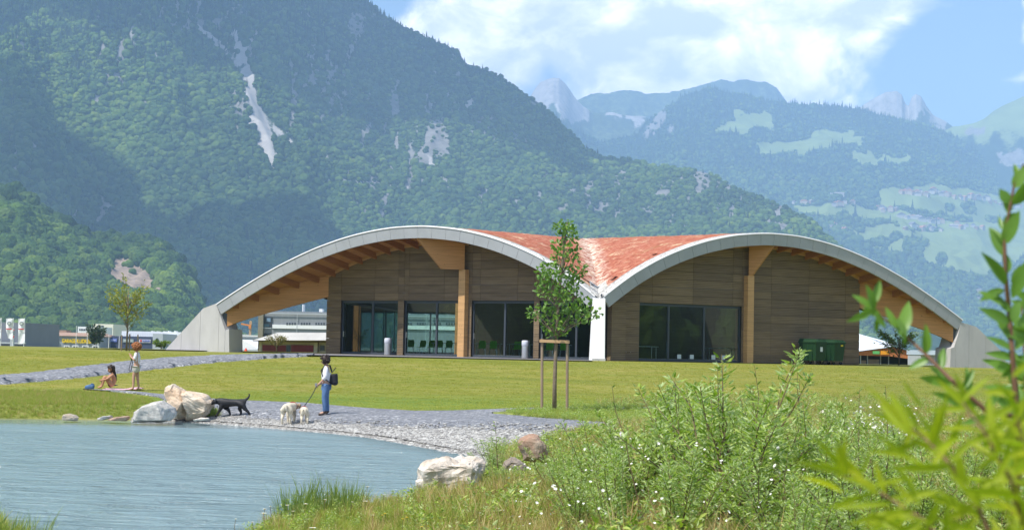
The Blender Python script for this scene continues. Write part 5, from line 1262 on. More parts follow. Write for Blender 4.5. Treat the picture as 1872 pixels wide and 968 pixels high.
for a, b_, c_ in ((1574, 1583, 658), (1586, 1607, 656)): rect_on(rt_, 'counter', mat('weathered_boards', (0.30, 0.25, 0.20), 0.8), a, b_, c_, 668, 134, .15)
framed(rt_, 1665, 1676, 652, 660, 135, M_WF, M_DG)
ctn, *_ = house_box('container', 'pale grey container beside the right abutment', 'container', 1683, 1742, 648.5, 125, 4, mat('pale_container', (0.45, 0.47, 0.50), 0.6, 0.06), -.5)
for k in np.arange(1685, 1740, 3.2): rect_on(ctn, 'rib', M_PG, k, k + 1.0, 650, 676, 125, .05)
wb(MB().box(X_(1682, 125), X_(1743, 125), 124.7, 129.2, Z_(1710, 648.4, 125), Z_(1710, 640, 126)), 'roof', mat('sky_blue_sheet', (0.50, 0.58, 0.68), 0.5, .05), ctn)
# villages on the far slope
M_HW = [mat('village_wall_%s' % n, c, 0.8, 0.05) for n, c in (('white', (0.48, 0.46, 0.43)), ('cream', (0.42, 0.36, 0.29)), ('timber', (0.26, 0.18, 0.13)))]
M_HR = [mat('village_roof_%s' % n, c, 0.8, 0.08) for n, c in (('slate', (0.16, 0.15, 0.17)), ('tile', (0.40, 0.19, 0.13)), ('grey', (0.30, 0.28, 0.28)))]
def make_house(w, d, h, rf):
    t = bpy.data.objects.new('house', None)
    COL.objects.link(t)
    MB().box(-w / 2, w / 2, -d / 2, d / 2, -4, h).build('wall', M_HW[rf], t)
    MB().prism([(-w / 2 - .8, -d / 2 - .8, h), (w / 2 + .8, -d / 2 - .8, h), (0, -d / 2 - .8, h + w * .32)], (0, d + 1.6, 0)).build('roof', M_HR[rf], t)
    return t
protos = [make_house(13, 12, 7, 0), make_house(16, 12, 8, 1), make_house(11, 11, 6, 2), make_house(22, 12, 7, 0), make_house(14, 14, 9, 1)]
used = [False] * 5; rgv = random.Random(5)
clusters = [((1645, 352), (1700, 356), 12, 'upper village'), ((1700, 352), (1790, 366), 16, 'upper village'), ((1780, 360), (1868, 382), 14, 'upper village'), ((1447, 374), (1490, 372), 4, 'hamlet by the first meadow'), ((1520, 376), (1562, 372), 7, 'hamlet by the first meadow'), ((1598, 382), (1640, 386), 6, 'middle hamlet'),
            ((1645, 397), (1682, 397), 5, 'middle hamlet'), ((1685, 402), (1725, 408), 6, 'middle hamlet'), ((1655, 418), (1725, 421), 9, 'lower hamlet'), ((1735, 412), (1800, 420), 7, 'lower hamlet'), ((1515, 415), (1550, 424), 6, 'hamlet above the arch')]
for (a, b, n, nm) in clusters:
    for i in range(n):
        t_ = (i + rgv.random()) / n; px = a[0] + (b[0] - a[0]) * t_; py = a[1] + (b[1] - a[1]) * t_ + rgv.uniform(-3.5, 3.5)
        p = mead.locate(px, py); k = rgv.randrange(5)
        o = protos[k] if not used[k] else copy_tree(protos[k]); used[k] = True
        o.location = p; o.rotation_euler = (0, 0, rgv.uniform(-.8, .8)); sc_ = rgv.uniform(1.0, 1.5); o.scale = (sc_, sc_, sc_)
        tag(o, 'tiny %s house in the %s on the far slope' % (('slate-roofed white', 'red-roofed cream', 'grey-roofed timber', 'long slate-roofed white', 'tall red-roofed cream')[k], nm), 'house', nm)
for (px, py, w, lb) in ((1530, 357, 26, 'long pale building above the hamlets'), (1668, 399, 34, 'long white hall in the middle hamlet'), (1750, 416, 30, 'pale long barn among the lower hamlet')):
    p = mead.locate(px, py); t = thing('long_building', lb + ' on the far slope', 'building', p)
    MB().box(-w, w, -7, 7, -6, 8).build('wall', M_HW[0], t); MB().prism([(-w - 1, -8, 8), (-w - 1, 8, 8), (-w - 1, 0, 12)], (2 * w + 2, 0, 0)).build('roof', M_HR[2], t)
# ------------------------------------------------------------------ boulders and stones
from mathutils import noise as mnoise
def rock_material(name, c, c2, sc=1.5):
    mt, N, b = new_mat(name); tc = N.n('ShaderNodeTexCoord'); o = tc.outputs['Object']
    n1 = N.noise(o, sc, 6, 0.7, 0.6); n2 = N.noise(o, sc * 7, 6, 0.7)
    k = N.ramp(n1, [(0.3, c), (0.52, tuple((x + y) / 2 for x, y in zip(c, c2))), (0.7, c2)])
    k = N.mix(0.8, k, N.mix(1.0, k, N.ramp(n2, [(0.25, (0.5, 0.48, 0.46)), (0.5, (1, 1, 1)), (0.8, (1.3, 1.28, 1.25))]), 'MULTIPLY'))
    N.l(k, b.inputs['Base Color']); b.inputs['Roughness'].default_value = 0.85; b.inputs['Specular IOR Level'].default_value = 0.2
    bp = N.n('ShaderNodeBump'); bp.inputs['Strength'].default_value = 0.9; bp.inputs['Distance'].default_value = 0.05
    N.l(N.noise(o, sc * 4, 8, 0.7, 0.5), bp.inputs['Height']); N.l(bp.outputs[0], b.inputs['Normal'])
    return mt
M_OCH = rock_material('ochre_limestone', (0.50, 0.34, 0.21), (0.76, 0.68, 0.56)); M_GRY = rock_material('grey_limestone', (0.36, 0.35, 0.33), (0.60, 0.57, 0.52))
M_TAN = rock_material('tan_limestone', (0.36, 0.29, 0.21), (0.56, 0.50, 0.42), 2.0); M_PAL = rock_material('pale_limestone', (0.56, 0.50, 0.43), (0.80, 0.75, 0.68), 1.6)
M_RUST = rock_material('rusty_stone', (0.36, 0.20, 0.13), (0.42, 0.36, 0.28), 2.5)
def boulder(name, label, hulls, Y, dep, m, seed=0, rough=0.10, cuts=4, group=None):
    """hulls: outlines in photo pixels; each is given real depth, they are fused into one stone"""
    rg = random.Random(seed); bm = bmesh.new()
    if Y is None:
        q = max((p for h in hulls for p in h), key=lambda p: p[1]); Y = GT(*q).y
    allp = [P(x, y, Y) for h in hulls for x, y in h]; o = sum(allp, Vector()) / len(allp); o.z = min(p.z for p in allp); 
    for h in hulls:
        b2 = bmesh.new(); c = sum((P(x, y, Y) for x, y in h), Vector()) / len(h)
        for x, y in h:
            p = P(x, y, Y)
            for d in (-0.5, -0.15, 0.5):
                k = 0.72 if abs(d) > .4 else 1.0
                q = c + (p - c) * (k + rg.uniform(-.06, .03)); q.y += d * dep + rg.uniform(-.08, .08) * dep; b2.verts.new(q - o)
        bmesh.ops.convex_hull(b2, input=b2.verts[:]); 
        for v in [v for v in b2.verts if not v.link_faces]: b2.verts.remove(v)
        bmesh.ops.triangulate(b2, faces=b2.faces[:])
        bmesh.ops.subdivide_edges(b2, edges=b2.edges[:], cuts=cuts, use_grid_fill=True)
        me = bpy.data.meshes.new('t'); b2.to_mesh(me); b2.free(); bm.from_mesh(me); bpy.data.meshes.remove(me)
    sz = max((p - o).length for p in allp)
    bm.normal_update()
    for v in bm.verts:
        s = Vector((seed * 3.1, 0, 0)); n = mnoise.fractal(v.co * (2.2 / sz) + s, 1.0, 2.0, 5) * rough * sz + mnoise.turbulence(v.co * (7 / sz) + s, 3, True) * rough * sz * -0.25
        v.co += v.normal * n
    me = bpy.data.meshes.new(name); bm.to_mesh(me); bm.free(); me.materials.append(m)
    ob = link(bpy.data.objects.new(name, me)); ob.location = o
    return tag(ob, label, 'rock', group)
boulder('boulder', 'big ochre boulder with a raised end beside the black dog', [[(303, 707), (307, 703), (318, 701), (336, 712), (350, 735), (346, 762), (330, 764), (312, 748), (304, 728)], [(328, 714), (345, 711), (358, 713), (372, 724), (383, 722), (394, 736), (390, 755), (372, 764), (345, 766), (335, 745)]], 47.6, 1.3, M_OCH, 3, 0.085)
boulder('boulder', 'grey wedge-shaped boulder at the waterline left of the ochre one', [[(243, 766), (248, 752), (262, 741), (284, 733), (303, 729), (321, 744), (325, 758), (318, 769), (290, 771), (246, 771)]], 45.8, 1.5, M_GRY, 5, 0.05)
boulder('stone', 'rounded tan stone in the shallow water', [[(112, 765), (117, 757), (128, 754), (138, 757), (145, 763), (143, 768), (115, 768)]], 45.9, .5, M_TAN, 8, 0.06, 3)
boulder('stone', 'flat dark grey slab at the waterline', [[(178, 764), (190, 759.5), (206, 758.5), (207, 763), (190, 767), (179, 767)]], 46.0, .5, M_GRY, 9, 0.05, 3)
boulder('stone', 'flat rust-brown slab beside the grey boulder', [[(198, 766), (215, 761), (238, 759.5), (239, 765), (232, 768.5), (200, 768)]], 45.7, .5, M_RUST, 10, 0.05, 3)
boulder('stone', 'small flat pale stone by the black dog', [[(353, 766), (366, 762.5), (384, 763), (383, 767.5), (356, 769)]], 45.9, .4, M_PAL, 12, 0.05, 3)
boulder('boulder', 'large pale split boulder on the near bank', [[(761, 852), (767, 845), (792, 836), (816, 831), (838, 835), (868, 836), (881, 846), (880, 862), (889, 893), (868, 905), (800, 914), (763, 912)], [(762, 872), (790, 862), (815, 880), (800, 912), (764, 912)]], 25.2, 1.1, rock_material('split_limestone', (0.42, 0.33, 0.24), (0.80, 0.76, 0.70), 1.1), 15, 0.13, 6)
boulder('boulder', 'upright rust-topped rock among the shrubs', [[(945, 808), (949, 799), (966, 794), (984, 793), (994, 803), (1003, 817), (1000, 832), (985, 845), (955, 842)]], 28.0, .7, M_RUST, 18, 0.06)
boulder('boulder', 'brown rock half hidden below the rust-topped one', [[(913, 860), (921, 842), (934, 832), (950, 836), (962, 850), (958, 895), (920, 900)]], 26.5, .7, rock_material('brown_stone', (0.24, 0.19, 0.15), (0.38, 0.33, 0.27), 2.2), 19, 0.07)
boulder('boulder', 'pale angular rock behind the left willow stems', [[(1110, 808), (1118, 794), (1134, 789), (1143, 798), (1142, 825), (1114, 832)]], None, .7, M_PAL, 22, 0.06)
boulder('stone', 'pale stone under a small sprig on the lawn edge', [[(1491, 764), (1498, 752), (1508, 746), (1520, 751), (1526, 763), (1510, 767)]], None, .6, M_PAL, 25, 0.06)
boulder('stone', 'long pale stone at the path edge under the leaves', [[(1795, 845), (1800, 840), (1845, 840), (1850, 846), (1845, 852), (1800, 852)]], None, .4, M_PAL, 27, 0.03)
# pebbles of the beach
def pebble(name, seed, m):
    bm = bmesh.new(); bmesh.ops.create_icosphere(bm, subdivisions=2, radius=0.5); rg = random.Random(seed); a = rg.uniform(.6, .95)
    for v in bm.verts: v.co = Vector((v.co.x * (1 + rg.uniform(-.1, .1)), v.co.y * a * (1 + rg.uniform(-.1, .1)), v.co.z * .5))
    me = bpy.data.meshes.new(name); bm.to_mesh(me); bm.free(); me.materials.append(m); return bpy.data.objects.new(name, me)
def pebble_mat():
    mt, N, b = new_mat('beach_pebble'); oi = N.n('ShaderNodeObjectInfo')
    N.l(N.ramp(oi.outputs['Random'], [(0, (0.13, 0.125, 0.12)), (0.35, (0.26, 0.25, 0.235)), (0.7, (0.37, 0.36, 0.335)), (1, (0.52, 0.51, 0.48))]), b.inputs['Base Color']); b.inputs['Roughness'].default_value = 0.8
    return mt
MP = pebble_mat(); pc = hidden_coll('pebble_kinds', [pebble('p%d' % i, i, MP) for i in range(4)])
sh, on, wid = BEACH; rgp = np.random.default_rng(4); n = 26000
k = np.minimum((rgp.random(n) ** 0.75 * 119).astype(int), 118); f = rgp.random(n)
base = sh[k] * (1 - f)[:, None] + sh[k + 1] * f[:, None]; off = np.abs(rgp.normal(0, .55, n)) * wid[k] * 1.15 - .35
pp = base + on[k] * off[:, None]; pz_ = ground_z(pp[:, 0], pp[:, 1]) + .075
s_ = rgp.lognormal(-3.2, .42, n).clip(.018, .16) * np.interp(k, [0, 40, 119], [.75, .9, 1.25])
tag(scatter('pebbles', np.concatenate([pp, pz_[:, None]], -1), s_, rgp.uniform(0, 6.28, n), rgp.integers(0, 4, n), rgp.random(n), pc), 'loose pale pebbles along the waterline', kind='stuff')
# ------------------------------------------------------------------ people and dogs
def skin_obj(name, J, E, m, parent, root, sub=2, extra=None, smooth=True):
    """J: joint -> (x,y,z,radius[,radius_y]); E: list of joint chains; one continuous surface"""
    keys = list(J); ix = {k: i for i, k in enumerate(keys)}
    me = bpy.data.meshes.new(name); ed = []
    for ch in E:
        ks = ch.split()
        for a, b in zip(ks, ks[1:]): ed.append((ix[a], ix[b]))
    me.from_pydata([J[k][:3] for k in keys], ed, []); o = bpy.data.objects.new(name, me); COL.objects.link(o)
    md = o.modifiers.new('skin', 'SKIN'); md.use_smooth_shade = True; md.branch_smoothing = 0.4
    if not me.skin_vertices:
        bm = bmesh.new(); bm.from_mesh(me); bm.verts.layers.skin.verify(); bm.to_mesh(me); bm.free()
    sv = me.skin_vertices[0].data
    for k in keys:
        r = J[k][3]; sv[ix[k]].radius = (r, J[k][4] if len(J[k]) > 4 else r); sv[ix[k]].use_root = (k == root)
    o.modifiers.new('sub', 'SUBSURF').levels = sub; o.modifiers['sub'].render_levels = sub
    bpy.context.view_layer.update()
    res = bpy.data.meshes.new_from_object(o.evaluated_get(bpy.context.evaluated_depsgraph_get()))
    bpy.data.objects.remove(o); bpy.data.meshes.remove(me)
    if extra:
        bm = bmesh.new(); bm.from_mesh(res)
        for mb in extra:
            t = bpy.data.meshes.new('t'); t.from_pydata(mb.v, [], mb.f); bm.from_mesh(t); bpy.data.meshes.remove(t)
        bmesh.ops.recalc_face_normals(bm, faces=bm.faces); bm.to_mesh(res); bm.free()
    res.materials.clear(); res.materials.append(m); res.name = name
    res.polygons.foreach_set('use_smooth', [True] * len(res.polygons))
    return link(bpy.data.objects.new(name, res), parent)
def ball(mb, c, r, n=12, sq=(1, 1, 1), jit=0, seed=0):
    bm = bmesh.new(); bmesh.ops.create_icosphere(bm, subdivisions=3, radius=1); rg = random.Random(seed); bm.verts.index_update()
    vs = [Vector((c[0] + v.co.x * r * sq[0] * (1 + rg.uniform(-jit, jit)), c[1] + v.co.y * r * sq[1] * (1 + rg.uniform(-jit, jit)), c[2] + v.co.z * r * sq[2] * (1 + rg.uniform(-jit, jit)))) for v in bm.verts]
    fs = [tuple(v.index for v in f.verts) for f in bm.faces]; bm.free(); return mb.add(vs, fs)
def fingers(wr, palm, spread, curl, s=1.0):
    """four fingers of unequal length and a thumb leaving the side of the palm"""
    out = []; wr, palm, spread, curl = (Vector(v) for v in (wr, palm, spread, curl)); d = (palm - wr).normalized(); sp = spread.normalized(); cu = curl.normalized()
    for i, L in enumerate((.070, .080, .074, .058)):
        b = palm + sp * (.011 * (1.5 - i) * 1.5) * s + d * .025; k = b + (d * .75 + cu * .35).normalized() * L * .5 * s; t = k + (d * .25 + cu).normalized() * L * .45 * s
        out.append(MB().tube([b - d * .02, b, k, t], [.010 * s, .0095 * s, .0085 * s, .007 * s], 6))
    b = palm + sp * .028 * s - d * .01; out.append(MB().tube([b, b + (sp * .8 + d * .5).normalized() * .03 * s, b + (sp * .4 + d).normalized() * .055 * s], [.012 * s, .0105 * s, .008 * s], 6))
    return out
def face_on(h, r, fwd, up, person, skin_m):
    """nose, ears for the body mesh; eyes, brows and mouth as small parts"""
    h, fwd, up = Vector(h), Vector(fwd).normalized(), Vector(up).normalized(); rt = fwd.cross(up).normalized()
    ex = [MB().tube([h + fwd * r * .85 + up * r * .12, h + fwd * r * 1.18 - up * r * .12, h + fwd * r * .95 - up * r * .2], [.008, .014, .012], 6)]
    for s in (-1, 1): ex.append(ball(MB(), h + rt * s * r * .92 - up * r * .05, .026, sq=(.7, .7, 1.1)))
    ex.append(ball(MB(), h - up * r * .62 + fwd * r * .45, r * .5))
    def parts(body):
        for s in (-1, 1): ball(MB(), h + fwd * r * .86 + rt * s * r * .36 + up * r * .08, .012).build('eye', mat('dark_eye', (0.03, 0.02, 0.015), 0.3), body)
        MB().tube([h + fwd * r * .98 + rt * -.022 - up * r * .42, h + fwd * r * 1.02 - up * r * .43, h + fwd * r * .98 + rt * .022 - up * r * .42], [.004, .007, .004], 6).build('mouth', mat('lip', (0.40, 0.13, 0.10), 0.5), body)
    return ex, parts
M_SKIN = mat('light_skin', (0.52, 0.31, 0.215), 0.55, 0.06, 8); M_TANSKIN = mat('tanned_skin', (0.44, 0.225, 0.13), 0.5, 0.08, 8)
M_BLOUSE = mat('white_blouse', (0.74, 0.74, 0.77), 0.85, 0.06, 5, 0.3, 14); M_JEANS = mat('blue_jeans', (0.105, 0.19, 0.36), 0.85, 0.22, 5, 0.2, 20); M_HAIRD = mat('dark_brown_hair', (0.035, 0.022, 0.018), 0.5, 0.3, 30); M_HAIRA = mat('auburn_curls', (0.30, 0.115, 0.04), 0.6, 0.35, 25)
M_BOOT = mat('brown_boots', (0.075, 0.052, 0.042), 0.7, 0.15); M_BAG = mat('black_nylon', (0.02, 0.02, 0.026), 0.6, 0.2); M_SHORT = mat('pale_shorts', (0.56, 0.54, 0.50), 0.9, 0.06, 5, .3, 14); M_TOP = mat('white_top', (0.72, 0.71, 0.76), 0.85, 0.05, 5, 0.3, 14)
def hair(name, c, r, m, parent, sq, cut, seed, jit=.05, curls=0, csz=.03):
    """cap of hair; cut(v) is True where the face stays free"""
    mb = MB(); ball(mb, c, r, sq=sq, jit=jit, seed=seed); rg = random.Random(seed)
    for _ in range(curls):
        d = Vector((rg.gauss(0, 1), rg.gauss(0, 1), rg.gauss(0, 1))).normalized(); p = Vector((c[0] + d.x * r * sq[0], c[1] + d.y * r * sq[1], c[2] + d.z * r * sq[2]))
        if not cut(p): ball(mb, p, csz * rg.uniform(.7, 1.2), jit=.12, seed=rg.randrange(999))
    keepf = [f for f in mb.f if not cut(sum((Vector(mb.v[i]) for i in f), Vector()) / len(f))]; mb.f = keepf
    return mb.build(name, m, parent, True)

# --- woman with dogs: white blouse, jeans, backpack; looks down to her left
pA = GT(594, 760.5); A = thing('person', 'person in white blouse and jeans with a black backpack holding a leash', 'person', (pA.x, pA.y, pA.z + .02), 0.0); A.scale = (1.02,) * 3
hd = (-.075, 0, 1.545)
JA = {'pel': (0.01, 0, .93, .125, .15), 'waist': (0, 0, 1.08, .10, .125), 'chest': (.01, 0, 1.27, .115, .15), 'nb': (.005, 0, 1.40, .06), 'neck': (-.02, 0, 1.45, .05), 'head': (-.06, 0, 1.53, .085, .075), 'crown': (-.05, 0, 1.60, .07)}
EA = ['pel waist chest nb neck head crown']
for s, n in ((-1, 'a'), (1, 'b')):
    JA.update({'sh' + n: (.01, s * .165, 1.345, .058), 'el' + n: (.02, s * .2, 1.08, .042), 'wr' + n: (-.15, s * .15, .90, .029), 'pa' + n: (-.205, s * .135, .855, .032), 'hip' + n: (.01, s * .085, .86, .095), 'kn' + n: (-.005 + .02 * s, s * .085, .49, .062), 'an' + n: (.025 + .03 * s, s * .085, .10, .042), 'toe' + n: (-.12 + .03 * s, s * .09, .045, .036)})
    EA += ['chest sh%s el%s wr%s pa%s' % ((n,) * 4), 'pel hip%s kn%s an%s toe%s' % ((n,) * 4)]
ex, fp = face_on((-.06, 0, 1.53), .09, (-1, 0, -.45), (-.45, 0, 1), A, M_SKIN)
for s in (-1, 1): ex += fingers((-.15, s * .15, .90), (-.205, s * .135, .855), (0, -s, .2), (.3, 0, -1))
body = skin_obj('body', JA, EA, M_SKIN, A, 'pel', 2, ex); fp(body)
JB = {'lo': (0, 0, .90, .15, .175), 'waist': (0, 0, 1.05, .135, .155), 'chest': (.01, 0, 1.27, .135, .17), 'nb': (.005, 0, 1.395, .075)}
EB = ['lo waist chest nb']
for s, n in ((-1, 'a'), (1, 'b')): JB.update({'sh' + n: (.01, s * .17, 1.345, .075), 'el' + n: (.02, s * .205, 1.09, .062), 'fa' + n: (-.06, s * .185, 1.0, .05)}); EB.append('chest sh%s el%s fa%s' % ((n,) * 3))
skin_obj('blouse', JB, EB, M_BLOUSE, A, 'waist')
JJ = {'pel': (0.012, 0, .94, .14, .165)}; EJ = []
for s, n in ((-1, 'a'), (1, 'b')): JJ.update({'hip' + n: (.01, s * .088, .84, .108), 'kn' + n: (-.005 + .02 * s, s * .086, .49, .077), 'sn' + n: (.02 + .025 * s, s * .086, .28, .066), 'an' + n: (.025 + .03 * s, s * .086, .10, .062)}); EJ.append('pel hip%s kn%s sn%s an%s' % ((n,) * 4))
skin_obj('jeans', JJ, EJ, M_JEANS, A, 'pel')
for s in (-1, 1): skin_obj('boot', {'c': (.03 + .03 * s, s * .088, .16, .058), 'h': (.03 + .03 * s, s * .088, .05, .05), 'm': (-.06 + .03 * s, s * .09, .045, .045), 't': (-.15 + .03 * s, s * .092, .035, .036)}, ['c h m t'], M_BOOT, A, 'h', 2)
hair('hair', (-.035, 0, 1.565), .128, M_HAIRD, A, (1.05, .95, 1.0), lambda p: p.x < -.095 and p.z < 1.575 and abs(p.y) < .10, 4, .05, 70, .026)
bp_ = thing('backpack', 'small black backpack on the back of the person in white', 'backpack', A.location); bp_.scale = A.scale
skin_obj('bag', {'a': (.21, 0, 1.17, .07, .10), 'b': (.225, 0, 1.05, .10, .13), 'c': (.22, 0, .93, .11, .14), 'd': (.19, 0, .85, .08, .11)}, ['a b c d'], M_BAG, bp_, 'b')
for s in (-1, 1): MB().tube([(.17, s * .09, 1.2), (.10, s * .12, 1.40), (-.02, s * .13, 1.42), (-.13, s * .13, 1.25), (-.06, s * .16, 1.05), (.14, s * .12, .92)], .014, 6).build('strap', M_BAG, bp_)
MB().tube([(.2, -.03, 1.24), (.25, 0, 1.32), (.27, .02, 1.34)], .012, 6).build('loop', M_BAG, bp_)

# --- dogs
def dog(name, label, J, E, m, loc, rz, sc, ear_m, ears, collar=None, root='ch'):
    t = thing(name, label, 'dog', loc, rz); t.scale = (sc,) * 3
    ex = []
    b = skin_obj('body', J, E, m, t, root, 2)
    for pts in ears: MB().tube(pts, [.03, .045, .012], 8).build('ear', ear_m, t, True)
    h = Vector(J['mz'][:3]); MB().lathe([(.01, -.015), (.022, 0), (.01, .015)], 10, (h.x - .045, h.y, h.z + .018)).build('nose', mat('dog_nose', (0.02, 0.018, 0.018), 0.4), t)
    hh = Vector(J['hd'][:3])
    for s in (-1, 1): ball(MB(), (hh.x - .055, s * .048, hh.z + .035), .014).build('eye', MATS['dark_eye'], t)
    if collar: MB().tube([(collar[0] + .0, math.cos(a) * collar[2], collar[1] + math.sin(a) * collar[2]) for a in np.linspace(0, 2 * PI, 17)], .014, 6, False).build('collar', collar[3], t)
    return t
def legs(front, rear):
    J = {}; E = []
    for i, (s, pts) in enumerate(front):
        for k, (x, z, r) in enumerate(pts): J['f%d%d' % (i, k)] = (x, s, z, r)
        E.append('ch ' + ' '.join('f%d%d' % (i, k) for k in range(len(pts))))
    for i, (s, pts) in enumerate(rear):
        for k, (x, z, r) in enumerate(pts): J['r%d%d' % (i, k)] = (x, s, z, r)
        E.append('hp ' + ' '.join('r%d%d' % (i, k) for k in range(len(pts))))
    return J, E
M_BLACK = mat('black_fur', (0.012, 0.012, 0.014), 0.5, 0.4, 12, 0.5, 60, spec=0.4); M_CREAM = mat('cream_fur', (0.66, 0.58, 0.45), 0.9, 0.14, 9, 0.8, 50); M_FAWN = mat('fawn_ear_fur', (0.34, 0.25, 0.17), 0.9, .2, 12)
J, E = legs([(-.085, [(-.20, .30, .075), (-.24, .20, .05), (-.30, .10, .032), (-.345, .03, .03), (-.385, .022, .026)]), (.085, [(-.10, .29, .075), (-.02, .19, .048), (.02, .10, .03), (.03, .03, .03), (-.01, .022, .026)])],
            [(.085, [(.36, .33, .10), (.28, .25, .07), (.345, .135, .036), (.305, .035, .03), (.262, .024, .026)]), (-.085, [(.42, .33, .10), (.47, .25, .066), (.585, .15, .036), (.635, .035, .03), (.59, .024, .026)])])
J.update({'hp': (.38, 0, .44, .125, .115), 'ln': (.22, 0, .425, .135, .12), 'mid': (.03, 0, .405, .16, .135), 'ch': (-.16, 0, .40, .175, .14), 'nk': (-.29, 0, .455, .12), 'hd': (-.40, 0, .45, .092, .085), 'mz': (-.49, 0, .385, .05), 'ns': (-.535, 0, .36, .036), 'tb': (.47, 0, .50, .045), 'tm': (.55, 0, .565, .032), 'tn': (.575, 0, .63, .026), 'tt': (.565, 0, .69, .015)})
E += ['hp ln mid ch nk hd mz ns', 'hp tb tm tn tt']
pd = GT(418, 764.8); BD = dog('dog', 'black short-haired dog walking past the ochre boulder', J, E, M_BLACK, (pd.x, pd.y, pd.z + .05), 0.0, 1.0, M_BLACK, [[(-.38, s * .075, .50), (-.385, s * .105, .43), (-.39, s * .10, .36)] for s in (-1, 1)], None)
MB().add([(-.34, -.05, .285), (-.33, .05, .285), (-.335, 0, .335), (-.325, 0, .25)], [(0, 1, 2), (1, 0, 3)]).build('chest_patch', mat('white_fur', (0.6, 0.6, 0.58), 0.9), BD)
def standing_dog(fl, hd, mz, ns, spread):
    J, E = legs([(-fl, [(-.24, .34, .08), (-.22, .22, .052), (-.24, .12, .04), (-.24, .03, .035), (-.28, .024, .03)]), (fl, [(-.24, .34, .08), (-.22, .22, .052), (-.22, .12, .04), (-.23, .03, .035), (-.27, .024, .03)])],
                [(-spread, [(.33, .37, .09), (.28, .27, .065), (.38, .16, .036), (.35, .04, .032), (.31, .026, .034)]), (spread + .02, [(.33, .37, .09), (.27, .27, .065), (.36, .16, .036), (.33, .04, .032), (.29, .026, .034)])])
    J.update({'hp': (.34, 0, .47, .125, .12), 'mid': (.05, 0, .47, .145, .135), 'ch': (-.20, 0, .46, .16, .14), 'nk': (-.36, 0, .46, .12), 'hd': hd, 'mz': mz, 'ns': ns, 'tb': (.45, .0, .53, .04), 'tm': (.48, .03, .45, .045), 'tt': (.45, .06, .34, .02)})
    return J, E + ['hp mid ch nk hd mz ns', 'hp tb tm tt']
J, E = standing_dog(.09, (-.46, .06, .50, .10), (-.55, .10, .44, .055), (-.60, .12, .42, .04), .10)
pw = GT(529, 777); dog('dog', 'large cream dog standing in the shallows, seen from behind', J, E, M_CREAM, (pw.x, pw.y - .1, pw.z + .05), -PI / 2 - .12, 1.0, M_FAWN, [[(-.43, .06 + s * .09, .55), (-.44, .06 + s * .125, .48), (-.45, .06 + s * .12, .41)] for s in (-1, 1)], (-.36, .46, .125, mat('red_collar', (0.3, 0.05, 0.04), .6)))
J, E = standing_dog(.08, (-.44, -.02, .40, .09), (-.52, -.02, .30, .05), (-.56, -.02, .27, .036), .09)
pw2 = GT(556, 777); WD = dog('dog', 'smaller leashed cream dog beside the large one, head lowered', J, E, M_CREAM, (pw2.x, pw2.y - .05, pw2.z + .05), -PI / 2 + .15, .80, M_FAWN, [[(-.41, -.02 + s * .08, .45), (-.42, -.02 + s * .11, .38), (-.43, -.02 + s * .10, .32)] for s in (-1, 1)], (-.36, .46, .122, MATS['red_collar']))
bpy.context.view_layer.update()
hand = A.matrix_world @ Vector((-.235, -.135, .83)); col_ = WD.matrix_world @ Vector((-.36, 0, .58)); md_ = (hand + col_) / 2 - Vector((0, 0, .05))
ls = thing('leash', 'dark leash running from the hand to the smaller cream dog', 'leash', hand)
wb(MB().tube([hand + Vector((-.01, 0, .02)), hand, hand.lerp(md_, .5) - Vector((0, 0, .015)), md_, md_.lerp(col_, .5), col_], .011, 6), 'line', M_BAG, ls); wb(MB().box(hand.x - .05, hand.x + .01, hand.y - .03, hand.y + .03, hand.z - .02, hand.z + .07), 'grip', mat('grey_grip', (.25, .25, .26), .5), ls)

# --- standing person with auburn curls
pB = GT(247, 713.8); B = thing('person', 'standing person with auburn curls, white top and pale shorts', 'person', (pB.x, pB.y, pB.z + .01), 0.0); B.scale = (0.985,) * 3
JA = {'pel': (0.02, 0, .92, .12, .15), 'waist': (.02, 0, 1.07, .10, .12), 'chest': (.03, 0, 1.25, .115, .145), 'nb': (.02, 0, 1.38, .06), 'neck': (.0, 0, 1.43, .048), 'head': (-.03, 0, 1.51, .088, .078), 'crown': (-.02, 0, 1.585, .07)}
EA = ['pel waist chest nb neck head crown']
for s, n in ((-1, 'a'), (1, 'b')):
    JA.update({'sh' + n: (.03, s * .155, 1.325, .055), 'el' + n: (-.03 - .02 * s, s * .18, 1.07, .042), 'wr' + n: (-.17, s * .11, 1.20, .028), 'pa' + n: (-.205, s * .08, 1.265, .032), 'hip' + n: (.02, s * .08, .85, .095), 'kn' + n: (.0 + .05 * s, s * .08, .48, .058), 'an' + n: (.03 + .08 * s, s * .085, .085, .036), 'toe' + n: (-.10 + .08 * s, s * .09, .032, .032)})
    EA += ['chest sh%s el%s wr%s pa%s' % ((n,) * 4), 'pel hip%s kn%s an%s toe%s' % ((n,) * 4)]
ex, fp = face_on((-.03, 0, 1.51), .09, (-1, 0, -.1), (-.1, 0, 1), B, M_SKIN)
for s in (-1, 1): ex += fingers((-.17, s * .11, 1.20), (-.205, s * .08, 1.265), (0, -s, 0), (-.6, -s * .4, -.2))
body = skin_obj('body', JA, EA, M_SKIN, B, 'pel', 2, ex); fp(body)
JB = {'lo': (.02, 0, .95, .145, .17), 'waist': (.02, 0, 1.07, .13, .15), 'chest': (.03, 0, 1.25, .135, .165), 'nb': (.02, 0, 1.375, .075)}; EB = ['lo waist chest nb']
for s, n in ((-1, 'a'), (1, 'b')): JB.update({'sh' + n: (.03, s * .16, 1.325, .072), 'el' + n: (-.03 - .02 * s, s * .185, 1.085, .058)}); EB.append('chest sh%s el%s' % ((n,) * 2))
skin_obj('top', JB, EB, M_TOP, B, 'waist')
JJ = {'pel': (0.022, 0, .93, .135, .165)}; EJ = []
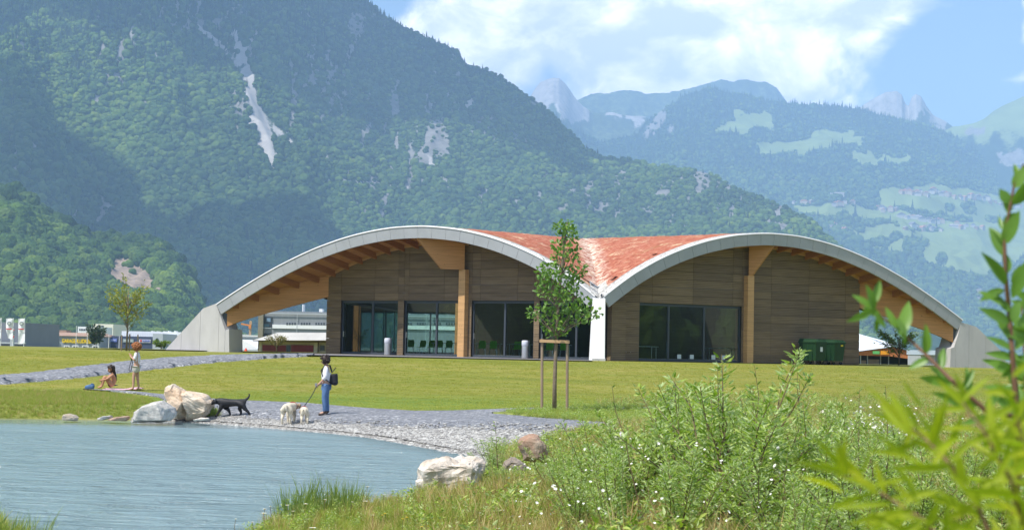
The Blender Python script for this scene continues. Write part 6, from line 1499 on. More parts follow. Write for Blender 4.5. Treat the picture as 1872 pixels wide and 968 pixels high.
for s, n in ((-1, 'a'), (1, 'b')): JJ.update({'hip' + n: (.02, s * .085, .82, .118), 'th' + n: (.012 + .02 * s, s * .088, .60, .112)}); EJ.append('pel hip%s th%s' % ((n,) * 2))
skin_obj('shorts', JJ, EJ, M_SHORT, B, 'pel')
hair('hair', (.0, 0, 1.56), .155, M_HAIRA, B, (1.08, 1.0, .92), lambda p: p.x < -.10 and p.z < 1.575 and abs(p.y) < .10, 8, .05, 170, .028)
st_ = thing('dog_leash', 'dark looped leash hanging from the hands of the auburn-haired person', 'leash', B.location)
wb(MB().tube([B.location + Vector(v) for v in ((-.20, .0, 1.23), (-.17, .02, 1.05), (-.22, .03, .85), (-.25, .03, .72), (-.2, .03, .64), (-.17, .02, .70), (-.13, .02, .98), (-.17, 0, 1.2))], .012, 6), 'strap', M_BAG, st_)

# --- seated person hugging the knees
pS = GT(203, 711.5); S_ = thing('person', 'seated person in dark bikini hugging the knees on a towel', 'person', (pS.x, pS.y, pS.z + .03), 0.35)
JS = {'pel': (.10, 0, .115, .12, .15), 'waist': (.115, 0, .27, .10, .125), 'chest': (.07, 0, .44, .11, .145), 'nb': (.02, 0, .555, .06), 'neck': (-.02, 0, .60, .048), 'head': (-.05, 0, .685, .086, .078), 'crown': (-.04, 0, .76, .07)}
ES = ['pel waist chest nb neck head crown']
for s, n in ((-1, 'a'), (1, 'b')):
    JS.update({'sh' + n: (.03, s * .16, .50, .054), 'el' + n: (-.16, s * .19, .345, .042), 'wr' + n: (-.345, s * .09, .29, .028), 'pa' + n: (-.385, s * .02, .285, .03), 'hip' + n: (.04, s * .085, .11, .10), 'kn' + n: (-.24, s * .10, .44, .062), 'an' + n: (-.33, s * .10, .075, .038), 'toe' + n: (-.46, s * .11, .03, .032)})
    ES += ['chest sh%s el%s wr%s pa%s' % ((n,) * 4), 'pel hip%s kn%s an%s toe%s' % ((n,) * 4)]
ex, fp = face_on((-.05, 0, .685), .09, (-.75, -.65, -.05), (0, 0, 1), S_, M_TANSKIN)
for s in (-1, 1): ex += fingers((-.345, s * .09, .29), (-.385, s * .02, .285), (0, 0, 1), (.6, -s * .6, 0))
body = skin_obj('body', JS, ES, M_TANSKIN, S_, 'pel', 2, ex); fp(body)
M_BIK = mat('dark_bikini', (0.02, 0.03, 0.045), 0.6, .1)
skin_obj('bikini_top', {'a': (.085, 0, .40, .122, .157), 'b': (.07, 0, .455, .122, .157)}, ['a b'], M_BIK, S_, 'a'); skin_obj('bikini_bottom', {'a': (.11, 0, .10, .125, .16), 'b': (.105, 0, .15, .125, .155)}, ['a b'], M_BIK, S_, 'a')
hair('hair', (-.02, 0, .705), .125, M_HAIRD, S_, (1.0, 1.0, 1.02), lambda p: p.x + p.y * .7 < -.075 and p.z < .745, 5, .05, 60, .026); skin_obj('ponytail', {'a': (.04, 0, .70, .07), 'b': (.10, .02, .55, .06), 'c': (.15, .02, .38, .045), 'd': (.17, .02, .26, .02)}, ['a b c d'], M_HAIRD, S_, 'a')
# towel, bag
pt_ = GT(232, 711); n_ = 26; V = []
for i in range(9):
    for j in range(n_):
        u, v = j / (n_ - 1), i / 8; x = pS.x - .25 + u * 1.35; y = pS.y - .28 + v * .62; V.append((x, y, gz(x, y) + .022 + .05 * sstep(.55, .75, u) * (.4 + vnoise(u * 14, v * 4, 3)) + .01 * vnoise(u * 20, v * 9, 5)))
tw = grid_mesh('towel', np.array(V) - np.array([pS.x, pS.y, pS.z]), 9, n_, mat('pink_towel', (0.74, 0.44, 0.56), 0.95, 0.35, 6, 0.5, 40)); tw.location = pS
sd_ = tw.modifiers.new('thick', 'SOLIDIFY'); sd_.thickness = .015
tag(tw, 'rumpled pink and white towel beside the seated person', 'towel')
pb_ = GT(165, 711.5); bg_ = thing('bag', 'small blue cloth bag lying left of the seated person', 'bag', pb_)
skin_obj('body', {'a': (-.20, 0, .05, .045, .08), 'b': (-.05, 0, .07, .065, .1), 'c': (.08, 0, .11, .095, .12), 'd': (.15, 0, .09, .06, .09)}, ['a b c d'], mat('denim_bag', (0.075, 0.15, 0.30), 0.85, .2, 8), bg_, 'b'); MB().tube([(.0, 0, .13), (.05, -.05, .22), (.12, -.03, .2), (.14, 0, .13)], .012, 6).build('strap', MATS['denim_bag'], bg_)
# ------------------------------------------------------------------ trees and plants
def leaf_mat(name, c0, c1, c2, back=None, rough=0.5, spec=0.35, trans=0.35, per='leaf'):
    """leaf colour varies leaf by leaf (attribute 'lv'); light passes through the blade"""
    mt, N, b = new_mat(name); t = mt.node_tree; out = t.nodes['Material Output']
    if per == 'leaf':
        a = N.n('ShaderNodeAttribute', attribute_name='lv'); fac = a.outputs['Fac']
    else:
        oi = N.n('ShaderNodeObjectInfo'); fac = oi.outputs['Random']
    c = N.ramp(fac, [(0.0, c0), (0.55, c1), (1.0, c2)])
    if back:
        g = N.n('ShaderNodeNewGeometry'); c = N.mix(N.math('MULTIPLY', g.outputs['Backfacing'], 0.8), c, back)
    N.l(c, b.inputs['Base Color']); b.inputs['Roughness'].default_value = rough; b.inputs['Specular IOR Level'].default_value = spec
    tl = N.n('ShaderNodeBsdfTranslucent'); N.l(N.mix(1.0, c, (1.25, 1.35, 0.6), 'MULTIPLY'), tl.inputs['Color'])
    mx = N.n('ShaderNodeMixShader'); mx.inputs[0].default_value = trans; N.l(b.outputs[0], mx.inputs[1]); N.l(tl.outputs[0], mx.inputs[2]); N.l(mx.outputs[0], out.inputs['Surface'])
    return mt
def leaves_mesh(name, pos, dirs, length, width, m, parent, rg, droop=0.25, kind='stuff', nrm=None):
    """pos, dirs (n,3): each leaf is a folded blade of six corners"""
    n = len(pos); d = dirs / np.linalg.norm(dirs, axis=1)[:, None]
    r = rg.normal(size=(n, 3)) if nrm is None else nrm
    sd = np.cross(d, r); sd /= np.linalg.norm(sd, axis=1)[:, None] + 1e-9; up = np.cross(sd, d)
    L = np.broadcast_to(length, n)[:, None]; Wd = np.broadcast_to(width, n)[:, None]
    V = np.stack([pos, pos + d * L * .35 + sd * Wd * .5 + up * Wd * .18, pos + d * L * .35 - sd * Wd * .5 + up * Wd * .18, pos + d * L * .72 + sd * Wd * .38 + up * (Wd * .14 - L * droop * .3), pos + d * L * .72 - sd * Wd * .38 + up * (Wd * .14 - L * droop * .3), pos + d * L - up * L * droop * .7, pos + d * L * .5 - up * L * droop * .1], 1).reshape(-1, 3)
    b = np.arange(n)[:, None] * 7
    Fq = np.concatenate([b + np.array(q) for q in ([0, 1, 6], [0, 6, 2], [1, 3, 6], [2, 6, 4], [3, 5, 6], [6, 5, 4])])
    o = tri_soup(name, V, Fq, m, parent, True, {'lv': np.repeat(rg.random(n), 7)})
    if kind: o['kind'] = kind
    return o
def clump_points(cl, per, rg):
    """cl: (n,4) centre+radius; points through each clump, denser toward its skin"""
    out, od = [], []
    for x, y, z, r in cl:
        k = max(3, int(per * r * r)); d = rg.normal(size=(k, 3)); d /= np.linalg.norm(d, axis=1)[:, None]
        rr = r * rg.random(k)[:, None] ** 0.45; out.append(np.array([x, y, z]) + d * rr * np.array([1, 1, .85])); od.append(d + rg.normal(0, .5, (k, 3)) + np.array([0, 0, -.15]))
    return np.concatenate(out), np.concatenate(od)
M_BARK = mat('young_bark', (0.20, 0.155, 0.11), 0.9, 0.25, 12, 0.5, 40); M_STAKE = mat('weathered_stake', (0.27, 0.20, 0.14), 0.85, 0.2, 5, stretch=(1, 1, .2)); M_RAIL = mat('fresh_pine_rail', (0.52, 0.34, 0.18), 0.8, 0.1)
rgl = np.random.default_rng(21)
# staked young tree on the lawn
bt_ = GT(1013.5, 755.5); YT = bt_.y
T1 = thing('young_tree', 'young staked tree with a slim dark green crown on the lawn', 'tree', bt_)
def rel(px, py, Y, o, dy=0): p = P(px, py, Y) - o; return Vector((p.x, p.y + dy, p.z))
tr = [rel(1013.5, 757, YT, bt_), rel(1014, 700, YT, bt_), rel(1016, 640, YT, bt_), rel(1018, 600, YT, bt_), rel(1022, 540, YT, bt_), rel(1028, 480, YT, bt_), rel(1034, 430, YT, bt_), rel(1037, 405, YT, bt_)]
MB().tube(tr, [.075, .062, .055, .05, .042, .032, .02, .008], 10).build('trunk', M_BARK, T1, True)
cl_px = [(1034, 412, 13, 0), (1044, 420, 13, .2), (1023, 418, 11, -.2), (1033, 432, 13, 0), (1046, 437, 9, .1), (1020, 447, 12, .2), (1036, 455, 12, -.2), (1051, 461, 12, .1), (1015, 463, 9, 0), (1026, 472, 12, .2), (1047, 482, 12, -.1), (1062, 494, 12, .1), (1003, 489, 15, -.2), (1023, 490, 14, .1), (990, 499, 10, 0), (1042, 502, 14, .3), (1010, 509, 16, -.3), (992, 518, 13, .1), (1030, 520, 16, 0), (1052, 521, 13, .2), (1008, 533, 15, .1), (988, 535, 9, -.1), (1027, 541, 17, -.3), (1048, 545, 15, .2), (1066, 551, 13, 0),
         (1008, 556, 14, .3), (990, 562, 11, -.2), (976, 568, 9, 0), (1026, 566, 15, .1), (1046, 569, 14, -.2), (1064, 572, 13, .2), (1082, 566, 12, 0), (1093, 572, 7, .1), (1000, 578, 13, .1), (983, 583, 8, 0), (1018, 587, 14, -.1), (1037, 590, 12, .2), (1056, 588, 9, 0), (1004, 597, 11, .1), (1020, 605, 10, 0), (1034, 606, 8, .1), (1076, 583, 7, -.1), (970, 572, 6, .1), (1012, 612, 7, 0)]
cl = []; br = MB(); rs = F / YT
for px, py, r, dy in cl_px:
    c = rel(px, py, YT, bt_, dy * 1.6); cl.append((*c, r / rs * 1.08))
    k = min(range(3, len(tr)), key=lambda i: abs(tr[i].z - (c.z - .35))); a = tr[k].lerp(tr[max(k - 1, 0)], .4)
    br.tube([a, a.lerp(c, .5) + Vector((0, 0, .05)), c], [.02, .013, .006], 5)
br.build('branches', M_BARK, T1)
M_MAPLE = leaf_mat('dark_tree_leaf', (0.06, 0.14, 0.018), (0.13, 0.26, 0.035), (0.25, 0.40, 0.06), (0.16, 0.27, 0.07), 0.4, 0.5, 0.35)
pos, dr = clump_points(cl, 620, rgl); leaves_mesh('crown', pos, dr, rgl.uniform(.10, .17, len(pos)), rgl.uniform(.07, .11, len(pos)), M_MAPLE, T1, rgl)
ST = thing('tree_stakes', 'two weathered stakes with a pale cross rail around the young tree', 'tree support', bt_)
for px, t in ((990.5, 619), (1036.5, 621)): MB().tube([rel(px, 757, YT, bt_, -.05), rel(px + .5, t, YT, bt_, -.05)], [.045, .043], 8).build('stake', M_STAKE, ST)
MB().bar(rel(986, 622.5, YT, bt_, -.12), rel(1041, 624.5, YT, bt_, -.12), .05, .09).build('rail', M_RAIL, ST); MB().tube([rel(1008, 623, YT, bt_, -.1), rel(1016, 622, YT, bt_, .1), rel(1024, 624, YT, bt_, -.1)], .02, 6).build('tie', M_BAG, ST)
# feathery young tree by the path, with three stakes
def feathery(name, label, px, pyb, pyt, Y, spread, nst, mleaf, llen, nleaf, seed, wid=.35):
    o = P(px, pyb, Y); o.z = gz(o.x, o.y) - .05; t = thing(name, label, 'tree', o); rg = random.Random(seed); H = P(px, pyt, Y).z - o.z; mb = MB(); pp, dd = [], []
    MB().tube([(0, 0, 0), (.02, 0, H * .35), (.0, .02, H * .8)], [.05, .035, .01], 8).build('trunk', M_BARK, t, True)
    for i in range(nst):
        z0 = H * rg.uniform(.22, .62); a = rg.uniform(0, 6.28); L = spread * rg.uniform(.5, 1.0); up = rg.uniform(.35, 1.15)
        p0 = Vector((0, 0, z0)); p2 = p0 + Vector((math.cos(a) * L, math.sin(a) * L, L * up + rg.uniform(0, H * .22))); p2.z = min(p2.z, H * rg.uniform(.88, 1.0)); p1 = p0.lerp(p2, .5) + Vector((0, 0, .10 * H * .3)); mb.tube([p0, p1, p2], [.014, .009, .003], 5)
        for k in range(nleaf):
            t_ = rg.uniform(.25, 1.0); q = (p0.lerp(p1, t_ * 2) if t_ < .5 else p1.lerp(p2, t_ * 2 - 1)); pp.append(q + Vector((rg.gauss(0, .07), rg.gauss(0, .07), rg.gauss(0, .07)))); dd.append((math.cos(a) * .6 + rg.gauss(0, .6), math.sin(a) * .6 + rg.gauss(0, .6), .35 + rg.gauss(0, .5)))
    mb.build('branches', M_BARK, t); n = len(pp); rn = np.random.default_rng(seed)
    leaves_mesh('crown', np.array(pp), np.array(dd), rn.uniform(.7, 1.3, n) * llen, rn.uniform(.7, 1.3, n) * llen * wid, mleaf, t, rn)
    return t, o, H
M_OLIVE = leaf_mat('olive_leaf', (0.18, 0.22, 0.04), (0.28, 0.31, 0.06), (0.40, 0.38, 0.10), None, .6, .2, .35)
t, o, H = feathery('young_tree', 'feathery olive-green young tree tied to stakes by the gravel path', 231, 643, 497, 79.5, 1.15, 46, M_OLIVE, .20, 17, 5, .26)
S2 = thing('tree_stakes', 'three thin stakes round the feathery young tree', 'tree support', o)
for px, tp_ in ((221.5, 612), (236, 610), (251, 611)): MB().tube([(X_(px, 79.5) - o.x, .1, 0), (X_(px, 79.5) - o.x, .1, P(px, tp_, 79.5).z - o.z)], .035, 7).build('stake', M_STAKE, S2)
M_DRYL = leaf_mat('dry_shrub_leaf', (0.12, 0.13, 0.04), (0.21, 0.19, 0.07), (0.33, 0.27, 0.12), None, .7, .15, .3)
feathery('shrub', 'loose yellowish shrub in front of the red shed doors', 505, 645, 612, 112, .85, 30, M_DRYL, .12, 24, 8, .4)
M_MIDL = leaf_mat('mid_tree_leaf', (0.09, 0.16, 0.04), (0.16, 0.24, 0.06), (0.28, 0.34, 0.10), None, .6, .2, .3)
feathery('small_tree', 'small leafy tree before the orange fascia of the low building', 1643, 672, 603, 104, 1.7, 46, M_MIDL, .17, 15, 9, .42)
feathery('sapling', 'thin sapling standing outside the first glass door', 657, 650, 588, 100, .5, 12, M_DRYL, .12, 10, 12, .3)
feathery('fir', 'dark narrow conifer between the garage and navy hall', 175, 640, 592, 300, 1.5, 44, leaf_mat('dark_fir_needle', (0.035, 0.06, 0.035), (0.06, 0.09, 0.05), (0.09, 0.12, 0.06), None, .7, .1, .1), .7, 12, 14, .4)
feathery('garden_tree', 'bright green garden tree between showroom and garage', 51.5, 640, 600, 345, 2.2, 40, M_MIDL, .7, 14, 15, .5)
feathery('garden_bush', 'dark bush at the foot of the round-windowed hall', 294, 645, 624, 130, .6, 26, M_MIDL, .18, 22, 16, .5)

# ------------------------------------------------------------------ meadow bank in the foreground
M_BLADE = leaf_mat('grass_blade', (0.20, 0.28, 0.04), (0.32, 0.37, 0.07), (0.50, 0.44, 0.17), None, .6, .2, .4)
M_STRAW = leaf_mat('straw_blade', (0.32, 0.21, 0.08), (0.46, 0.35, 0.15), (0.60, 0.51, 0.28), None, .7, .15, .3)
M_RUSH = leaf_mat('green_rush', (0.10, 0.17, 0.03), (0.16, 0.24, 0.05), (0.26, 0.31, 0.08), None, .5, .25, .3)
M_HERB = leaf_mat('herb_leaf', (0.17, 0.28, 0.02), (0.30, 0.42, 0.045), (0.50, 0.54, 0.15), (0.42, 0.49, 0.22), .5, .35, .35)
def tuft(name, n, h, w, spread, m, seed, bend=.35):
    rg = np.random.default_rng(seed); a = rg.uniform(0, 6.28, n); r = spread * np.sqrt(rg.random(n)); b0 = np.stack([np.cos(a) * r, np.sin(a) * r, np.zeros(n) - .03], -1); out = np.stack([np.cos(a), np.sin(a), np.zeros(n)], -1) + rg.normal(0, .5, (n, 3)) * np.array([1, 1, 0])
    H = h * rg.uniform(.5, 1.1, n)[:, None]; sd = np.stack([-np.sin(a + rg.normal(0, 1, n)), np.cos(a), np.zeros(n)], -1) * w; V = []
    for t, ww in ((0, 1), (.4, .85), (.75, .6), (1, .08)): c = b0 + out * H * bend * t * t + np.array([0, 0, 1]) * H * (t - .22 * bend * t * t); V += [c - sd * ww * .5, c + sd * ww * .5]
    V = np.stack(V, 1).reshape(-1, 3); b = np.arange(n)[:, None] * 8
    return tri_soup(name, V, np.concatenate([b + np.array(q) for q in ([0, 1, 3, 2], [2, 3, 5, 4], [4, 5, 7, 6])]), m, False, True, {'lv': np.repeat(rg.random(n), 8)})
def herb(name, n, h, m, seed, ll=.06, lw=.02):
    rg = np.random.default_rng(seed); V = []; pos, dr = [], []
    for i in range(5):
        a = rg.uniform(0, 6.28); tip = np.array([math.cos(a) * h * .3, math.sin(a) * h * .3, h * rg.uniform(.6, 1.05)])
        for k in range(n // 5): t = rg.uniform(.12, 1); pos.append(tip * t + rg.normal(0, .015, 3)); dr.append(np.array([math.cos(a + k * 2.4), math.sin(a + k * 2.4), rg.uniform(-.1, .9)]))
    return leaves_mesh(name, np.array(pos), np.array(dr), rg.uniform(.6, 1.2, len(pos)) * ll, rg.uniform(.7, 1.3, len(pos)) * lw, m, False, rg)
gk = [tuft('a%d' % i, 34, .34, .009, .13, M_BLADE, 300 + i) for i in range(3)] + [tuft('b%d' % i, 26, .42, .007, .12, M_STRAW, 320 + i) for i in range(2)] + [herb('c%d' % i, 70, .36, M_HERB, 340 + i) for i in range(3)] + [tuft('d0', 40, .16, .009, .14, M_BLADE, 360, .6), tuft('e0', 26, .46, .008, .15, M_RUSH, 370, .22)]
gcol = hidden_coll('meadow_plants', gk)
rg = np.random.default_rng(99); n = 68000
xx = rg.uniform(-7, 20, n); yy = 9.5 + 36 * rg.random(n) ** 1.25
ppx, ppy = project(np.stack([xx, yy, ground_z(xx, yy)], -1))
ins = in_poly(xx, yy, POND); dsh = poly_dist(xx, yy, POND)
pathw = np.array([tuple(GT(*q)[:2]) for q in ((868, 842), (900, 832), (960, 818), (1040, 803), (1110, 798), (1180, 785), (1250, 783), (1420, 782), (1600, 783), (1800, 788))]); pl_lim = np.interp(xx, pathw[:, 0], pathw[:, 1])
ok = ~ins & (dsh > .04) & (yy < pl_lim - .2 + rg.normal(0, .5, n)) & (ppx > -60) & (ppx < 1950) & (ppy < 1130)
ok &= ~((xx < -2.2) & (yy > 24))
ok &= rg.random(n) < np.interp(yy, [9, 16, 25, 45], [.55, .85, 1, 1])
xx, yy, ppx, ppy, dsh = xx[ok], yy[ok], ppx[ok], ppy[ok], dsh[ok]; n = len(xx)
pat = fbm(xx / 1.6, yy / 1.6, 4, 61); p2 = fbm(xx / .8 + 9, yy / .8, 3, 62)
brown = 1.3 * np.exp(-(((ppx - 1330) / 140) ** 2 + ((ppy - 930) / 70) ** 2)) + .6 * (p2 > .58)
u = rg.random(n); idx = np.where(u < .20 + brown * .62, 3 + rg.integers(0, 2, n), np.where(u < .50, 5 + rg.integers(0, 3, n), rg.integers(0, 3, n)))
idx = np.where((rg.random(n) < .45) & (ppx < 1000) & (ppy > 905), 8, idx)
rush = (np.exp(-(((ppx - 545) / 30) ** 2 + ((ppy - 938) / 10) ** 2)) * .6 + np.exp(-(((ppx - 628) / 22) ** 2 + ((ppy - 932) / 9) ** 2)) * .6 + .9 * np.exp(-(((ppx - 1360) / 60) ** 2 + ((ppy - 945) / 30) ** 2)))
idx = np.where(rg.random(n) < rush, 9, idx)
sc_ = rg.uniform(.65, 1.25, n) * (.55 + .8 * pat); sc_ = np.where((ppx < 760) & (idx != 9), sc_ * .62, sc_); sc_ = np.where(ppx > 1000, sc_ * 1.15, sc_)
tag(scatter('grass', np.stack([xx, yy, ground_z(xx, yy)], -1), sc_, rg.uniform(0, 6.28, n), idx, rg.random(n), gcol, rg.normal(0, .12, (n, 2))), 'tall meadow grass and herbs covering the near bank', kind='stuff')
# long pale grass on the far left bank and round the tree
def grass_patch(name, label, poly, n, kinds, smin, smax, seed):
    rg = np.random.default_rng(seed); w = np.array([tuple(GT(*q)[:2]) for q in poly]); x = rg.uniform(w[:, 0].min(), w[:, 0].max(), n); y = rg.uniform(w[:, 1].min(), w[:, 1].max(), n)
    k = in_poly(x, y, [tuple(q) for q in w]) & ~in_poly(x, y, POND); x, y = x[k], y[k]; n = len(x)
    tag(scatter(name, np.stack([x, y, ground_z(x, y) + .02], -1), rg.uniform(smin, smax, n), rg.uniform(0, 6.28, n), rg.choice(kinds, n), rg.random(n), gcol), label, kind='stuff')
grass_patch('grass', 'long pale grass on the far bank left of the boulders', [(-120, 715), (60, 714), (160, 716), (230, 721), (280, 733), (250, 748), (240, 765), (120, 765), (-120, 764)], 11000, [0, 1, 8, 8, 3, 2], .18, .42, 41)
grass_patch('grass', 'rough grass on the verge round the staked tree', [(908, 757), (985, 750), (1060, 746), (1200, 744), (1420, 754), (1700, 770), (1700, 786), (1420, 782), (1200, 780), (1060, 772), (985, 766)], 6000, [0, 1, 2, 5, 6, 8], .35, .8, 42)
grass_patch('grass', 'grass clump at the foot of the ochre boulder', [(318, 758), (335, 752), (395, 757), (400, 764), (350, 768), (325, 767)], 500, [0, 2, 5, 6], .4, .8, 43)
grass_patch('grass', 'ragged taller grass along the lawn edge', [(1090, 742), (1300, 728), (1500, 730), (1900, 745), (1900, 775), (1500, 757), (1300, 748), (1090, 746)], 5000, [0, 1, 3, 5, 6, 4], .5, 1.1, 44)
# short mown blades over the lawn in view
M_LAWNB = leaf_mat('mown_blade', (0.25, 0.295, 0.045), (0.36, 0.365, 0.075), (0.53, 0.475, 0.15), None, .7, .1, .3)
lcol = hidden_coll('mown_tufts', [tuft('l%d' % i, 30, .075, .008, .16, M_LAWNB, 500 + i, .7) for i in range(3)])
rg = np.random.default_rng(55); n = 60000; x = rg.uniform(-26, 32, n); y = 46.5 + 31 * rg.random(n)
pth_w = [tuple(GT(*q)[:2]) for q in [(-200, 709), (0, 688), (200, 664.5), (400, 651), (575, 648.8), (575, 651.5), (400, 662), (200, 685), (0, 703), (-200, 719)]]
k = ~in_poly(x, y, pth_w) & (poly_dist(x, y, POND) > 3.0) & (rg.random(n) < .25 + .9 * fbm(x / 3, y / 3, 3, 71)) & ~in_poly(x, y, [tuple(q) for q in list(fe) + list(ne)[::-1]])
k &= y < np.interp(x, [-26, 2, 5, 32], [77, 75.5, 78, 82]) ; x, y = x[k], y[k]; n = len(x)
tag(scatter('grass', np.stack([x, y, ground_z(x, y)], -1), rg.uniform(.6, 1.3, n), rg.uniform(0, 6.28, n), rg.integers(0, 3, n), rg.random(n), lcol), 'short mown grass of the lawn', kind='stuff')
# overhanging clump at the lower left corner
rg = np.random.default_rng(7); oc = G(10, 995, -1.55); n = 260
pp = np.stack([oc.x + rg.normal(-.25, .26, n), oc.y + rg.normal(0, .25, n), np.full(n, -1.72) + rg.uniform(0, .12, n)], -1)
tag(scatter('grass', pp, rg.uniform(.6, 1.15, n), rg.uniform(0, 6.28, n), rg.choice([0, 1, 2, 0, 9], n), rg.random(n), gcol, rg.normal(0, .25, (n, 2))), 'bright grass clump overhanging the water in the near corner', kind='stuff')

# willow shrubs of the bank: each one a plant with stems and leaves
M_WILLOW = leaf_mat('willow_leaf', (0.16, 0.28, 0.022), (0.29, 0.42, 0.045), (0.48, 0.56, 0.16), (0.44, 0.54, 0.26), .42, .5, .35)
M_WSTEM = mat('willow_stem', (0.16, 0.12, 0.06), 0.8, 0.25, 8)
def willow(seed, nst=19, lpn=200, spread=.52):
    rg = np.random.default_rng(seed); mb = MB(); pos, dr = [], []
    for i in range(nst):
        a = rg.uniform(0, 6.28); L = rg.uniform(.55, 1.0); out = rg.uniform(.1, 1.0) * spread
        pts = [Vector((math.cos(a) * out * t ** 1.3 + rg.normal(0, .012), math.sin(a) * out * t ** 1.3 + rg.normal(0, .012), L * t * (1 - .12 * out * t))) for t in np.linspace(0, 1, 6)]
        mb.tube(pts, [.008, .007, .006, .0045, .003, .0015], 5, False)
        for k in range(lpn):
            t = rg.uniform(.12, 1.0) ** .8 * 5; j = min(int(t), 4); q = pts[j].lerp(pts[j + 1], t - j); az_ = k * 2.4 + rg.normal(0, .5); tw = rg.uniform(.0, .13) * (1.15 - t / 5)
            dv_ = np.array([math.cos(az_), math.sin(az_), rg.uniform(.1, 1.1)]); pos.append(np.array(q) + dv_ * tw); dr.append(dv_)
    return mb, np.array(pos), np.array(dr), rg
WP = []
for i in range(5):
    mb, pos, dr, rg_ = willow(700 + i); t = thing('willow_shrub', '', 'shrub')
    mb.build('stems', M_WSTEM, t); leaves_mesh('foliage', pos, dr, rg_.uniform(.024, .05, len(pos)), rg_.uniform(.007, .012, len(pos)), M_WILLOW, t, rg_); WP.append(t)
W_SP = [(1345, 645, 16.5, 'tallest willow shrub, its tip reaching the dark wall'), (1290, 700, 18, 'willow shrub just left of the tallest one'), (1400, 712, 17.5, 'willow shrub just right of the tallest one'), (1215, 712, 19, 'willow shrub with a slender top below the wide window'), (1178, 752, 19, 'low willow shrub below the white column'), (1112, 772, 18, 'willow with one leaning dark stem, right of the staked tree'), (1050, 800, 20, 'willow shrub under the staked tree'),
        (1010, 812, 23, 'small willow shrub behind the rust-topped rock'), (1130, 825, 15.5, 'broad willow shrub in the middle of the bank'), (1240, 805, 15, 'dense willow shrub in front of the slender-topped one'), (1420, 822, 14.6, 'dense silvery willow shrub below the waste containers'), (1480, 745, 17, 'willow shrub with thin tips below the waste containers'), (1550, 740, 19, 'willow shrub with white flower flecks below the right wing'), (1525, 800, 14.5, 'silvery willow shrub left of the yellow leaves'), (1610, 775, 16, 'willow shrub half behind the yellow leaves'),
        (1690, 800, 15, 'willow shrub deep behind the yellow leaves'), (1640, 755, 22, 'far willow shrub under the right abutment'), (1760, 790, 18, 'willow shrub seen between the foreground twigs'), (905, 800, 27, 'sparse willow shrub behind the pale split boulder'), (935, 845, 25, 'small bush between the split boulder and the brown rock'), (1060, 830, 17, 'willow shrub right of the brown rock'), (1465, 880, 12.6, 'low willow shrub near the frame bottom right of the brown grass'), (1590, 860, 12.4, 'low willow shrub near the frame bottom under the yellow leaves'), (1830, 830, 14, 'willow shrub at the picture edge'), (1262, 738, 21, 'feathery willow behind the slender-topped one'), (1312, 716, 22, 'feathery willow behind and left of the tallest one'), (1372, 716, 21, 'feathery willow behind and right of the tallest one'), (1442, 748, 22, 'feathery willow on the lawn edge below the first waste container'), (1510, 742, 23, 'feathery willow on the lawn edge left of the white blossoms'), (1582, 757, 24, 'feathery willow on the lawn edge among the white blossoms')]
rgw = random.Random(17); usedw = [False] * 5
for i, (px, py, Y, lb) in enumerate(W_SP):
    k = i % 5; o = WP[k] if not usedw[k] else copy_tree(WP[k]); usedw[k] = True
    p = P(px, py, Y); g = gz(p.x, p.y); h = max(p.z - g, .3); o.location = (p.x, p.y, g - .03); o.rotation_euler = (0, 0, rgw.uniform(0, 6.28)); s = h / .93; o.scale = (max(s, .75) * rgw.uniform(.9, 1.2), max(s, .75) * rgw.uniform(.9, 1.2), s)
    tag(o, lb, 'shrub', 'willow shrubs on the near bank')
# tall single stems standing above the shrubs
M_STALK = leaf_mat('stalk_leaf', (0.11, 0.20, 0.04), (0.19, 0.29, 0.07), (0.32, 0.40, 0.13), None, .5, .3, .35)
def stalk(px, pt, pxb, Y, lb, n=22, ll=.06):
    o = P(pxb, 900, Y); o.z = gz(o.x, o.y); t = thing('tall_stalk', lb, 'plant', o, 0, 'tall single stalks on the near bank'); tip = P(px, pt, Y) - o; rg = np.random.default_rng(int(px))
    pts = [Vector((tip.x * t_, tip.y + .0, tip.z * t_)) + Vector((rg.normal(0, .01), 0, 0)) for t_ in np.linspace(0, 1, 7)]
    MB().tube(pts, [.008, .008, .007, .006, .005, .004, .002], 6).build('stem', M_WSTEM, t); ts = rg.uniform(.25, 1, n)
    pos = np.array([np.array(pts[min(int(q * 6), 5)].lerp(pts[min(int(q * 6), 5) + 1], q * 6 - min(int(q * 6), 5))) for q in ts]); dr = np.stack([np.cos(np.arange(n) * 2.4), np.sin(np.arange(n) * 2.4), rg.uniform(.2, 1.1, n)], -1)
    leaves_mesh('leaves', pos, dr, rg.uniform(.6, 1.3, n) * ll, rg.uniform(.7, 1.2, n) * ll * .3, M_STALK, t, rg)
for a in ((1118, 705, 1185, 17, 'dark stalk leaning left over the pale rock'), (1232, 685, 1255, 17.5, 'upright stalk below the wide window, first of two'), (1256, 700, 1262, 18.5, 'upright stalk below the wide window, second of two'), (1312, 672, 1318, 16.5, 'stalk left of the tallest willow'), (1382, 668, 1390, 16.2, 'brown stalk right of the tallest willow'), (1460, 690, 1470, 18, 'thin stalk below the waste containers'), (1570, 712, 1572, 18, 'flowering stalk below the right wing'), (1620, 705, 1622, 17, 'dark upright stalk under the right abutment'), (1458, 660, 1452, 20, 'bare grass stem in front of the green containers'), (905, 770, 912, 26, 'thin twig rising above the split boulder')):
    stalk(*a)
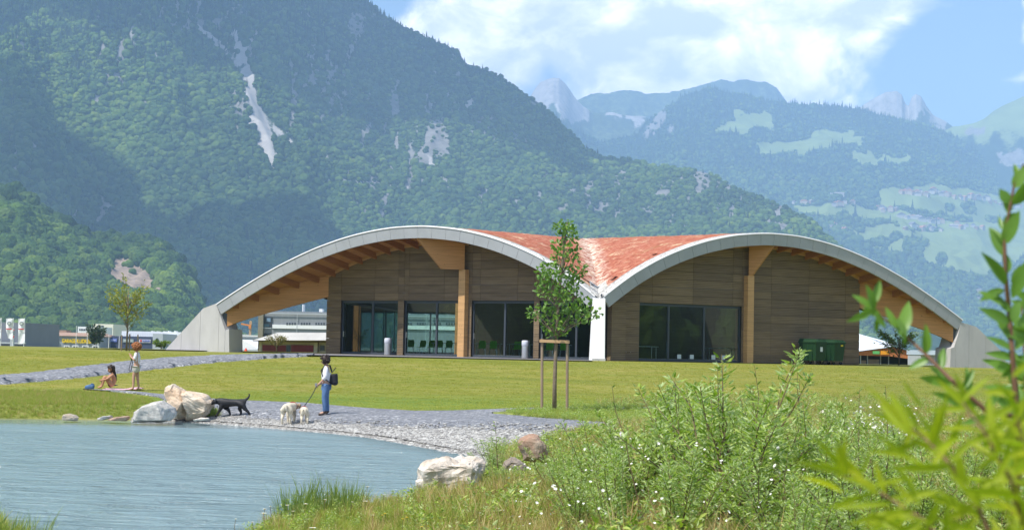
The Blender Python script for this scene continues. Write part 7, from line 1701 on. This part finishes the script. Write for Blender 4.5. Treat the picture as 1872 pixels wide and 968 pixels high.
# flowers one can count
M_WPET = mat('white_petals', (0.78, 0.77, 0.70), 0.7, 0.06, 20); M_YPET = mat('yellow_petals', (0.80, 0.52, 0.02), 0.6, 0.05, 20); M_CEN = mat('flower_centre', (0.55, 0.40, 0.04), .8)
def flower(px, py, Y, d, white, lb):
    p = P(px, py, Y); g = gz(p.x, p.y); o = Vector((p.x, p.y, min(g, p.z - .08))); t = thing('white_flower' if white else 'yellow_flower', lb, 'flower', o, 0, 'white flowers on the near bank' if white else 'yellow flowers on the near bank'); h = p.z - o.z; rg = random.Random(int(px * 7 + py))
    MB().tube([(0, 0, 0), (rg.uniform(-.02, .02), 0, h * .6), (0, 0, h)], [.004, .0035, .003], 5).build('stem', M_RUSH if False else M_WSTEM, t); mb = MB(); k = 12 if white else 6
    for q in range(k):
        a = 2 * PI * q / k + rg.uniform(-.15, .15); r = d / 2 * rg.uniform(.85, 1.1); w = .28 if white else .55; u_ = Vector((math.cos(a), math.sin(a), 0)); v_ = Vector((-math.sin(a), math.cos(a), 0)); z = Vector((0, 0, 1))
        mb.add([Vector((0, 0, h)), u_ * r * .6 + v_ * r * w + z * (h + r * .25), u_ * r + z * (h + r * .22), u_ * r * .6 - v_ * r * w + z * (h + r * .25)], [(0, 1, 2, 3)])
    mb.build('petals', M_WPET if white else M_YPET, t, fix=False)
    ball(MB(), (0, 0, h + d * .04), d * (.16 if white else .2), sq=(1, 1, .6)).build('centre', M_CEN, t)
WF = [(705, 877, .085, 'largest white bloom on the tallest stem over the water'), (672, 889, .06, 'white bloom left of the tallest one over the water'), (594, 913, .05, 'white bloom between the two rush clumps'), (668, 916, .07, 'white bloom low beside the second rush clump'), (559, 921, .075, 'flat white bloom in front of the first rush clump'), (525, 923, .06, 'white bloom at the left side of the first rush clump'), (536, 934, .05, 'white bloom below the first rush clump'), (564, 934, .05, 'small white bloom under the flat one'), (484, 930, .06, 'upper bloom of the white cluster at the water edge'), (482, 938, .07, 'lower bloom of the white cluster at the water edge'), (494, 925, .04, 'small bloom right of the white cluster'), (461, 954, .05, 'cream bloom at the frame bottom by the water'), (431, 948, .045, 'leftmost white bloom in front of the water'),
      (681, 941, .045, 'small white bloom in short grass'), (572, 965, .09, 'white bloom cut by the frame bottom'), (917, 933, .085, 'round white bloom in the short grass right of the boulder'), (909, 966, .07, 'white bloom at the frame bottom below the boulder'), (877, 937, .04, 'tiny white bloom left of the round one'), (644, 917, .04, 'tiny white bloom between rushes and short grass'), (702, 904, .05, 'yellowish bloom under the largest white one')]
for px, py, d, lb in WF: flower(px, py, GT(px, min(py + 34, 1010)).y, d, True, lb)
YF = [(786, 952, 'yellow bloom alone at the frame bottom'), (784, 961, 'yellow bloom in the largest cluster, upper'), (778, 958, 'yellow bloom in the largest cluster, beside its leader'), (771, 962, 'yellow bloom at the left of the largest cluster'), (737, 948, 'yellow bloom of the pair left of the cluster'), (744, 945, 'other yellow bloom of the pair left of the cluster'), (704, 938, 'yellow bloom below the tall white flower'), (699, 941, 'second yellow bloom below the tall white flower'), (1020, 864, 'yellow bloom right of the rust-topped rock'), (1113, 889, 'yellow bloom in the willow patch, first of three'), (1120, 894, 'yellow bloom in the willow patch, second of three'), (1138, 898, 'yellow bloom in the willow patch, third of three'), (1087, 917, 'low yellow bloom left of the brown grass')]
for px, py, lb in YF: flower(px, py, GT(px, min(py + 26, 1010)).y, .045, False, lb)
# white flecks in the herb layer: leaf glints modelled as petals, and small blossoms
bl = MB()
for q in range(6):
    a = q; bl.add([(0, 0, 0), (.012 * math.cos(a), .012 * math.sin(a), .006), (.016 * math.cos(a + .5), .016 * math.sin(a + .5), .004), (.012 * math.cos(a + 1), .012 * math.sin(a + 1), .006)], [(0, 1, 2, 3)])
me = bpy.data.meshes.new('blossom'); me.from_pydata(bl.v, [], bl.f); me.materials.append(M_WPET); bc = hidden_coll('blossoms', [bpy.data.objects.new('blossom', me)])
rg = np.random.default_rng(31); n = 440; fpx = np.concatenate([rg.uniform(930, 1500, n // 2), rg.normal(1600, 45, n // 2)]); fpy = np.concatenate([rg.uniform(800, 960, n // 2), rg.normal(768, 14, n // 2)]); fY = np.concatenate([rg.uniform(13, 19, n // 2), rg.uniform(18, 22, n // 2)])
fp = np.array([P(a, b, c) for a, b, c in zip(fpx, fpy, fY)]); k = fp[:, 2] > ground_z(fp[:, 0], fp[:, 1]) + .05; fp = fp[k]
tag(scatter('glint_and_blossom_flecks', fp, rg.uniform(.5, 1.2, len(fp)), rg.uniform(0, 6, len(fp)), np.zeros(len(fp)), rg.random(len(fp)), bc, rg.normal(0, .5, (len(fp), 2))), 'tiny white leaf glints and blossoms sprinkled through the herbs', kind='stuff')

# ------------------------------------------------------------------ close twigs at the right edge of the view
def leaf_shape(name, m, nseg=7, fold=.10, wv=.0, wfac=.5):
    """blade along +X, length 1, width 1; folded along the midrib"""
    V, Fc = [], []
    for i in range(nseg + 1):
        t = i / nseg; w = wfac * math.sin(PI * min(t ** .8, 1)) ** .85 if 0 < i < nseg else .012; z = -.22 * t * t
        for s in (-1, 0, 1): V.append((t, s * w, z + abs(s) * fold * w * 2 + wv * math.sin(t * 7) * abs(s)))
        V[-2] = (t, 0, z - .006)
    for i in range(nseg):
        for j in (0, 1): a = i * 3 + j; Fc.append((a, a + 1, a + 4, a + 3))
    me = bpy.data.meshes.new(name); me.from_pydata(V, [], Fc); me.polygons.foreach_set('use_smooth', [True] * len(Fc)); me.materials.append(m); me.update(); return me
M_FL = leaf_mat('glossy_twig_leaf', (0.06, 0.16, 0.01), (0.12, 0.27, 0.015), (0.24, 0.40, 0.03), (0.15, 0.28, 0.05), .38, .45, .45, per='object')
M_YL = leaf_mat('yellow_bamboo_leaf', (0.14, 0.27, 0.006), (0.33, 0.43, 0.010), (0.56, 0.50, 0.02), (0.34, 0.41, 0.025), .5, .25, .55, per='object')
LM = [leaf_shape('leaf', M_FL, wfac=.5), leaf_shape('leaf', M_FL, fold=.22, wfac=.46), leaf_shape('leaf', M_FL, fold=.05, wv=.03, wfac=.5)]; LY = [leaf_shape('leaf', M_YL, fold=.16), leaf_shape('leaf', M_YL, fold=.06, wv=.02)]
M_TWIG = mat('brown_twig', (0.16, 0.085, 0.05), 0.7, .2, 20)
def put_leaf(root, me, p, tip, wd, roll):
    d = tip - p; L = d.length; d.normalize(); ref = Vector((0, -1, .25)); s = ref.cross(d)
    if s.length < .1: s = Vector((0, 0, 1)).cross(d)
    s.normalize(); up = d.cross(s); R = Matrix((d, s, up)).transposed().to_4x4(); o = bpy.data.objects.new('leaf', me); link(o, root)
    o.matrix_local = Matrix.Translation(p - root.location) @ R @ Matrix.Rotation(roll, 4, 'X') @ Matrix.Diagonal((L, wd, L * .6, 1)); return o
TW = thing('leafy_sapling', 'close leafy sapling with glossy green leaves at the right edge', 'sapling', (P(1850, 640, 3.7).x, 3.7, gz(1.2, 3.7)))
def twig(root, pts, r0, r1, Y, name='stem'):
    q = [P(x, y, Y + dy) for x, y, dy in pts]; n = len(q); wb(MB().tube(q, list(np.linspace(r0, r1, n)), 7), name, M_TWIG, root); return q
base = Vector(TW.location)
sA = [(1850, 980, .1), (1862, 860, .05), (1858, 740, 0), (1850, 640, 0), (1844, 560, .02), (1838, 500, 0), (1836, 430, 0), (1846, 380, 0), (1856, 330, 0), (1872, 300, 0)]
q = [base + Vector((.02, 0, 0))] + [P(x, y, 3.7 + d) for x, y, d in sA]; wb(MB().tube(q, list(np.linspace(.009, .002, len(q))), 7), 'stem', M_TWIG, TW)
sB = [(1872, 830, 0), (1805, 752, -.05), (1740, 695, -.05), (1690, 645, 0), (1640, 600, .05), (1596, 566, .05)]
qb = [P(1858, 760, 3.7)] + [P(x, y, 3.5 + d) for x, y, d in sB[1:]]; wb(MB().tube(qb, list(np.linspace(.006, .002, len(qb))), 7), 'side_twig', M_TWIG, TW)
GL = [  # leaf base px, tip px, width px : read off the twigs
    (1852, 345, 1880, 298, 24), (1858, 330, 1856, 297, 14), (1850, 375, 1895, 322, 26), (1846, 372, 1828, 345, 20), (1843, 392, 1838, 345, 22), (1834, 415, 1862, 388, 26), (1834, 448, 1862, 385, 26), (1836, 450, 1812, 412, 12), (1838, 470, 1808, 415, 15), (1832, 420, 1826, 392, 8),
    (1838, 520, 1800, 462, 24), (1842, 500, 1835, 455, 20), (1838, 530, 1788, 548, 20), (1842, 560, 1790, 528, 20), (1846, 590, 1795, 562, 22), (1850, 545, 1884, 470, 20), (1850, 520, 1868, 482, 18), (1842, 505, 1818, 478, 12), (1846, 612, 1822, 582, 12), (1852, 640, 1806, 612, 14), (1856, 640, 1884, 560, 26), (1852, 600, 1886, 610, 16), (1860, 680, 1805, 660, 22), (1862, 690, 1896, 620, 24), (1856, 665, 1832, 690, 18), (1866, 720, 1800, 700, 16), (1860, 752, 1818, 722, 18), (1864, 770, 1894, 700, 22), (1852, 590, 1862, 545, 20), (1846, 570, 1822, 540, 14), (1858, 620, 1836, 598, 16), (1868, 660, 1888, 652, 20),
    (1596, 566, 1552, 588, 12), (1596, 566, 1560, 535, 18), (1592, 562, 1612, 508, 10), (1598, 568, 1588, 520, 20), (1600, 570, 1620, 600, 12), (1610, 578, 1576, 560, 16), (1606, 574, 1600, 610, 10), (1640, 600, 1618, 560, 12), (1650, 612, 1662, 545, 24), (1655, 618, 1640, 580, 18), (1692, 648, 1694, 592, 20), (1700, 655, 1660, 672, 16), (1722, 678, 1724, 632, 18), (1745, 700, 1680, 690, 18), (1760, 712, 1782, 672, 14), (1770, 722, 1768, 668, 14), (1790, 738, 1708, 720, 22), (1800, 748, 1830, 712, 16), (1735, 692, 1700, 668, 12), (1650, 606, 1655, 632, 10), (1820, 768, 1760, 770, 20), (1830, 775, 1812, 832, 16)]
rgf = random.Random(3)
for bx_, by_, tx_, ty_, w in GL:
    side = bx_ < 1830 or by_ > 730; Yb = 3.5 if (bx_ < 1800) else 3.7
    L_ = math.hypot(tx_ - bx_, ty_ - by_); dy = rgf.uniform(-.5, .5) * L_ / F * Yb
    put_leaf(TW, LM[rgf.randrange(3)], P(bx_, by_, Yb), P(tx_, ty_, Yb + dy), max(w, L_ * .30) / F * Yb, rgf.uniform(-.5, .5))
BMB = thing('yellow_shrub', 'blurred shrub with long yellow-green leaves in the near right corner', 'shrub', (P(1800, 900, 2.3).x, 2.3, gz(.7, 2.3)))
stems = [[(1900, 1250, 0), (1840, 1050, 0), (1790, 930, 0), (1740, 850, 0), (1690, 800, .1), (1650, 770, .1)], [(1930, 1250, 0), (1880, 1000, 0), (1850, 880, -.1), (1800, 790, -.1), (1760, 735, 0)], [(1850, 1250, .1), (1760, 1040, .1), (1690, 950, .1), (1610, 900, .2), (1540, 870, .2)], [(1960, 1200, -.1), (1900, 960, -.1), (1880, 840, 0), (1860, 760, 0)]]
sp_pts = []
for st in stems:
    q = [P(x, y, 2.3 + d) for x, y, d in st]; q[0] = BMB.location.lerp(q[0], .6); q = [Vector(BMB.location)] + q; wb(MB().tube(q, list(np.linspace(.005, .0012, len(q))), 6), 'stem', M_TWIG, BMB); sp_pts.append(st)
YLV = [(1660, 790, 1612, 740, 22), (1668, 790, 1630, 722, 24), (1690, 800, 1600, 830, 20), (1700, 810, 1715, 745, 18), (1735, 845, 1690, 760, 24), (1740, 850, 1640, 858, 24), (1735, 848, 1782, 798, 18), (1790, 760, 1722, 700, 22), (1770, 745, 1752, 690, 20), (1790, 775, 1865, 735, 20), (1760, 735, 1800, 690, 18), (1800, 790, 1720, 775, 22), (1830, 850, 1770, 800, 20), (1850, 880, 1790, 880, 24), (1845, 870, 1880, 800, 20), (1870, 800, 1820, 750, 20), (1862, 762, 1830, 700, 18), (1800, 945, 1700, 905, 24), (1790, 930, 1745, 870, 24), (1780, 920, 1740, 945, 24), (1700, 955, 1600, 930, 20), (1690, 950, 1630, 985, 22), (1610, 900, 1545, 868, 18), (1600, 900, 1520, 925, 16), (1620, 905, 1600, 850, 18), (1650, 930, 1560, 955, 18), (1740, 1000, 1660, 958, 24), (1830, 1000, 1760, 960, 26), (1850, 960, 1890, 900, 24), (1870, 930, 1800, 920, 22),
       (1760, 885, 1752, 830, 26), (1680, 875, 1600, 880, 16), (1720, 900, 1640, 905, 20), (1880, 860, 1850, 800, 22), (1895, 900, 1840, 865, 20), (1900, 970, 1840, 940, 24), (1810, 830, 1850, 782, 18), (1760, 800, 1700, 826, 16), (1700, 860, 1740, 800, 18), (1640, 830, 1672, 782, 14), (1540, 870, 1505, 842, 12), (1560, 880, 1590, 832, 12), (1720, 985, 1735, 915, 20), (1780, 860, 1830, 830, 18), (1870, 1010, 1820, 965, 26), (1650, 985, 1580, 975, 18), (1690, 745, 1652, 700, 12), (1860, 720, 1800, 715, 20), (1850, 690, 1890, 655, 18), (1670, 840, 1610, 800, 16), (1840, 790, 1780, 748, 16)]
for bx_, by_, tx_, ty_, w in YLV:
    L_ = math.hypot(tx_ - bx_, ty_ - by_) * 1.15; Yb = 2.3 + rgf.uniform(-.15, .2); dy = rgf.uniform(-.5, .5) * L_ / F * Yb
    put_leaf(BMB, LY[rgf.randrange(2)], P(bx_, by_, Yb), P(bx_ + (tx_ - bx_) * 1.15, by_ + (ty_ - by_) * 1.15, Yb + dy), w * .72 / F * Yb, rgf.uniform(-.9, .9))

for k in range(95):
    st = stems[rgf.randrange(4)]; i = rgf.randrange(1, len(st) - 1); a_, b_ = st[i], st[i + 1]; t_ = rgf.random(); bx_ = a_[0] + (b_[0] - a_[0]) * t_ + rgf.gauss(0, 14); by_ = a_[1] + (b_[1] - a_[1]) * t_ + rgf.gauss(0, 10)
    an = rgf.uniform(-2.9, -.3) if rgf.random() < .75 else rgf.uniform(2.4, 3.6); L_ = rgf.uniform(60, 125); Yb = 2.3 + rgf.uniform(-.25, .35); dy = rgf.uniform(-.6, .6) * L_ / F * Yb
    put_leaf(BMB, LY[rgf.randrange(2)], P(bx_, by_, Yb), P(bx_ + math.cos(an) * L_, by_ + math.sin(an) * L_ * .8, Yb + dy), rgf.uniform(11, 18) / F * Yb, rgf.uniform(-.9, .9))
S3 = thing('leafy_bush', 'dark leafy bush behind the close sapling at the right edge', 'bush', (P(1880, 640, 4.6).x, 4.6, gz(1.4, 4.6)))
b3 = Vector(S3.location)
for px, pt in ((1868, 560), (1895, 500), (1850, 640), (1885, 600)):
    q = [b3, P(1885, 900, 4.6), P((1885 + px) / 2, (900 + pt) / 2, 4.6), P(px, pt, 4.6)]; wb(MB().tube(q, [.008, .006, .004, .002], 6), 'stem', M_TWIG, S3)
    for k in range(22):
        t_ = rgf.random(); p_ = q[1].lerp(q[3], t_) + Vector((rgf.gauss(0, .012), rgf.gauss(0, .05), rgf.gauss(0, .01))); an = rgf.uniform(-3.3, .2); L_ = rgf.uniform(.05, .085)
        put_leaf(S3, LM[rgf.randrange(3)], p_, p_ + Vector((math.cos(an) * L_, rgf.uniform(-.4, .4) * L_, -math.sin(an) * L_ * .9)), L_ * rgf.uniform(.3, .4), rgf.uniform(-.8, .8))
# ------------------------------------------------------------------ air: one closed box of even haze round everything but the sky
hz, N, b = new_mat('haze_air'); t = hz.node_tree; out = t.nodes['Material Output']; t.nodes.remove(b)
pv = N.n('ShaderNodeVolumePrincipled'); pv.inputs['Density'].default_value = HAZE_D
pv.inputs['Color'].default_value = HAZE_C; pv.inputs['Anisotropy'].default_value = 0.0
N.l(pv.outputs[0], out.inputs['Volume'])
zt = max(float(o.bound_box[6][2]) for o in COL.objects if o.type == 'MESH' and o.get('kind') == 'structure') + 60
h = MB().box(-11500, 11500, -1500, 16500, -30, zt).build('haze', hz)
tag(h, 'thin blue summer haze filling the valley air', kind='stuff')
